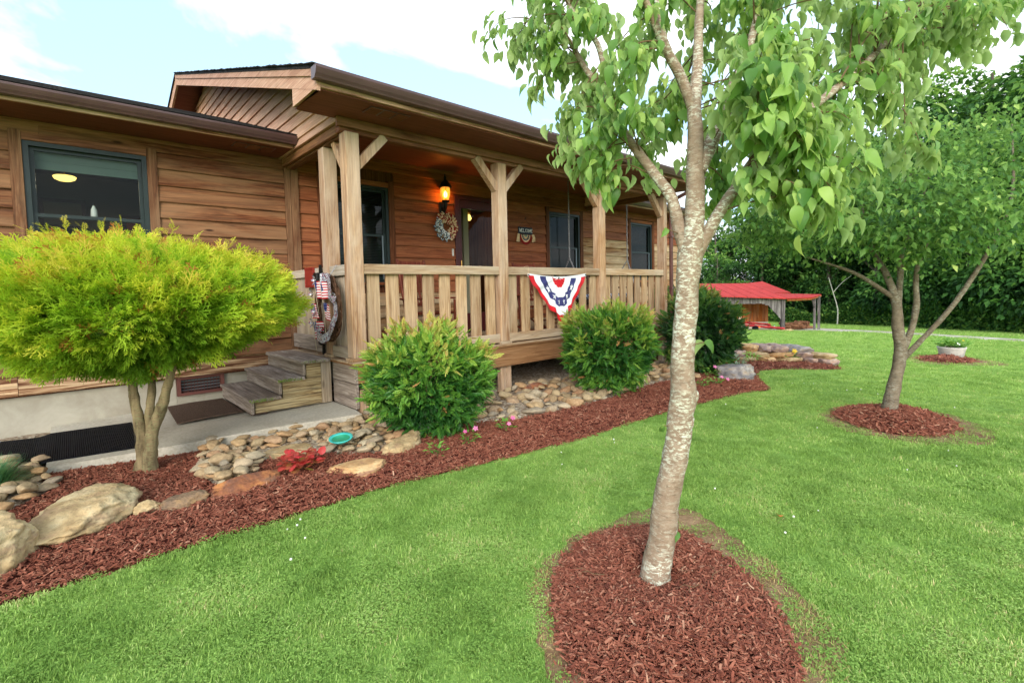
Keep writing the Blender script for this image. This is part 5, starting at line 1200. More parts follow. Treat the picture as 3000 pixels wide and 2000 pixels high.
STN = [rock_mesh('stone', 3, (1, 0.72 + 0.2 * (k % 3) / 2, 0.40 + 0.16 * (k % 4) / 3), 100 + k, 0.36, 6, 0, 0.05) for k in range(9)]
for m_ in STN: m_.materials.append(M['stone'])
rs = random.Random(5)
BLOCK = [(1.36, 4.36, 0.22, 0.19), (1.15, 4.98, 0.13, 0.09)]
def stone_bed(name, poly, smin, smax, target, zf, layers=2):
    poly = np.asarray(poly); root, zz = sheet(name, poly, 0.07, 0.03, 0.1, M['gravel'], base=0.052)
    a, b = poly.min(0), poly.max(0); placed = []; n_ = 0
    for lay in range(layers):
        lim = target * (0.72 if lay == 0 else 0.28); cnt = 0; tries = 0; here = []
        while cnt < lim and tries < 30000:
            tries += 1; x, y = rs.uniform(a[0], b[0]), rs.uniform(a[1], b[1])
            k = tries / 30000; s_ = rs.uniform(smin, smax) * (1 - 0.5 * min(1, k * 1.8)) * (0.95 if lay == 0 else 0.85)
            if not inside(poly, np.array([x, y])): continue
            if any((x - q[0]) ** 2 + (y - q[1]) ** 2 < ((s_ + q[2]) * 0.36) ** 2 for q in here): continue
            if any(abs(x - bx) < rx + s_ * .3 and abs(y - by) < ry + s_ * .3 for bx, by, rx, ry in BLOCK): continue
            here.append((x, y, s_)); cnt += 1
        for (x, y, s_) in here:
            o = bpy.data.objects.new('stone', rs.choice(STN)); COL.objects.link(o); o.parent = root
            o.location = (x, y, float(gz(x)) + 0.078 + s_ * 0.10 + lay * 0.038 + rs.uniform(-0.006, 0.01)); o.scale = (s_ * rs.uniform(0.9, 1.3), s_ * rs.uniform(0.75, 1.05), s_ * rs.uniform(0.7, 1.1))
            o.rotation_euler = (rs.uniform(-.28, .28), rs.uniform(-.28, .28), rs.uniform(0, 6.3)); n_ += 1
        placed += here
    return root, n_
stone_bed('river_stone_bed', ROCKB, 0.08, 0.20, 265, None)
stone_bed('river_stone_bed', ROCKC, 0.10, 0.26, 285, None)
stone_bed('river_stone_bed', ROCKA, 0.09, 0.22, 60, None)
for x, y, s_, lab in ((6.9, 3.55, 0.2, 'pale river stone at the foot of the trunk-side mulch'), ):
    pass

# ------------------------------------------------------------------ mulch chips
def chips(name, poly, zat, dens, lmin, lmax, holes=(), seed=0, dz=0.006, spread=0.05, parent=None):
    r_ = np.random.default_rng(seed); poly = np.asarray(poly); a, b = poly.min(0) - spread, poly.max(0) + spread
    n = int(dens * (b - a).prod()); P = r_.uniform(a, b, (n, 2)); d = edge_dist(poly, P); keep = inside(poly, P) | (d < spread * r_.random(n) ** 2)
    for h in holes: keep &= ~inside(h, P)
    P = P[keep]; n = len(P)
    L = lmin + (lmax - lmin) * r_.random(n) ** 2.2; W = L * r_.uniform(0.07, 0.24, n) + 0.0015; H = np.minimum(0.004, W * 0.4)
    an = r_.uniform(0, 2 * np.pi, n); til = r_.normal(0, 0.30, n)
    D = np.stack([np.cos(an) * np.cos(til), np.sin(an) * np.cos(til), np.sin(til)], 1); X, Y, Z = frames(D, None, r_.normal(0, 0.4, n))
    P3 = np.concatenate([P, (zat(P[:, 0], P[:, 1]) + dz + r_.random(n) * 0.016 + np.abs(np.sin(til)) * L * 0.3)[:, None]], 1)
    bend = r_.normal(0, 0.12, n)
    T = np.array([(-.5, -.5, 0), (-.5, .5, 0), (0, -.5, 0), (0, .5, 0), (.5, -.35, 0), (.5, .35, 0), (-.5, -.5, 1), (-.5, .5, 1), (0, -.5, 1), (0, .5, 1), (.5, -.35, 1), (.5, .35, 1)], float)
    F = np.array([(6, 8, 9, 7), (8, 10, 11, 9), (0, 2, 8, 6), (2, 4, 10, 8), (3, 1, 7, 9), (5, 3, 9, 11), (1, 0, 6, 7), (4, 5, 11, 10)])
    bz = np.array([-1, -1, 1, 1, -1, -1] * 2, float)
    V = P3[:, None] + T[None, :, 0:1] * (X * L[:, None])[:, None] + T[None, :, 1:2] * (Y * W[:, None])[:, None] + T[None, :, 2:3] * (Z * H[:, None])[:, None] + (bz[None, :, None] * (bend * L * 0.5)[:, None, None]) * Z[:, None]
    Fo = (F[None] + (np.arange(n) * 12)[:, None, None]).reshape(-1, 4)
    tint = np.repeat(np.clip(r_.beta(1.7, 2.0, n), 0, 1), 12)
    o = link(name, fast_mesh(name, V.reshape(-1, 3), Fo, {'tint': tint}), M['mulch']); tag(o, kind='stuff'); return o
near = [(-1.0, 3.0), (3.4, 2.8), (3.4, 3.9), (2.3, 4.6), (-1.0, 5.6)]
slab_h = [(-0.2, 5.22), (2.24, 4.76), (2.3, 7), (-0.2, 7)]
bedP = POLY['bed']
far_clip = lambda lo, hi: [p for p in bedP]
def band(lo, hi):
    m = (bedP[:, 0] >= lo) & (bedP[:, 0] <= hi); return bedP[m]
def clipx(poly, lo, hi):
    out = [tuple(p) for p in poly]
    for sgn, lim in ((1, lo), (-1, hi)):
        res = []
        for i in range(len(out)):
            a, b = out[i - 1], out[i]; ia, ib = sgn * a[0] >= sgn * lim, sgn * b[0] >= sgn * lim
            if ia != ib: t_ = (lim - a[0]) / (b[0] - a[0]); res.append((lim, a[1] + t_ * (b[1] - a[1])))
            if ib: res.append(b)
        out = res
    return np.array(out)
chips('mulch_chips', clipx(bedP, -1.2, 3.4), bed_z, 11000, 0.011, 0.042, [slab_h, ROCKB, ROCKA], 1, spread=0.02)
chips('mulch_chips', clipx(bedP, 3.4, 8.3), bed_z, 4600, 0.016, 0.056, [ROCKC], 2, spread=0.02)
chips('mulch_chips', clipx(bedP, 8.3, 14), bed_z, 900, 0.035, 0.10, [], 3, spread=0.02)
chips('mulch_chips', POLY['ring'], ring_z, 22000, 0.009, 0.039, [], 4, spread=0.13)
chips('mulch_chips', POLY['ring2'], ring2_z, 4200, 0.02, 0.07, [], 5, spread=0.25)
chips('mulch_chips', POLY['pot'], pot_z, 500, 0.05, 0.13, [], 6, spread=0.1)

# loose twigs on the near mulch ring
tw = MB(); rt = random.Random(8)
for x, y, a, L in ((1.78, 1.36, 2.0, 0.15), (2.02, 1.02, 2.6, 0.10), (2.10, 1.00, 0.1, 0.13), (2.45, 1.30, 1.2, 0.10)):
    b_ = MB(); z = float(ring_z(x, y)) + 0.03; d = Vector((math.cos(a), math.sin(a), 0)); n_ = Vector((-d.y, d.x, 0)); p0 = Vector((x, y, z))
    b_.tube([p0, p0 + d * L * 0.35 + n_ * 0.012, p0 + d * L * 0.7 - n_ * 0.006 + Vector((0, 0, 0.006)), p0 + d * L], [0.002, 0.0018, 0.0014, 0.0008], 5)
    b_.tube([p0 + d * L * 0.5, p0 + d * L * 0.66 + n_ * 0.03 + Vector((0, 0, 0.01)), p0 + d * L * 0.75 + n_ * 0.05], [0.0018, 0.0014, 0.0008], 4)
    o = wpart('dry_twig', b_, M['twig'], None); tag(o, 'dry bare twig lying on the mulch round the near trunk', 'twig', 'twigs on the near mulch ring')

# ------------------------------------------------------------------ shrubs
def leaf_spray(pairs=6, l=0.30, w=0.085, seed=0):
    r_ = random.Random(seed); V = []; F = []
    def leaf(base, ang, L, W, dr):
        o = len(V); c, s_ = math.cos(ang), math.sin(ang)
        for x, y, z in ((0, 0, 0), (0.45 * L, W, 0.10 * L), (L, 0, -dr * L), (0.45 * L, -W, 0.10 * L)): V.append((base[0] + x * c - y * s_, base[1] + x * s_ + y * c, base[2] + z))
        F.extend([(o, o + 1, o + 2), (o, o + 2, o + 3)])
    for k in range(pairs):
        x = 0.12 + 0.75 * k / pairs; sc = 1 - 0.35 * abs(k / pairs - 0.4)
        for s_ in (-1, 1): leaf((x, 0, -0.05 * x * x), s_ * (0.85 - 0.35 * k / pairs + r_.uniform(-.15, .15)), l * sc, w * sc, r_.uniform(0.05, 0.3))
    leaf((0.87, 0, -0.04), 0, l, w, 0.15)
    return np.array(V), np.array(F)
def shrub(name, label, base, rx, ry, h, n, size, mat, seed, young=0.5, group=None, shell=0.55, lean=0.5, mound=0.55):
    r_ = np.random.default_rng(seed); root = thing(name, label, 'shrub', base, 0, group); B = np.array(base)
    # stems
    nst = 14; sm = MB(); tips = []
    for k in range(nst):
        a = k / nst * 6.283 + r_.uniform(-.2, .2); q = r_.uniform(0.3, 0.75)
        p1 = (0.08 * math.cos(a), 0.08 * math.sin(a), 0); p3 = (rx * q * math.cos(a), ry * q * math.sin(a), h * r_.uniform(0.5, 0.85)); p2 = (p3[0] * 0.45, p3[1] * 0.45, p3[2] * 0.55)
        sm.tube([p1, p2, p3], [0.012, 0.009, 0.004], 5)
    part('stems', sm, M['twig'], root, base)
    # sprays on noisy shells
    D = nrm(r_.normal(size=(n * 2, 3))); D[:, 2] = np.where(D[:, 2] < 0, D[:, 2] * 0.9, D[:, 2]); D = nrm(D)
    lob = np.array([mnoise.noise(Vector(d) * 2.3 + Vector((seed, 0, 0))) + 0.5 * mnoise.noise(Vector(d) * 5.5 + Vector((0, seed, 0))) for d in D])
    rad = (0.84 + 0.34 * lob) * (shell + (1 - shell) * r_.random(len(D)) ** 0.35)
    P = D * rad[:, None] * np.array([rx, ry, h * 0.54]); P[:, 2] += h * mound; P[:, :2] *= 0.78 + 0.34 * np.clip(P[:, 2:3] / h, 0, 1) ** 0.8; P[:, 2] += 0.10 * h * np.clip(D[:, 2], 0, 1) * np.array([mnoise.noise(Vector((p[0] * 7, p[1] * 7, seed))) for p in P])
    ok = P[:, 2] > 0.02; P, D, lob, rad = P[ok][:n], D[ok][:n], lob[ok][:n], rad[ok][:n]
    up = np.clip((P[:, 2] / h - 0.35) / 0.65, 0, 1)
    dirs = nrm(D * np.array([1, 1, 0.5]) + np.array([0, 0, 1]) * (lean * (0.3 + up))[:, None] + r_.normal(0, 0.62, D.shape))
    Vs = []; Fs = []; Ts = []; off = 0
    for v_ in range(4):
        m_ = np.arange(len(P)) % 4 == v_; T, F = leaf_spray(5 + v_ % 3, 0.30 + 0.03 * v_, 0.075 + 0.01 * (v_ % 2), seed + v_)
        V, Fo = scatter(T, F, P[m_], frames(dirs[m_], None, r_.normal(0, 0.6, m_.sum())), size * r_.uniform(0.7, 1.25, m_.sum()))
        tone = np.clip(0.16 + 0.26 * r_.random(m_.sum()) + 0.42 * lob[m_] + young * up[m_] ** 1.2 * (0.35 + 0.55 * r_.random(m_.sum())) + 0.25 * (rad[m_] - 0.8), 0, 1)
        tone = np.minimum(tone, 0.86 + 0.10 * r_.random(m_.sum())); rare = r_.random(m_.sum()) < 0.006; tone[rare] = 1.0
        Ts.append(np.clip(np.repeat(tone, len(T)) + r_.normal(0, 0.05, len(T) * m_.sum()), 0, 1)); Vs.append(V); Fs.append(Fo + off); off += len(V)
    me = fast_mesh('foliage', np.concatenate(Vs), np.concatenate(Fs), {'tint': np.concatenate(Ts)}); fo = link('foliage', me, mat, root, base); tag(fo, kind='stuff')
    return root
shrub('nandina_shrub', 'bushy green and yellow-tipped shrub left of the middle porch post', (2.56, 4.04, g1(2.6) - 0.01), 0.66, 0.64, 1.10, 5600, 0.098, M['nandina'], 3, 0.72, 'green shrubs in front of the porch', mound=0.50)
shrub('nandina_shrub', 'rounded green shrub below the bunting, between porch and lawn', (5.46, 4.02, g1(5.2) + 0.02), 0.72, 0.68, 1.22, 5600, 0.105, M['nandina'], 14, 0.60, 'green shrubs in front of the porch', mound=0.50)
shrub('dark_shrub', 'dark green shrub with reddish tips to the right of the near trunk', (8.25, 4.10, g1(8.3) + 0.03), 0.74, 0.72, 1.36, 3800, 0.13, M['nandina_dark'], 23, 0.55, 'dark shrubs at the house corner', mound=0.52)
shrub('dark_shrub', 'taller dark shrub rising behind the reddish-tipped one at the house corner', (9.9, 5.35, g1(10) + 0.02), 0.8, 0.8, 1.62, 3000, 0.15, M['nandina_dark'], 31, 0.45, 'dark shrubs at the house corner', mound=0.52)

# golden thread cypress standard
SPRIG_BROWN = 0.012
cy = thing('cypress_tree', 'golden thread-leaf cypress clipped as a mushroom on three short stems', 'tree', (0.367, 4.69, g1(0.36) + 0.03))
def limb(name, pts, rad, seg, mat, parent, jit=0.12, n=6, seed=0, flare=0.0):
    pp = catmull(pts, n); rr = np.interp(np.linspace(0, len(pts) - 1, len(pp)), range(len(pts)), rad)
    if flare: rr = rr + flare * np.exp(-np.arange(len(pp)) / 2.2)
    b = MB(); b.tube([tuple(p) for p in pp], list(rr), seg, jit=jit, seed=seed); return wpart(name, b, mat, parent)
limb('stem', [(0.349, 4.711, -0.2), (0.375, 4.70, 0.044), (0.378, 4.713, 0.16), (0.351, 4.788, 0.384), (0.336, 4.858, 0.62), (0.30, 4.95, 0.95)], [0.060, 0.052, 0.042, 0.034, 0.031, 0.02], 12, M['barkc'], cy, 0.34, 10, 1, 0.03)
limb('stem', [(0.40, 4.69, -0.05), (0.41, 4.71, 0.16), (0.433, 4.753, 0.374), (0.459, 4.81, 0.554), (0.50, 4.9, 0.95)], [0.042, 0.036, 0.031, 0.028, 0.018], 10, M['barkc'], cy, 0.34, 10, 2)
limb('stem', [(0.40, 4.67, -0.18), (0.415, 4.65, 0.155), (0.48, 4.58, 0.395), (0.533, 4.542, 0.578), (0.62, 4.55, 0.95)], [0.056, 0.044, 0.037, 0.032, 0.018], 11, M['barkc'], cy, 0.34, 10, 3, 0.02)
def thread_spray(seed):
    r_ = random.Random(seed); V = []; F = []
    def strip(pts, w0, w1):
        o = len(V); k = len(pts)
        for i, p in enumerate(pts):
            d = (Vector(pts[min(i + 1, k - 1)]) - Vector(pts[max(i - 1, 0)])).normalized(); s_ = d.cross(Vector((0, 0, 1))); s_ = s_.normalized() if s_.length > 1e-3 else Vector((0, 1, 0)); w = w0 + (w1 - w0) * i / (k - 1)
            V.append(tuple(Vector(p) - s_ * w)); V.append(tuple(Vector(p) + s_ * w))
        for i in range(k - 1): F.append((o + 2 * i, o + 2 * i + 1, o + 2 * i + 3, o + 2 * i + 2))
    main = [(0, 0, 0), (0.5, r_.uniform(-.04, .04), 0.03), (1.0, r_.uniform(-.08, .08), -0.06)]
    strip(main, 0.024, 0.015)
    for k in range(7):
        x = 0.15 + 0.11 * k; s_ = 1 if k % 2 else -1; L = (0.44 - 0.03 * k) * r_.uniform(0.8, 1.2); a = s_ * r_.uniform(0.45, 0.85); z = r_.uniform(-.05, .10)
        p0 = (x, 0, 0.02); p1 = (x + L * 0.55 * math.cos(a), L * 0.55 * math.sin(a), 0.02 + z * 0.6); p2 = (x + L * math.cos(a * 0.8), L * math.sin(a * 0.85), z - 0.05)
        strip([p0, p1, p2], 0.020, 0.012)
        for q in (-1, 1):
            L2 = L * 0.42; a2 = a * 0.8 + q * 0.55; strip([p1, (p1[0] + L2 * math.cos(a2), p1[1] + L2 * math.sin(a2), p1[2] + r_.uniform(-.05, .04))], 0.018, 0.012)
    return np.array(V), np.array(F)
r_ = np.random.default_rng(77); NC = 11500
cc = np.array([0.40, 4.80, 1.125])
D = nrm(r_.normal(size=(NC, 3)))
lob = np.array([mnoise.noise(Vector(d) * 2.6 + Vector((4, 1, 0))) + 0.6 * mnoise.noise(Vector(d) * 6.5) for d in D])
# mushroom: wide shoulders, domed top, tapering underside
hz = D[:, 2]
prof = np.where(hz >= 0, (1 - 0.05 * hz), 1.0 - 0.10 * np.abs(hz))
rad = (0.88 + 0.13 * lob) * prof * (0.66 + 0.34 * r_.random(NC) ** 0.45)
se = np.where(hz >= 0, (np.hypot(D[:, 0], D[:, 1]) ** 2.9 + np.abs(hz) ** 2.9) ** (-1 / 2.9), 1.0)
P = D * (rad * se)[:, None] * np.array([1.24, 1.10, 0.48])
P[:, 2] = np.where(P[:, 2] < 0, P[:, 2] * 0.98 - 0.0, P[:, 2])
P[:, :2] *= np.where(hz < 0, 1 - 0.25 * np.abs(hz) ** 1.0, 1.0)[:, None]
P += cc; P[:, 2] += 0.10 * np.exp(-((P[:, 0] - 0.2) ** 2 + (P[:, 1] - 4.9) ** 2) / 0.25) * np.clip(hz, 0, 1)
hor = nrm(D * np.array([1, 1, 0.25]))
dirs = nrm(hor * 1.0 + np.array([0, 0, 1]) * (0.38 + 0.5 * np.clip(hz, -0.6, 1))[:, None] + r_.normal(0, 0.30, (NC, 3)))
Vs, Fs, Ts, off = [], [], [], 0
for v_ in range(5):
    m_ = np.arange(NC) % 5 == v_; T, F = thread_spray(v_ + 3)
    V, Fo = scatter(T, F, P[m_], frames(dirs[m_], None, r_.normal(0, 0.9, m_.sum())), 0.155 * r_.uniform(0.7, 1.3, m_.sum()))
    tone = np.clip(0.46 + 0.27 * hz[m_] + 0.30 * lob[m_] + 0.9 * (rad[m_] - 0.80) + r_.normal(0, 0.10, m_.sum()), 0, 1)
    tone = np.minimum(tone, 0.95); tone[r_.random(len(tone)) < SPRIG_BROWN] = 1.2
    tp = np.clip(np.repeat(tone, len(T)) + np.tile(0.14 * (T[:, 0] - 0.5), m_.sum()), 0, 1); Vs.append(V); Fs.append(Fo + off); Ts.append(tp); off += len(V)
# a few longer shoots that break the outline
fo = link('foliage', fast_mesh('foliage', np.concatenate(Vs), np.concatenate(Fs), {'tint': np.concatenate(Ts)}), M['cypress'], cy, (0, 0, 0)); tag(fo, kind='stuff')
sh = MB()
Vs, Fs, Ts, off = [], [], [], 0
for k in range(46):
    a = r_.uniform(-2.9, 0.3) if k > 8 else r_.uniform(1.4, 3.3); q = r_.uniform(0.35, 0.85); b0 = cc + np.array([1.2 * q * math.cos(a), 1.1 * q * math.sin(a), 0.46 * math.sqrt(1 - q * q) - 0.02]); L = r_.uniform(0.14, 0.26)
    dv = nrm(np.array([[0.55 * math.cos(a), 0.55 * math.sin(a), 0.8]]))[0]
    if k < 9: b0 = np.array([-0.15 + 0.09 * k, 5.15 - 0.06 * k, 1.62 + 0.02 * (k % 3)]); dv = nrm(np.array([[-0.3 + 0.1 * k, 0, 0.9]]))[0]; L = 0.2
    for j in range(7):
        p = b0 + dv * L * j / 7; T, F = thread_spray(j % 5 + 3)
        V, Fo = scatter(T, F, p[None] , frames((dv + r_.normal(0, 0.5, 3))[None]), 0.10 * (1.1 - 0.06 * j)); Vs.append(V); Fs.append(Fo + off); off += len(V); Ts.append(np.full(len(V), min(1, 0.72 + r_.random() * 0.25)))
fo = link('shoots', fast_mesh('shoots', np.concatenate(Vs), np.concatenate(Fs), {'tint': np.concatenate(Ts)}), M['cypress'], cy, (0, 0, 0)); tag(fo, kind='stuff')

# ------------------------------------------------------------------ small plants
def leafy(name, label, cat, base, r0, h, n, lsize, mat, seed, flowers=(), group=None, roundleaf=False, upright=0.4, tint=(0.1, 0.9)):
    r_ = np.random.default_rng(seed); root = thing(name, label, cat, base, 0, group)
    if roundleaf:
        a = np.linspace(0, 2 * np.pi, 9)[:-1]; T = np.concatenate([[(0.5, 0, 0.06)], np.stack([0.5 + 0.5 * np.cos(a) * (1 + .12 * np.cos(a * 5)), 0.5 * np.sin(a), -0.05 + 0 * a], 1)]); F = np.array([(0, 1 + i, 1 + (i + 1) % 8) for i in range(8)])
    else:
        T = np.array([(0, 0, 0), (0.4, 0.26, 0.06), (1, 0, -0.12), (0.4, -0.26, 0.06), (0.45, 0, -0.02)]); F = np.array([(0, 4, 1), (1, 4, 2), (0, 3, 4), (3, 2, 4)])
    a = r_.uniform(0, 6.283, n); q = r_.random(n) ** 0.5; z = r_.random(n)
    P = np.stack([r0 * q * np.cos(a) * (0.5 + 0.5 * z), r0 * q * np.sin(a) * (0.5 + 0.5 * z), h * (0.15 + 0.85 * z * (1 - 0.5 * q * q))], 1)
    d = nrm(np.stack([np.cos(a), np.sin(a), np.full(n, upright)], 1) + r_.normal(0, 0.3, (n, 3)))
    V, Fo = scatter(T, F, P, frames(d, None, r_.normal(0, 0.3, n)), lsize * r_.uniform(0.6, 1.2, n)); ti = np.repeat(np.clip(tint[0] + (tint[1] - tint[0]) * (0.6 * z + 0.4 * r_.random(n)), 0, 1), len(T))
    f_ = link('leaves', fast_mesh('leaves', V, Fo, {'tint': ti}), mat, root, base); tag(f_, kind='stuff')
    sm = MB()
    for k in range(6):
        i = r_.integers(n); sm.tube([(0, 0, 0), tuple(P[i] * 0.6), tuple(P[i])], [0.004, 0.003, 0.0015], 4)
    part('stems', sm, M['twig'], root, base)
    for fx, fy, fz, fs_, fm in flowers:
        b = MB()
        for k in range(5):
            an = k * 1.2566; c, s2 = math.cos(an), math.sin(an); b.add([(0, 0, 0), (fs_ * .7 * math.cos(an - .5), fs_ * .7 * math.sin(an - .5), fs_ * .12), (fs_ * c, fs_ * s2, fs_ * .05), (fs_ * .7 * math.cos(an + .5), fs_ * .7 * math.sin(an + .5), fs_ * .12)], [(0, 1, 2, 3)])
        me = b.mesh('flower', False); at_ = me.attributes.new('tint', 'FLOAT', 'POINT'); at_.data.foreach_set('value', [r_.random()] * len(me.vertices))
        o = link('flower', me, fm, root, (base[0] + fx, base[1] + fy, base[2] + fz), (0.7, -0.5, 0))
    return root
bz_ = lambda x, y: float(bed_z(x, y))
leafy('coral_bells', 'red-leaved coral bells plant in the mulch before the river stones', 'plant', (1.27, 3.86, bz_(1.27, 3.86)), 0.15, 0.16, 120, 0.060, M['heuchera'], 4, (), None, True, 0.25, (0.0, 1.0))
pk = M['pinkflower']
leafy('bedding_plant', 'small leafy bedding plant nearest the leaning tan stone', 'plant', (2.20, 3.38, bz_(2.2, 3.38)), 0.09, 0.13, 34, 0.05, M['bedplant'], 6, (), 'bedding plants in the mulch')
leafy('bedding_plant', 'bedding plant with a pink flower, second from the leaning tan stone', 'plant', (2.60, 3.47, bz_(2.6, 3.47)), 0.09, 0.13, 30, 0.05, M['bedplant'], 7, ((0.05, -0.03, 0.14, 0.028, pk), (-0.03, 0.02, 0.12, 0.022, pk)), 'bedding plants in the mulch')
leafy('bedding_plant', 'bedding plant with two pink flowers below the middle porch post', 'plant', (3.10, 3.54, bz_(3.1, 3.54)), 0.10, 0.14, 36, 0.05, M['bedplant'], 8, ((0.06, -0.04, 0.13, 0.028, pk), (-0.01, -0.06, 0.09, 0.024, pk)), 'bedding plants in the mulch')
leafy('bedding_plant', 'pink-flowered bedding plant right of the trunk, by the dark shrub', 'plant', (7.0, 3.28, bz_(7.0, 3.28)), 0.13, 0.14, 40, 0.06, M['bedplant'], 9, ((0.10, -0.06, 0.12, 0.03, pk), (0.2, -0.1, 0.08, 0.03, pk)), 'bedding plants in the mulch')
leafy('bedding_plant', 'red-pink flowered plant in front of the grey weathered rock', 'plant', (7.62, 3.62, bz_(7.62, 3.62)), 0.14, 0.2, 46, 0.06, M['bedplant'], 10, ((-0.02, -0.06, 0.2, 0.035, pk), (0.06, -0.1, 0.16, 0.03, pk)), 'bedding plants in the mulch')
leafy('bedding_plant', 'pale leafy bedding plant left of the pink-flowered one by the dark shrub', 'plant', (6.72, 3.33, bz_(6.7, 3.33)), 0.11, 0.12, 34, 0.055, M['bedplant'], 13, (), 'bedding plants in the mulch')
leafy('dusty_miller', 'silver-grey foliage plant behind the grey weathered rock', 'plant', (8.75, 3.75, bz_(8.7, 3.7)), 0.24, 0.30, 110, 0.10, M['dusty'], 11, (), None, False, 0.8)
leafy('bedding_plant', 'yellow-flowered plant against the low stacked stone wall', 'plant', (11.2, 3.6, bz_(11.2, 3.6)), 0.14, 0.22, 40, 0.08, M['bedplant'], 12, ((0, -0.06, 0.25, 0.06, M['yellowflower']), (0.06, -0.02, 0.22, 0.05, M['yellowflower'])), 'bedding plants in the mulch')
leafy('bedding_plant', 'lime-green plant at the left end of the low stacked stone wall', 'plant', (10.4, 4.1, bz_(10.4, 4.1)), 0.16, 0.24, 46, 0.09, M['bedplant'], 15, (), 'bedding plants in the mulch', tint=(0.6, 1.0))
def tuft(name, label, base, r0, h, n, mat, seed):
    r_ = np.random.default_rng(seed); root = thing(name, label, 'plant', base)
    T = np.array([(0, -.012, 0), (0, .012, 0), (.55, -.010, .10), (.55, .010, .10), (1, 0, -.04)]); F3 = np.array([(0, 2, 1), (1, 2, 3), (2, 4, 3)])
    a = r_.uniform(0, 6.283, n); e = r_.uniform(0.35, 1.4, n); d = np.stack([np.cos(a) * np.cos(e), np.sin(a) * np.cos(e), np.sin(e)], 1); P = np.stack([r0 * .35 * np.cos(a) * r_.random(n), r0 * .35 * np.sin(a) * r_.random(n), np.zeros(n)], 1)
    V, Fo = scatter(T, F3, P, frames(d), h * r_.uniform(0.6, 1.1, n)); f_ = link('leaves', fast_mesh('leaves', V, Fo, {'tint': np.repeat(r_.random(n), 5)}), mat, root, base); tag(f_, kind='stuff')
    return root
tuft('fescue_tuft', 'blue-green fescue tuft growing among stones at the left edge', (-0.47, 4.98, g1(-.4) + 0.05), 0.2, 0.26, 900, M['bluegrass'], 2)
# glazed dish
ds = thing('dish', 'small turquoise glazed dish lying on the river stones', 'dish', (1.67, 4.06, g1(1.67) + 0.15))
b_ = MB(); b_.lathe([(0.0, 0.012), (0.05, 0.012), (0.08, 0.034), (0.098, 0.044), (0.10, 0.036), (0.078, 0.018), (0.055, 0.0), (0.0, 0.0)], (0, 0, 0), 28); o = part('bowl', b_, M['teal'], ds, (1.67, 4.06, g1(1.67) + 0.15)); o.rotation_euler = (0.12, -0.1, 0)
b_ = MB(); b_.lathe([(0.0, 0.0135), (0.05, 0.0135), (0.074, 0.031)], (0, 0, 0), 28); o = part('glaze', b_, M['tealdark'], ds, (1.67, 4.06, g1(1.67) + 0.1515)); o.rotation_euler = (0.12, -0.1, 0)
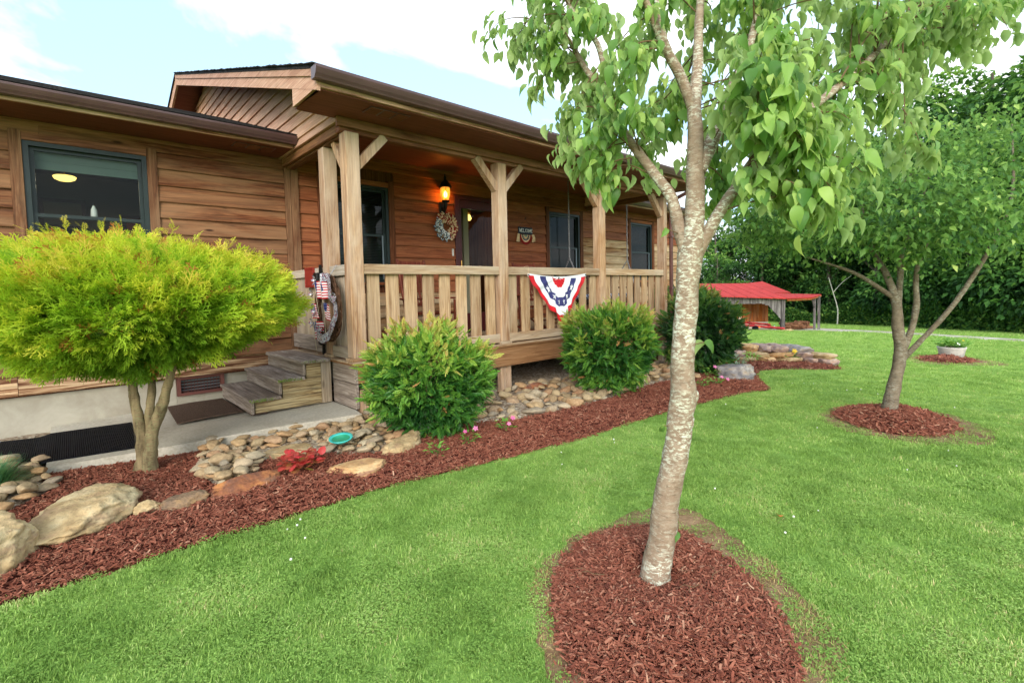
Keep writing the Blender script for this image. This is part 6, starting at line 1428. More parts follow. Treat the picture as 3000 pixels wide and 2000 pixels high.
# ------------------------------------------------------------------ near dogwood
dg = thing('dogwood_tree', 'near dogwood with a lichen-spotted trunk and large drooping leaves', 'tree', (1.988, 1.229, g1(2.0)))
DX = Vector((1.988, 1.229, 0))
LIMBS = {
 'trunk': ([(1.985, 1.235, -0.24), (1.993, 1.228, -0.15), (2.012, 1.218, -0.043), (2.036, 1.206, 0.103), (2.057, 1.198, 0.247), (2.087, 1.181, 0.391), (2.114, 1.167, 0.534), (2.120, 1.167, 0.607), (2.140, 1.156, 0.716), (2.142, 1.162, 0.825), (2.153, 1.162, 0.953), (2.171, 1.157, 1.123), (2.187, 1.155, 1.293), (2.203, 1.148, 1.408), (2.222, 1.14, 1.521), (2.284, 1.164, 1.895), (2.33, 1.193, 2.131), (2.4, 1.212, 2.339), (2.465, 1.237, 2.557), (2.529, 1.259, 2.742), (2.601, 1.279, 2.989), (2.64, 1.29, 3.3)],
           [0.086, 0.074, 0.065, 0.062, 0.059, 0.058, 0.060, 0.054, 0.066, 0.056, 0.054, 0.052, 0.055, 0.060, 0.047, 0.040, 0.032, 0.026, 0.022, 0.019, 0.016, 0.008], 18),
 'limb_a': ([(2.195, 1.155, 1.36), (2.191, 1.193, 1.497), (2.223, 1.259, 1.684), (2.208, 1.35, 1.825), (2.174, 1.46, 1.996), (2.193, 1.564, 2.158), (2.214, 1.649, 2.299), (2.224, 1.79, 2.497), (2.22, 1.872, 2.643), (2.239, 2.003, 2.831), (2.276, 2.122, 3.07)], [0.034, 0.031, 0.028, 0.025, 0.023, 0.021, 0.019, 0.016, 0.014, 0.011, 0.006], 12),
 'limb_b': ([(2.207, 1.611, 2.245), (2.209, 1.671, 2.541), (2.195, 1.763, 2.694), (2.179, 1.855, 2.842), (2.186, 1.929, 3.025)], [0.018, 0.015, 0.013, 0.011, 0.007], 9),
 'limb_c': ([(2.326, 1.198, 2.12), (2.269, 1.232, 2.273), (2.207, 1.254, 2.357), (2.134, 1.257, 2.428), (2.093, 1.273, 2.497), (2.034, 1.295, 2.62), (1.98, 1.32, 2.8)], [0.028, 0.026, 0.024, 0.022, 0.018, 0.014, 0.008], 10),
 'limb_d': ([(2.28, 1.15, 1.80), (2.374, 1.115, 1.972), (2.459, 1.101, 2.096), (2.563, 1.1, 2.272), (2.659, 1.078, 2.428), (2.73, 1.066, 2.592), (2.828, 1.061, 2.818), (2.9, 1.05, 3.1)], [0.038, 0.034, 0.031, 0.026, 0.022, 0.018, 0.013, 0.007], 11),
 'limb_e': ([(2.205, 1.14, 1.37), (2.244, 1.09, 1.49), (2.294, 1.027, 1.628), (2.322, 0.968, 1.718), (2.332, 0.924, 1.795), (2.385, 0.856, 1.899), (2.563, 0.772, 2.035), (2.944, 0.647, 2.298), (3.165, 0.594, 2.465), (3.388, 0.538, 2.623), (3.587, 0.504, 2.783), (3.812, 0.451, 3.012)], [0.036, 0.030, 0.027, 0.025, 0.023, 0.021, 0.019, 0.017, 0.015, 0.013, 0.011, 0.006], 11),
 'limb_f': ([(2.18, 1.25, 2.38), (2.2, 1.3, 2.55), (2.18, 1.33, 2.75), (2.15, 1.36, 3.0)], [0.014, 0.012, 0.010, 0.006], 8),
}
limb_pts = []
for k, (pts, rad, seg) in LIMBS.items():
    nm = 'trunk' if k == 'trunk' else 'limb'
    limb(nm, pts, rad, seg, M['bark'], dg, 0.13 if k == 'trunk' else 0.10, 8, len(k), 0.035 if k == 'trunk' else 0.0)
    if k != 'trunk': limb_pts += [np.array(p) for p in catmull(pts, 4)]
    else: limb_pts += [np.array(p) for p in catmull(pts[15:], 4)]
limb_pts = np.array(limb_pts)
for x, y, z, r in ((2.158, 1.135, 0.735, 0.046), (2.142, 1.142, 0.61, 0.036)):      # healed branch scars
    kb = MB(); me_ = rock_mesh('knot', 3, (r * 2, r * 2, r * 2.2), int(z * 100), 0.3, 0, 0, 0.06); me_.materials.append(M['bark']); link('knot', me_, None, dg, (x, y, z))
BLOBS = [(2.071, 2.157, 2.851, 0.28, 0.22, 110), (2.174, 2.04, 2.522, 0.22, 0.17, 80), (2.186, 1.835, 2.645, 0.3, 0.22, 140), (2.184, 1.743, 2.278, 0.22, 0.2, 110), (2.023, 1.423, 2.388, 0.17, 0.22, 100), (2.044, 1.383, 2.091, 0.11, 0.12, 50), (2.129, 1.704, 1.999, 0.22, 0.14, 100), (2.133, 1.619, 1.802, 0.13, 0.11, 55), (2.765, 1.555, 2.299, 0.26, 0.26, 130), (2.732, 1.561, 1.969, 0.17, 0.17, 60), (2.618, 1.512, 2.677, 0.3, 0.18, 100),
 (2.167, 0.741, 2.247, 0.19, 0.14, 100), (2.117, 0.773, 2.071, 0.17, 0.14, 100), (2.234, 0.698, 1.928, 0.2, 0.14, 130), (2.157, 0.787, 1.826, 0.18, 0.13, 100), (2.424, 0.676, 1.761, 0.18, 0.13, 100), (2.273, 0.734, 1.609, 0.18, 0.12, 95), (2.445, 0.641, 1.54, 0.11, 0.06, 45), (2.197, 0.899, 2.004, 0.08, 0.1, 35), (3.016, 0.705, 2.117, 0.27, 0.22, 150), (3.233, 0.63, 1.93, 0.22, 0.16, 100), (2.983, 0.76, 2.469, 0.28, 0.2, 150), (3.46, 0.605, 2.577, 0.32, 0.22, 170), (3.943, 0.445, 2.689, 0.34, 0.22, 180), (4.461, 0.259, 2.889, 0.36, 0.22, 180), (3.694, 0.517, 2.437, 0.18, 0.08, 60), (2.881, 1.275, 2.708, 0.3, 0.2, 110), (2.881, 1.276, 1.777, 0.22, 0.14, 70), (2.903, 1.346, 2.092, 0.25, 0.2, 80), (2.7, 0.909, 2.862, 0.5, 0.2, 160), (2.31, 1.827, 3.158, 0.5, 0.2, 130), (3.729, 0.532, 3.093, 0.5, 0.2, 140)]
def leaf_template(curl, fold, twist, seed=0):
    xs = [0.0, 0.12, 0.30, 0.52, 0.74, 0.90, 1.0]; ws = [0.012, 0.17, 0.27, 0.275, 0.185, 0.075, 0.004]; V = []; F = []
    for x, w in zip(xs, ws):
        z0 = -curl * x * x + 0.10 * x; tw = twist * x
        for s_ in (-1, 0, 1):
            y = s_ * w; z = z0 + fold * abs(s_) * w + 0.02 * s_ * math.sin(x * 9 + seed)
            V.append((x * (1 - 0.18 * curl * x), y * math.cos(tw) - (z - z0) * math.sin(tw), z0 + (z - z0) * math.cos(tw) + y * math.sin(tw)))
    for i in range(6):
        for k in range(2): F.append((i * 3 + k, (i + 1) * 3 + k, (i + 1) * 3 + k + 1, i * 3 + k + 1))
    return np.array(V), np.array(F)
LT = [leaf_template(0.35, 0.35, 0.1, 1), leaf_template(0.65, 0.55, -0.3, 2), leaf_template(0.95, 0.4, 0.5, 3), leaf_template(0.2, 0.6, 0.2, 4), leaf_template(0.5, 0.9, -0.7, 5), leaf_template(0.75, 0.25, 0.8, 6)]
r_ = np.random.default_rng(21); LP, LD, LU, LS = [], [], [], []; twm = MB(); fruits = []
for bi, (bx, by, bz, br, bh, n) in enumerate(BLOBS):
    c0 = np.array([bx, by, bz]); near_ = limb_pts[np.argsort(np.linalg.norm(limb_pts - c0, axis=1))[:16]]; nt = max(4, int(n / 15)); n = int(n * 1.9)
    base = near_[0]
    for k in range(nt):
        tip = c0 + np.array([br, br, bh]) * nrm(r_.normal(size=(1, 3)))[0] * r_.random() ** 0.33; b0 = near_[r_.integers(12)]
        mid = 0.5 * (b0 + tip) + np.array([0, 0, 0.06 + 0.08 * r_.random()]); q1 = 0.25 * b0 + 0.5 * mid + 0.25 * tip + np.array([0, 0, .01])
        pts = [b0, q1, 0.35 * mid + 0.65 * tip + np.array([0, 0, .02]), tip]; cp = catmull(pts, 4)
        twm.tube([tuple(p) for p in cp], list(np.linspace(0.0042, 0.0014, len(cp))), 5, cap=False)
        m = max(3, n // nt); cp = np.array(cp)
        for j in range(m):
            f = r_.uniform(0.45, 1.0); i = min(int(f * (len(cp) - 1)), len(cp) - 2); p = cp[i] + (cp[i + 1] - cp[i]) * r_.random() + r_.normal(0, 0.034, 3)
            out = p - c0 + r_.normal(0, 0.25, 3) * br + 0.5 * (c0 - np.array([2.25, 1.15, c0[2]])) * 0.3; out[2] = 0; out = out / (np.linalg.norm(out) + 1e-6)
            dr = r_.uniform(0.35, 1.6); d = out * 0.62 + np.array([0, 0, -dr]) + r_.normal(0, 0.22, 3)
            LP.append(p + nrm(d[None])[0] * 0.012); LD.append(d); LU.append(out * 0.9 + np.array([0, 0, 0.55]) + r_.normal(0, 0.3, 3)); LS.append(0.080 * r_.uniform(0.5, 1.25))
        if 11 <= bi <= 17 and r_.random() < 0.55: fruits.append(tip + np.array([0, 0, 0.05]))
for pts in (((2.16, 1.12, 0.97), (2.205, 1.085, 0.985)), ((2.09, 1.19, 0.585), (2.05, 1.205, 0.595)), ((2.16, 1.19, 1.50), (2.11, 1.215, 1.52)), ((2.05, 1.17, 0.08), (2.06, 1.15, 0.10))):
    a_, b2 = np.array(pts[0]), np.array(pts[1]); twm.tube([tuple(a_), tuple(b2)], [0.003, 0.002], 5)
    for q in range(3 if pts[0][2] > 0.9 else 2):
        LP.append(b2); LD.append((b2 - a_) * 8 + np.array([0, 0, -0.7]) + r_.normal(0, 0.35, 3)); LU.append(np.array([-0.3, -0.6, 0.6])); LS.append((0.085 if 0.9 < pts[0][2] < 1.2 else 0.05) * r_.uniform(0.8, 1.1))
LP, LD, LU, LS = np.array(LP), np.array(LD), np.array(LU), np.array(LS)
wpart('twigs', twm, M['twig'], dg)
tag(bpy.data.objects[[o.name for o in dg.children if o.name.startswith('twigs')][0]], kind='stuff')
fX, fY, fZ = frames(LD, nrm(LU)); dist = np.linalg.norm(LP - np.array([0, 0, 1.25]), axis=1)
fw_ = np.array(fwd); vis = (LP - np.array([0, 0, 1.25])); dep = vis @ fw_; upn = vis @ np.array(upv) / dep
score = LS / dep; score[(upn > 0.62)] = 0
big = np.argsort(-score)[:300]; isbig = np.zeros(len(LP), bool); isbig[big] = True
LM = []
for k, (T, F) in enumerate(LT):
    me = fast_mesh('leaf', T, F, None, True); me.materials.append(M['dogwood_obj']); LM.append(me)
for i in big:
    o = bpy.data.objects.new('leaf', LM[i % 6]); COL.objects.link(o); o.parent = dg
    mt = Matrix((tuple(fX[i] * LS[i]), tuple(fY[i] * LS[i]), tuple(fZ[i] * LS[i]))).transposed().to_4x4(); mt.translation = Vector(LP[i]) - WLOC[dg.name]; o.matrix_local = mt
Vs, Fs, Ts, off = [], [], [], 0
for k, (T, F) in enumerate(LT):
    m_ = (np.arange(len(LP)) % 6 == k) & ~isbig; V, Fo = scatter(T, F, LP[m_], (fX[m_], fY[m_], fZ[m_]), LS[m_]); Vs.append(V); Fs.append(Fo + off); off += len(V); Ts.append(np.repeat(np.clip(r_.beta(2, 2.4, m_.sum()), 0, 1), len(T)))
fo = link('foliage', fast_mesh('foliage', np.concatenate(Vs), np.concatenate(Fs), {'tint': np.concatenate(Ts)}, True), M['dogwood'], dg); tag(fo, kind='stuff')
M['fruit'] = mat_plain('green_fruit', srgb(150, 178, 80), 0.6, 0, 0.3, 0.15, 60, 0.6, 300)
fm_ = MB(); fm_.tube([(0, 0, 0), (0.01, 0, 0.03), (0.012, 0, 0.055)], 0.0015, 5); fm_.lathe([(0.0, -0.011), (0.008, -0.008), (0.011, 0), (0.008, 0.008), (0.0, 0.011)], (0.012, 0, 0.064), 10); fme = fm_.mesh('fruit'); fme.materials.append(M['fruit'])
for p in fruits:
    o = bpy.data.objects.new('fruit', fme); COL.objects.link(o); o.parent = dg; o.location = Vector(p) - WLOC[dg.name]; o.rotation_euler = (r_.normal(0, .5), r_.normal(0, .5), r_.uniform(0, 6))
fl = link('fallen_leaf', LM[0], None, None, (3.11, 1.06, g1(3.1) + 0.035), (0.2, 0.15, 0.4)); fl.scale = (0.085,) * 3
ol = fast_mesh('fallen_leaf', *LT[0], None, True); ol.materials.append(mat_plain('orange_leaf', srgb(206, 120, 48), 0.6)); fl.data = ol
tag(fl, 'single orange fallen leaf lying on the lawn right of the near trunk', 'leaf')

# ------------------------------------------------------------------ second tree
def quad_leaves(P, D, size, tone, r_, up=None, nv=3):
    T = np.array([(0, 0, 0), (0.4, 0.30, 0.10), (1, 0, -0.15), (0.4, -0.30, 0.10), (0.45, 0, 0.0)]); F = np.array([(0, 4, 1), (1, 4, 2), (0, 3, 4), (3, 2, 4)])
    V, Fo = scatter(T, F, P, frames(D, up, r_.normal(0, 0.5, len(P))), size); return V, Fo, np.repeat(tone, 5)
t2 = thing('lawn_tree', 'forked tree with a leaning brown trunk standing in the second mulch ring', 'tree', (6.813, 1.179, g1(6.8)))
limb('trunk', [(6.80, 1.185, -0.36), (6.812, 1.18, -0.25), (6.845, 1.164, -0.08), (6.878, 1.147, 0.09), (6.925, 1.121, 0.293), (6.958, 1.105, 0.486), (6.942, 1.136, 0.719), (6.949, 1.147, 0.951), (6.922, 1.185, 1.146), (6.949, 1.272, 1.382), (6.996, 1.38, 1.586), (7.05, 1.5, 2.0), (7.0, 1.5, 2.6)], [0.10, 0.085, 0.075, 0.065, 0.06, 0.066, 0.056, 0.050, 0.042, 0.032, 0.026, 0.018, 0.008], 14, M['bark2'], t2, 0.14, 6, 5, 0.02)
for pts, rad in (([(6.952, 1.141, 0.90), (6.96, 1.124, 1.337), (6.9, 1.104, 1.562), (6.95, 1.0, 1.926), (7.2, 0.9, 2.5)], [0.035, 0.03, 0.026, 0.02, 0.008]), ([(6.97, 1.095, 0.44), (7.024, 1.021, 0.718), (7.011, 0.985, 0.989), (6.98, 0.989, 1.218), (6.95, 0.956, 1.477), (7.1, 0.8, 2.0)], [0.036, 0.032, 0.03, 0.026, 0.022, 0.008]), ([(6.96, 1.09, 0.36), (6.997, 0.904, 0.63), (7.063, 0.728, 0.899), (7.113, 0.57, 1.206), (7.16, 0.41, 1.587), (7.3, 0.273, 2.1), (7.6, 0.3, 2.9)], [0.032, 0.027, 0.025, 0.024, 0.021, 0.016, 0.007]), ([(6.93, 1.16, 1.05), (6.7, 1.5, 1.35), (6.4, 1.9, 1.55)], [0.03, 0.02, 0.008]), ([(6.99, 1.4, 1.6), (7.3, 1.3, 2.2), (7.8, 0.9, 2.9)], [0.025, 0.018, 0.007])):
    limb('limb', pts, rad, 9, M['bark2'], t2, 0.12, 5, 3)
def crown(parent, blobs, size, mat, seed, loc=(0, 0, 0), droop=0.7, name='foliage'):
    r_ = np.random.default_rng(seed); Ps, Ds, Ts = [], [], []
    for (x, y, z, rx, rz_, n) in blobs:
        D = nrm(r_.normal(size=(n, 3))); lob = np.array([mnoise.noise(Vector(d) * 2.4 + Vector((x, y, seed))) + 0.6 * mnoise.noise(Vector(d) * 6 + Vector((seed, x, y))) for d in D])
        rad = (0.84 + 0.42 * lob) * (0.45 + 0.55 * r_.random(n) ** 0.45); P = D * rad[:, None] * np.array([rx, rx, rz_]) + np.array([x, y, z])
        # leaves gather in hanging sprigs
        k = r_.integers(0, n, n); cl = r_.random(n) < 0.6; P[cl] = P[k[cl] // 12 * 12] + r_.normal(0, size * 1.3, (cl.sum(), 3))
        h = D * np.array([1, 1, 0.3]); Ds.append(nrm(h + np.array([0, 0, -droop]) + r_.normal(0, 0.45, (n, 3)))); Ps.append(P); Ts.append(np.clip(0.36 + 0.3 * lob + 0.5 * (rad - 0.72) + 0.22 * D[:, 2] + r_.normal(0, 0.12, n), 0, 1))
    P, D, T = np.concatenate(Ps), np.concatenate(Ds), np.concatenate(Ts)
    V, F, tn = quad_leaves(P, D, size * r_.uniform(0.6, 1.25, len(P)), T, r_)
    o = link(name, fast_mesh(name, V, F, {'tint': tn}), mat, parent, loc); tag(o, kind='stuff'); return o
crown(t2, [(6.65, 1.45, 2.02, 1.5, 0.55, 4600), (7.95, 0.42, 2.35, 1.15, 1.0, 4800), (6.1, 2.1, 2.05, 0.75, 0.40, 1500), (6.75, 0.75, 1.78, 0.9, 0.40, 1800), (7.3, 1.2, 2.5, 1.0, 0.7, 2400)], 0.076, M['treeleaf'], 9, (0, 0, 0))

# ------------------------------------------------------------------ woods beyond the lawn
def wood_tree_mesh(seed, n, h, conif=False):
    r_ = np.random.default_rng(seed); blobs = []
    for k in range(9):
        a = r_.uniform(0, 6.283); q = r_.uniform(0.0, 0.24) * h; z = r_.uniform(0.14, 0.86) * h; blobs.append((q * math.cos(a), q * math.sin(a), z, r_.uniform(0.13, 0.20) * h * (1.15 - 0.5 * z / h), r_.uniform(0.10, 0.16) * h, n // 9))
    Ps, Ds, Ts = [], [], []
    for (x, y, z, rx, rz_, m) in blobs:
        D = nrm(r_.normal(size=(m, 3))); lob = np.array([mnoise.noise(Vector(d) * 2.2 + Vector((x, y, seed))) + 0.6 * mnoise.noise(Vector(d) * 5.5 + Vector((seed, x, y))) for d in D])
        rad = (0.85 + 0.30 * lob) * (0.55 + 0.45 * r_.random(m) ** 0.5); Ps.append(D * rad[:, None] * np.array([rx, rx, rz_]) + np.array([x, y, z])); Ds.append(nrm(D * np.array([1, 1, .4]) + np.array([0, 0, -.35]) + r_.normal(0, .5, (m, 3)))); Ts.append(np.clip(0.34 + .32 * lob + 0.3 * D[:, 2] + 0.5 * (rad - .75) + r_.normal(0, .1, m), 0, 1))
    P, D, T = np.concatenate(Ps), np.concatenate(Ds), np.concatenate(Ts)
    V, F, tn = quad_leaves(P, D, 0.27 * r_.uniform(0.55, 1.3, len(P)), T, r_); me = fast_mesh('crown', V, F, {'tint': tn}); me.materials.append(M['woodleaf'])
    b = MB(); b.tube([(0, 0, -1.0), (0.05, 0, h * .3), (-.1, .1, h * .62), (0, 0, h * .85)], [0.20, 0.17, 0.11, 0.04], 8)
    for k in range(5):
        a = r_.uniform(0, 6.28); z = h * r_.uniform(.25, .6); b.tube([(0, 0, z), (h * .1 * math.cos(a), h * .1 * math.sin(a), z + h * .1), (h * .2 * math.cos(a), h * .2 * math.sin(a), z + h * .16)], [0.09, 0.06, 0.02], 6)
    tm = b.mesh('trunk'); tm.materials.append(M['barkw']); return me, tm
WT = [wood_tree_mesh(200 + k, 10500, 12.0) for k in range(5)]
rwd = random.Random(17); wood_pos = []
def az(px): return YAW + math.atan((px - 1500) / 1427.41)
for row, (dd, hs) in enumerate(((0, 0.80), (5.5, 1.0), (12, 1.18))):
    px = 1960 + row * 30
    while px < 3330:
        edge = float(np.interp(px, [1900, 2100, 2300, 2400, 2600, 2800, 3000, 3300], [58, 58, 60, 58, 54, 49, 45, 40]))
        h = float(np.interp(px, [1900, 2080, 2200, 2400, 2600, 2850, 3000, 3300], [9.5, 11, 14, 17, 20, 21, 20, 20])) * hs * rwd.uniform(0.85, 1.12)
        d = edge + dd + rwd.uniform(-1.5, 2.0) + 2; a = az(px); wood_pos.append((d * math.sin(a), d * math.cos(a), h, px)); px += 5.2 / d * 1427 * rwd.uniform(0.75, 1.2)
for i, (x, y, h, px) in enumerate(wood_pos):
    cm_, tm_ = WT[i % 5]; loc = (x, y, g1(x)); 
    lab, grp = (('leafy tree of the wood rising behind the red-roofed shed', 'trees behind the shed') if px < 2330 else
                ('leafy tree of the wood between the shed and the forked lawn tree', 'trees between shed and lawn tree') if px < 2620 else
                ('leafy tree of the tall wood right of the forked lawn tree', 'trees of the wood at right'))
    t_ = thing('wood_tree', lab, 'tree', loc, 0, grp)
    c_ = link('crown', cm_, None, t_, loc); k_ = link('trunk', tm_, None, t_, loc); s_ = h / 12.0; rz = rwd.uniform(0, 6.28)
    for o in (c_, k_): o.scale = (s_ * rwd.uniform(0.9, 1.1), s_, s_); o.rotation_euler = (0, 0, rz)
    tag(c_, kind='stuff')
# undergrowth along the edge of the wood
P, Dd, Tt = [], [], []; r_ = np.random.default_rng(4); n = 60000
px = r_.uniform(1950, 3320, n); edge = np.interp(px, [1900, 2100, 2300, 2400, 2600, 2800, 3000, 3300], [57, 57, 59, 57, 53, 48, 44, 39]) + r_.uniform(0, 1, n) ** 1.6 * 11.0 - 0.6; aa = YAW + np.arctan((px - 1500) / 1427.41)
hh = (0.9 + 1.6 * np.array([mnoise.noise(Vector((p * 0.02, 3, 0))) + 0.5 for p in px]) + np.clip((edge - 45) * 0.03, 0, .6)) * np.clip(px * 0.0012 - 2.2, 0.6, 1.6)
X_, Y_ = edge * np.sin(aa), edge * np.cos(aa); Zg = gz(X_); P = np.stack([X_, Y_, Zg + hh * r_.random(n) ** 1.3], 1)
V, F, tn = quad_leaves(P, nrm(r_.normal(0, 1, (n, 3)) + np.array([-.6, -.4, .6])), 0.30 * r_.uniform(.5, 1.3, n), np.clip(0.45 + .28 * r_.normal(0, 1, n), 0, 1), r_)
ff = sheet('forest_floor', [(60, 60), (57, 24), (58, 16.5), (55, 10), (47.5, 3), (43.5, 0), (34, -12), (60, -60), (160, -60), (160, 90)], 2.0, 0.05, 0.8, mat_plain('leaf_litter', srgb(52, 46, 32), 0.95, 0, 0.1, 0.3, 0.5))
ug = link('undergrowth', fast_mesh('undergrowth', V, F, {'tint': tn}), M['woodleaf']); tag(ug, kind='stuff')
bt_ = thing('bare_tree', 'thin pale bare-trunked tree at the edge of the wood right of the shed', 'tree', (48.0, 11.0, g1(48)))
a = az(2455); d = 54.0; bx, by = d * math.sin(a), d * math.cos(a); bt_.location = (bx, by, g1(bx)); WLOC[bt_.name] = Vector((bx, by, g1(bx)))
limb('trunk', [(bx, by, g1(bx) - .2), (bx + .1, by, g1(bx) + 1.4), (bx - .2, by + .3, g1(bx) + 3.0), (bx - .5, by + .6, g1(bx) + 4.4)], [0.06, 0.055, 0.045, 0.02], 8, M['palebark'], bt_, 0.05, 4)
limb('limb', [(bx - .2, by + .3, g1(bx) + 3.0), (bx + .2, by - .3, g1(bx) + 3.9), (bx + .6, by - .9, g1(bx) + 4.5)], [0.03, 0.02, 0.01], 6, M['palebark'], bt_, 0.05, 4)

# ------------------------------------------------------------------ shed with the red roof
M['redroof'] = mat_plain('red_roof_metal', srgb(172, 56, 52), 0.75, 0, 0.15, 0.10, 1.5)
M['barnboard'] = mat_wood('shed_board', srgb(70, 66, 66), srgb(112, 108, 108), srgb(150, 146, 144), 'z', 0.9, 0.5, srgb(76, 70, 68), 0.5, 0.2, 0.5, contrast=1.5)
M['barnorange'] = mat_wood('shed_inner_board', srgb(110, 58, 26), srgb(166, 92, 42), srgb(196, 124, 66), 'z', 0.9, 0.4, srgb(150, 120, 90), 0.4, 0.2, 0.5)
M['rustmetal'] = mat_plain('red_machine_paint', srgb(156, 32, 32), 0.5, 0, 0.4, 0.3, 3)
sh_ = thing('shed', 'old grey board shed with a red metal roof and open front across the lawn', 'shed', (31.4, 10.5, g1(31.4)))
def slabpoly(name, pts, th, mat):
    b = MB(); n = len(pts); lo = [(p[0], p[1], p[2] - th) for p in pts]; b.add(list(pts) + lo, [tuple(range(n)), tuple(range(2 * n - 1, n - 1, -1))] + [(i, n + i, n + (i + 1) % n, (i + 1) % n) for i in range(n)]); return wpart(name, b, mat, sh_)
pD, pC, pB, pE2, pR0, pR1, pER, pRL, pEL = (31.183, 10.302, 0.399), (32.778, 9.394, 0.411), (36.593, 9.993, 0.49), (32.703, 11.512, 0.691), (33.053, 13.27, 1.332), (36.931, 13.814, 1.45), (38.382, 12.436, 0.618), (27.399, 18.415, 1.435), (24.461, 16.447, 0.916)
def lerp3(a, b, t_): return tuple(a[i] + (b[i] - a[i]) * t_ for i in range(3))
for nm, q in (('roof_panel', (pEL, pD, pE2, None)),):
    pass
NP = 12
for k in range(NP):                                     # standing-seam sheets of the front slope
    a0, a1 = k / NP, (k + 1) / NP - 0.004; lo0, lo1 = lerp3(pEL, pD, a0), lerp3(pEL, pD, a1); hi0, hi1 = lerp3(pRL, pR0, a0), lerp3(pRL, pR0, a1); slabpoly('roof_sheet', [lo0, lo1, hi1, hi0], 0.06, M['redroof'])
slabpoly('roof_sheet', [pD, pE2, pR0], 0.06, M['redroof'])
for k in range(4):
    a0, a1 = k / 4, (k + 1) / 4 - 0.006; slabpoly('roof_sheet', [lerp3(pE2, pER, a0), lerp3(pE2, pER, a1), lerp3(pR0, pR1, a1), lerp3(pR0, pR1, a0)], 0.06, M['redroof'])
for k in range(5):
    a0, a1 = k / 5, (k + 1) / 5 - 0.006; up_ = (pE2[0], pE2[1], pE2[2] - 0.03); slabpoly('lean_to_sheet', [lerp3(pD, pC, a0), lerp3(pD, pC, a1), lerp3(up_, pB, a1), lerp3(up_, pB, a0)], 0.05, M['redroof'])
Uv = Vector((-0.7376, 0.6752, 0)); Wv = Vector((0.6752, 0.7376, 0)); O_ = Vector((31.43, 10.53, 0))
def bboard(name, u, w, z0, z1, mat, depth=0.0, th=0.03, zb0=None):
    p0 = O_ + Uv * u + Wv * depth; p1 = p0 + Uv * w; q = Wv * th; b = MB(); z0b = z0 if zb0 is None else zb0
    b.add([(p0.x, p0.y, z0), (p1.x, p1.y, z0b), (p1.x + q.x, p1.y + q.y, z0b), (p0.x + q.x, p0.y + q.y, z0), (p0.x, p0.y, z1), (p1.x, p1.y, z1), (p1.x + q.x, p1.y + q.y, z1), (p0.x + q.x, p0.y + q.y, z1)], [(0, 3, 2, 1), (4, 5, 6, 7), (0, 1, 5, 4), (1, 2, 6, 5), (2, 3, 7, 6), (3, 0, 4, 7)]); return wpart(name, b, mat, sh_)
rb = random.Random(2); u = 0.16
while u < 9.5:
    w_ = rb.uniform(0.15, 0.22); top_ = 0.33 + 0.055 * u
    zb = -0.95 + (u - 0.1) * 1.12 if u < 1.0 else 0.06 + 0.03 * u + rb.uniform(-.03, .03)
    zb2 = -0.95 + (u + w_ - 0.1) * 1.12 if u < 0.9 else zb
    if u > 3.2: zb = zb2 = -1.7
    bboard('wall_board', u, w_ - 0.012, min(zb, 0.1), top_, M['barnboard'], rb.uniform(0, .012), 0.03, min(zb2, 0.1)); u += w_
for u0, dp in ((-0.06, -0.02), (3.1, 0.05), (-0.06, 4.0), (3.1, 4.0)): bboard('post', u0, 0.2, -2.0, 0.30, M['barnboard'], dp, 0.2)
bx_, by_ = 35.02, 9.95
for dx in (0, 0.28):
    b = MB(); b.box(bx_ - .06 + dx, bx_ + .06 + dx, by_ - .06 - dx * .6, by_ + .06 - dx * .6, -2.1, 0.40); wpart('post', b, M['barnboard'], sh_)
b = MB(); b.tube([(31.4, 10.35, 0.27), (32.8, 9.5, 0.30), (36.4, 10.0, 0.38)], 0.07, 4, smooth=False); wpart('lean_to_beam', b, M['barnorange'], sh_)
b = MB(); b.tube([(35.02, 9.95, -0.35), (34.2, 9.85, 0.30)], 0.06, 4, smooth=False); wpart('brace', b, M['barnboard'], sh_)
u = -0.2
while u < 2.2:
    w_ = rb.uniform(0.16, 0.24); bboard('inner_board', u, w_ - .012, -1.15 + rb.uniform(-.05, .05), 0.35, M['barnorange'], 2.2, 0.03); u += w_
bboard('inner_base', -0.2, 2.4, -2.0, -1.16, M['concrete'], 2.19, 0.05); bboard('inner_wall', 2.2, 7.4, -2.0, 0.6, M['swing'], 3.6, 0.05); bboard('inner_post', 1.95, 0.16, -2.0, 0.4, M['greywood_z'], 1.2, 0.16)
b = MB(); p0 = O_ + Uv * 9.4; p1 = p0 + Wv * 6; b.add([(p0.x, p0.y, -2), (p1.x, p1.y, -2), (p1.x, p1.y, 1.2), (p0.x, p0.y, 0.8)], [(0, 1, 2, 3)]); p0 = O_ + Wv * 6; p1 = p0 + Uv * 9.4
b.add([(p0.x, p0.y, -2), (p1.x, p1.y, -2), (p1.x, p1.y, 1.0), (p0.x, p0.y, 0.6)], [(0, 1, 2, 3)]); p1 = O_ + Wv * 2.6; b.add([(p0.x, p0.y, -2), (p1.x, p1.y, -2), (p1.x, p1.y, 0.5), (p0.x, p0.y, 0.6)], [(0, 1, 2, 3)])
wpart('side_wall', b, M['barnboard'], sh_)
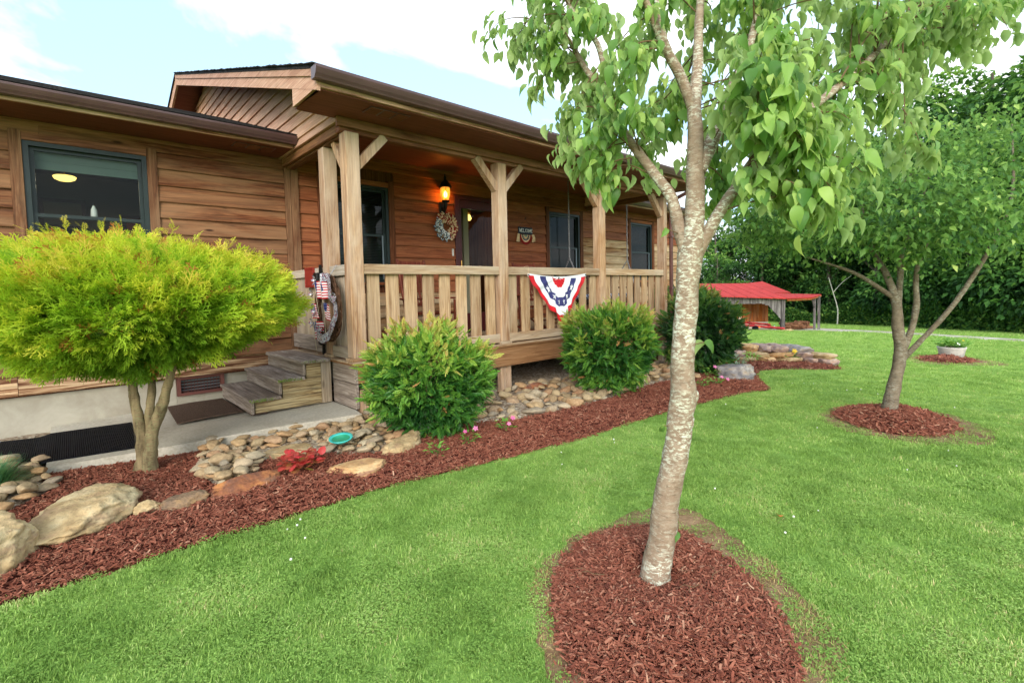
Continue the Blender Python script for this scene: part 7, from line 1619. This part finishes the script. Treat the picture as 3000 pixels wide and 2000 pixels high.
# low red machine in the doorway
tr_ = thing('trailer', 'low red machine frame parked in the open front of the shed', 'trailer', tuple(O_ + Uv * 1.2 - Wv * 0.4 + Vector((0, 0, g1(30.6)))))
def bar(u0, u1, w0, w1, z0, z1, mat, nm, par, th=0.05):
    p0, p1 = O_ + Uv * u0 + Wv * w0, O_ + Uv * u1 + Wv * w1; b = MB(); b.tube([(p0.x, p0.y, z0), (p1.x, p1.y, z1)], th, 4, smooth=False); return wpart(nm, b, mat, par)
bar(0.25, 2.6, -0.5, -0.5, -1.38, -1.12, M['rustmetal'], 'side_rail', tr_, 0.07); bar(0.6, 2.8, 0.4, 0.4, -1.2, -0.98, M['rustmetal'], 'side_rail', tr_, 0.06); bar(0.9, 0.9, -0.5, 0.4, -1.3, -1.15, M['rustmetal'], 'cross_bar', tr_); bar(1.9, 1.9, -0.5, 0.4, -1.2, -1.05, M['rustmetal'], 'cross_bar', tr_); bar(2.5, 2.5, -0.5, 0.4, -1.12, -1.0, M['rustmetal'], 'cross_bar', tr_)
for u0, w0 in ((2.0, -0.65), (2.0, 0.55)):
    p = O_ + Uv * u0 + Wv * w0; b = MB(); b.tube([(p.x, p.y, -1.33), (p.x + Wv.x * .12, p.y + Wv.y * .12, -1.33)], 0.17, 16); wpart('wheel', b, M['rubber'], tr_)
p = O_ + Uv * 1.75 - Wv * 0.58; b = MB(); b.lathe([(0, -.05), (.045, -.03), (.05, 0.0), (.045, .03), (0, .05)], (p.x, p.y, -1.26), 10); wpart('reflector', b, mat_plain('orange_reflector', srgb(255, 150, 40), 0.3), tr_)
# firewood under the lean-to
rb = random.Random(6); lg = MB(); lg.lathe([(0, -.0)], (0, 0, 0), 6) if 0 else None
lm = MB(); lm.tube([(0, 0, 0), (0.02, 0.45, 0.01)], [0.085, 0.08], 8, jit=0.15); lme = lm.mesh('log'); lme.materials.append(mat_wood('log_wood', srgb(84, 56, 42), srgb(120, 84, 62), srgb(168, 128, 96), 'y', 0.9, 0.5))
wpz = thing('firewood_pile', 'low pile of split firewood under the lean-to of the shed', 'firewood', (33.4, 10.5, g1(33.4)))
for k in range(46):
    f = rb.random(); lay = k % 3; x = 32.5 + 2.3 * f; y = 10.6 - 0.62 * f + rb.uniform(-.1, .3); o = bpy.data.objects.new('log', lme); COL.objects.link(o); o.parent = wpz; o.location = Vector((x, y, g1(33) + 0.10 + lay * 0.14)) - WLOC[wpz.name]; o.rotation_euler = (rb.uniform(-.2, .2), rb.uniform(0, 6), rb.uniform(-.4, .8))
jg = thing('jug', 'white plastic jug on the ground in front of the shed wall', 'jug', tuple(O_ + Uv * 0.62 - Wv * 0.1 + Vector((0, 0, -1.50)))); b = MB(); b.lathe([(0, 0), (.09, 0), (.10, .05), (.09, .16), (.03, .23), (.03, .27), (0, .27)], tuple(WLOC[jg.name]), 12); wpart('body', b, M['white_plastic'], jg); b = MB(); q = WLOC[jg.name]; b.lathe([(.032, .268), (.032, .30), (0, .30)], tuple(q), 10); wpart('cap', b, M['f_blue'], jg)
o = link('flat_stone', rock_mesh('flat_stone', 3, (0.75, 0.4, 0.22), 71, 0.25, 5, 0.7), M['rock_tan'], None, tuple(O_ - Wv * 0.5 + Uv * 0.05 + Vector((0, 0, g1(31.3) + 0.05))), (0, 0, -0.7)); tag(o, 'pale stone block at the foot of the shed corner post', 'rock')

# ------------------------------------------------------------------ planter tub and low stone wall
PX, PY = 16.2, 1.58
pt = thing('planter_tub', 'whitewashed round tub on the far mulch patch', 'planter', (PX, PY, float(pot_z(PX, PY)) - 0.02)); PZ = float(pot_z(PX, PY)) - 0.02
b = MB(); b.lathe([(0.0, 0.0), (0.22, 0.0), (0.235, 0.02), (0.27, 0.20), (0.285, 0.225), (0.285, 0.25), (0.255, 0.25), (0.245, 0.21), (0.0, 0.20)], (0, 0, 0), 28); part('tub', b, mat_plain('whitewash', srgb(196, 192, 182), 0.85, 0, 0.2, 0.2, 7, 0.4, 40), pt, (PX, PY, PZ))
b = MB(); b.lathe([(0.0, 0.212), (0.245, 0.214)], (0, 0, 0), 20); part('soil', b, M['mulch_base'], pt, (PX, PY, PZ))
leafy('tub_plant', 'trailing green plant with white and yellow flowers filling the tub', 'plant', (PX, PY, PZ + 0.20), 0.38, 0.26, 320, 0.10, M['bedplant'], 19, ((-0.25, -0.15, 0.15, 0.05, M['f_white']), (0.18, -0.2, 0.2, 0.04, M['yellowflower'])))
sw_ = thing('stacked_stone_wall', 'low wall of stacked mauve and tan flagstones at the end of the mulch bed', 'wall', (11.6, 3.7, g1(11.6)))
mr = [M['rock_purple'], M['rock_purple'], M['rock_band'], M['rock_grey'], M['rock_tan']]; rk = random.Random(31)
A_, B_ = Vector((10.35, 4.75, 0)), Vector((11.75, 3.05, 0)); dv = (B_ - A_).normalized(); nv = Vector((-dv.y, dv.x, 0)) * -1
nv = Vector((0.77, 0.63, 0))
for lay in range(3):
    s0 = 0.0; Lw = (B_ - A_).length
    for depth in (0.0, 0.42, 0.8):
        s0 = rk.uniform(0, .15)
        while s0 < Lw - (0.25 if lay < 2 else 0.5):
            ln_ = rk.uniform(0.26, 0.50); p = A_ + dv * (s0 + ln_ / 2) + nv * (depth + 0.06 * lay); hgt = rk.uniform(0.10, 0.14)
            me = rock_mesh('flagstone', 4, (ln_ * 1.25, rk.uniform(.40, .52), hgt * 2.0), rk.randrange(900), 0.4, 16, 0.55, 0.10); o = link('flagstone', me, rk.choice(mr), sw_, (p.x, p.y, g1(p.x) + 0.04 + lay * 0.105 + hgt / 2), (rk.uniform(-.06, .06), rk.uniform(-.06, .06), math.atan2(dv.y, dv.x) + rk.uniform(-.15, .15))); s0 += ln_ * 0.98
# ------------------------------------------------------------------ grass
gcol = bpy.data.collections.new('grass_tufts')
def tuft_mesh(seed, n, h, w, spread):
    r_ = np.random.default_rng(seed)
    T = np.array([(0, -.5, 0), (0, .5, 0), (.5, -.42, .5), (.5, .42, .5), (1.0, 0, .95)]); F3 = np.array([(0, 1, 3), (0, 3, 2), (2, 3, 4)])
    a = r_.uniform(0, 6.283, n); H = h * r_.uniform(.5, 1.15, n); lean = r_.uniform(.15, .95, n) * H; P = np.stack([r_.normal(0, spread, n), r_.normal(0, spread, n), np.full(n, -.004)], 1)
    ca, sa = np.cos(a), np.sin(a); W = w * r_.uniform(.7, 1.3, n); V = []
    for t_ in T:
        lx = (t_[0] ** 1.6) * lean; V.append(np.stack([P[:, 0] + ca * lx - sa * W * t_[1], P[:, 1] + sa * lx + ca * W * t_[1], P[:, 2] + t_[2] * H], 1))
    V = np.stack(V, 1).reshape(-1, 3); F = (F3[None] + (np.arange(n) * 5)[:, None, None]).reshape(-1, 3)
    me = fast_mesh('grass_tuft', V, F, {'tint': np.repeat(np.clip(r_.beta(2.5, 2.5, n), 0, 1), 5)}); return me
for k in range(5):
    me = tuft_mesh(50 + k, 28, 0.022, 0.0033, 0.030); me.materials.append(M['grass']); o = bpy.data.objects.new('grass_tuft', me); gcol.objects.link(o)
for k in range(1):                                      # clover patches in the turf
    rc_ = np.random.default_rng(70 + k); n = 24; a = np.linspace(0, 2 * np.pi, 7)[:-1]
    disc = np.concatenate([[(0.5, 0, 0.05)], np.stack([0.5 + 0.5 * np.cos(a), 0.42 * np.sin(a), 0 * a], 1)]); df = np.array([(0, 1 + i, 1 + (i + 1) % 6) for i in range(6)])
    Pc = np.repeat(np.stack([rc_.normal(0, .03, n), rc_.normal(0, .03, n), rc_.uniform(.012, .024, n)], 1), 3, 0); an = np.tile([0, 2.09, 4.19], n) + np.repeat(rc_.uniform(0, 6, n), 3)
    Vc, Fc = scatter(disc, df, Pc, frames(np.stack([np.cos(an), np.sin(an), np.full(3 * n, .2)], 1)), 0.0062 * rc_.uniform(.8, 1.2, 3 * n))
    me = fast_mesh('clover_tuft', Vc, Fc, {'tint': np.repeat(np.clip(rc_.normal(.35, .15, 3 * n), 0, 1), 7)}); me.materials.append(M['grass']); gcol.objects.link(bpy.data.objects.new('clover_tuft', me))
def instancer(name, P, scale, col, tilt=0.15):
    me = bpy.data.meshes.new(name); me.vertices.add(len(P)); me.vertices.foreach_set('co', np.ascontiguousarray(P, np.float32).ravel()); me.update()
    a = me.attributes.new('sc', 'FLOAT', 'POINT'); a.data.foreach_set('value', np.asarray(scale, np.float32))
    o = link(name, me, None); tag(o, kind='stuff'); gn = bpy.data.node_groups.new(name, 'GeometryNodeTree')
    gn.interface.new_socket('Geometry', in_out='INPUT', socket_type='NodeSocketGeometry'); gn.interface.new_socket('Geometry', in_out='OUTPUT', socket_type='NodeSocketGeometry'); N = gn.nodes
    gi, go, ip, ci, rv, rr, na = N.new('NodeGroupInput'), N.new('NodeGroupOutput'), N.new('GeometryNodeInstanceOnPoints'), N.new('GeometryNodeCollectionInfo'), N.new('FunctionNodeRandomValue'), N.new('FunctionNodeRandomValue'), N.new('GeometryNodeInputNamedAttribute')
    ci.inputs['Collection'].default_value = col; ci.inputs['Separate Children'].default_value = True; ci.inputs['Reset Children'].default_value = True
    rv.data_type = 'INT'; rv.inputs['Min'].default_value = 0
    for s_ in rv.inputs:
        if s_.name == 'Max' and s_.type == 'INT': s_.default_value = len(col.objects) - 1
        if s_.name == 'Min' and s_.type == 'INT': s_.default_value = 0
    rr.data_type = 'FLOAT_VECTOR'; rr.inputs[0].default_value = (-tilt, -tilt, 0); rr.inputs[1].default_value = (tilt, tilt, 6.283); na.data_type = 'FLOAT'; na.inputs['Name'].default_value = 'sc'
    L = gn.links; L.new(gi.outputs[0], ip.inputs['Points']); L.new(ci.outputs[0], ip.inputs['Instance']); ip.inputs['Pick Instance'].default_value = True
    L.new([s_ for s_ in rv.outputs if s_.type == 'INT'][0], ip.inputs['Instance Index']); L.new(rr.outputs[0], ip.inputs['Rotation']); L.new([s_ for s_ in na.outputs if s_.enabled][0], ip.inputs['Scale']); L.new(ip.outputs[0], go.inputs[0])
    md = o.modifiers.new('scatter', 'NODES'); md.node_group = gn; return o
r_ = np.random.default_rng(99); GPs, GSs = [], []
for (d0, d1, dens, sc) in ((1.0, 2.6, 1500, 0.92), (2.6, 4.5, 950, 1.0), (4.5, 8.0, 480, 1.15), (8.0, 14.0, 190, 1.5), (14.0, 28.0, 60, 2.4), (28.0, 62.0, 14, 4.2)):
    am = 0.90; area = am * (d1 ** 2 - d0 ** 2); n = int(area * dens); d = np.sqrt(r_.uniform(d0 ** 2, d1 ** 2, n)); a = YAW + r_.uniform(-am, am, n)
    GPs.append(np.stack([d * np.sin(a), d * np.cos(a)], 1)); GSs.append(sc * r_.uniform(0.7, 1.25, n))
GP, GS = np.concatenate(GPs), np.concatenate(GSs); keep = np.ones(len(GP), bool)
GP = GP + 0
for nm in ('house', 'porch', 'bed', 'ring', 'ring2', 'pot', 'slab', 'drive', 'wallstrip'): keep &= ~inside(POLY[nm], GP)
for nm, q in (('soil1', 0.22), ('soil2', 0.45), ('soil3', 0.5)):
    ins = inside(POLY[nm], GP) & (np.array([mnoise.noise(Vector((p[0] * 2.6, p[1] * 2.6, 9))) for p in GP]) < 0.10 + (0.5 if nm == 'soil1' else 0.2) * np.clip((GP[:, 0] - 2.2) if nm == 'soil1' else 0.0, -0.2, 0.6)); dd = edge_dist(POLY[nm], GP); keep &= ~(ins & (r_.random(len(GP)) > 2.4 * q * np.exp(-dd * 11) + (0.14 if nm == 'soil1' else 0.2)))
shed_p = [tuple((O_ + Uv * u + Wv * w)[:2]) for u, w in ((-4, -0.3), (10, -0.3), (10, 8), (-4, 8))]; keep &= ~inside(shed_p, GP)
nn = np.array([mnoise.noise(Vector((p[0] * 1.1, p[1] * 1.1, 0))) for p in GP]); GS = GS * (1 + 0.22 * nn)
GP, GS = GP[keep], GS[keep]; GP3 = np.concatenate([GP, gz(GP[:, 0])[:, None] + 0.002], 1)
instancer('grass', GP3, GS, gcol)
# dead straw round the near mulch ring
n = 3000; a = r_.uniform(0.3, 6.0, n); P = np.stack([1.92 + (0.62 + r_.normal(0, .10, n)) * np.cos(a) * 1.0, 1.14 + (0.62 + r_.normal(0, .10, n)) * np.sin(a), np.zeros(n)], 1)
ok = inside(POLY['soil1'], P[:, :2]) & ~inside(POLY['ring'], P[:, :2]) & (np.array([mnoise.noise(Vector((p[0] * 3, p[1] * 3, 4))) for p in P]) > -0.12); P = P[ok]; P[:, 2] = gz(P[:, 0]) + 0.012; n = len(P)
T = np.array([(0, -.04, 0), (0, .04, 0), (.5, -.03, .12), (.5, .03, .12), (1, 0, .02)]); F3 = np.array([(0, 1, 3), (0, 3, 2), (2, 3, 4)]); a = r_.uniform(0, 6.283, n)
V, F = scatter(T, F3, P, frames(np.stack([np.cos(a), np.sin(a), np.full(n, .15)], 1)), 0.036 * r_.uniform(.5, 1.2, n)); o = link('straw', fast_mesh('straw', V, F, {'tint': np.repeat(r_.random(n), 5)}), M['deadgrass']); tag(o, kind='stuff')
# white clover heads
n = 150; d = np.sqrt(r_.uniform(2.0 ** 2, 9.0 ** 2, n)); a = YAW + r_.uniform(-.75, .8, n); P = np.stack([d * np.sin(a), d * np.cos(a)], 1); k_ = np.ones(n, bool)
for nm in ('house', 'porch', 'bed', 'ring', 'ring2', 'slab', 'soil1', 'soil2'): k_ &= ~inside(POLY[nm], P)
k_ &= np.array([mnoise.noise(Vector((p[0] * .8, p[1] * .8, 2))) for p in P]) > 0.0; P = P[k_]
bm = bmesh.new(); bmesh.ops.create_icosphere(bm, subdivisions=1, radius=1.0); bm.verts.index_update(); T = np.array([v.co[:] for v in bm.verts]); F3 = np.array([[v.index for v in f.verts] for f in bm.faces]); bm.free()
P3 = np.concatenate([P, (gz(P[:, 0]) + 0.045)[:, None]], 1); V, F = scatter(T, F3, P3, frames(np.tile([1.0, 0, 0], (len(P3), 1))), 0.0065 * r_.uniform(.7, 1.3, len(P3))); o = link('clover_flowers', fast_mesh('clover_flowers', V, F, None, True), M['clover']); tag(o, kind='stuff')
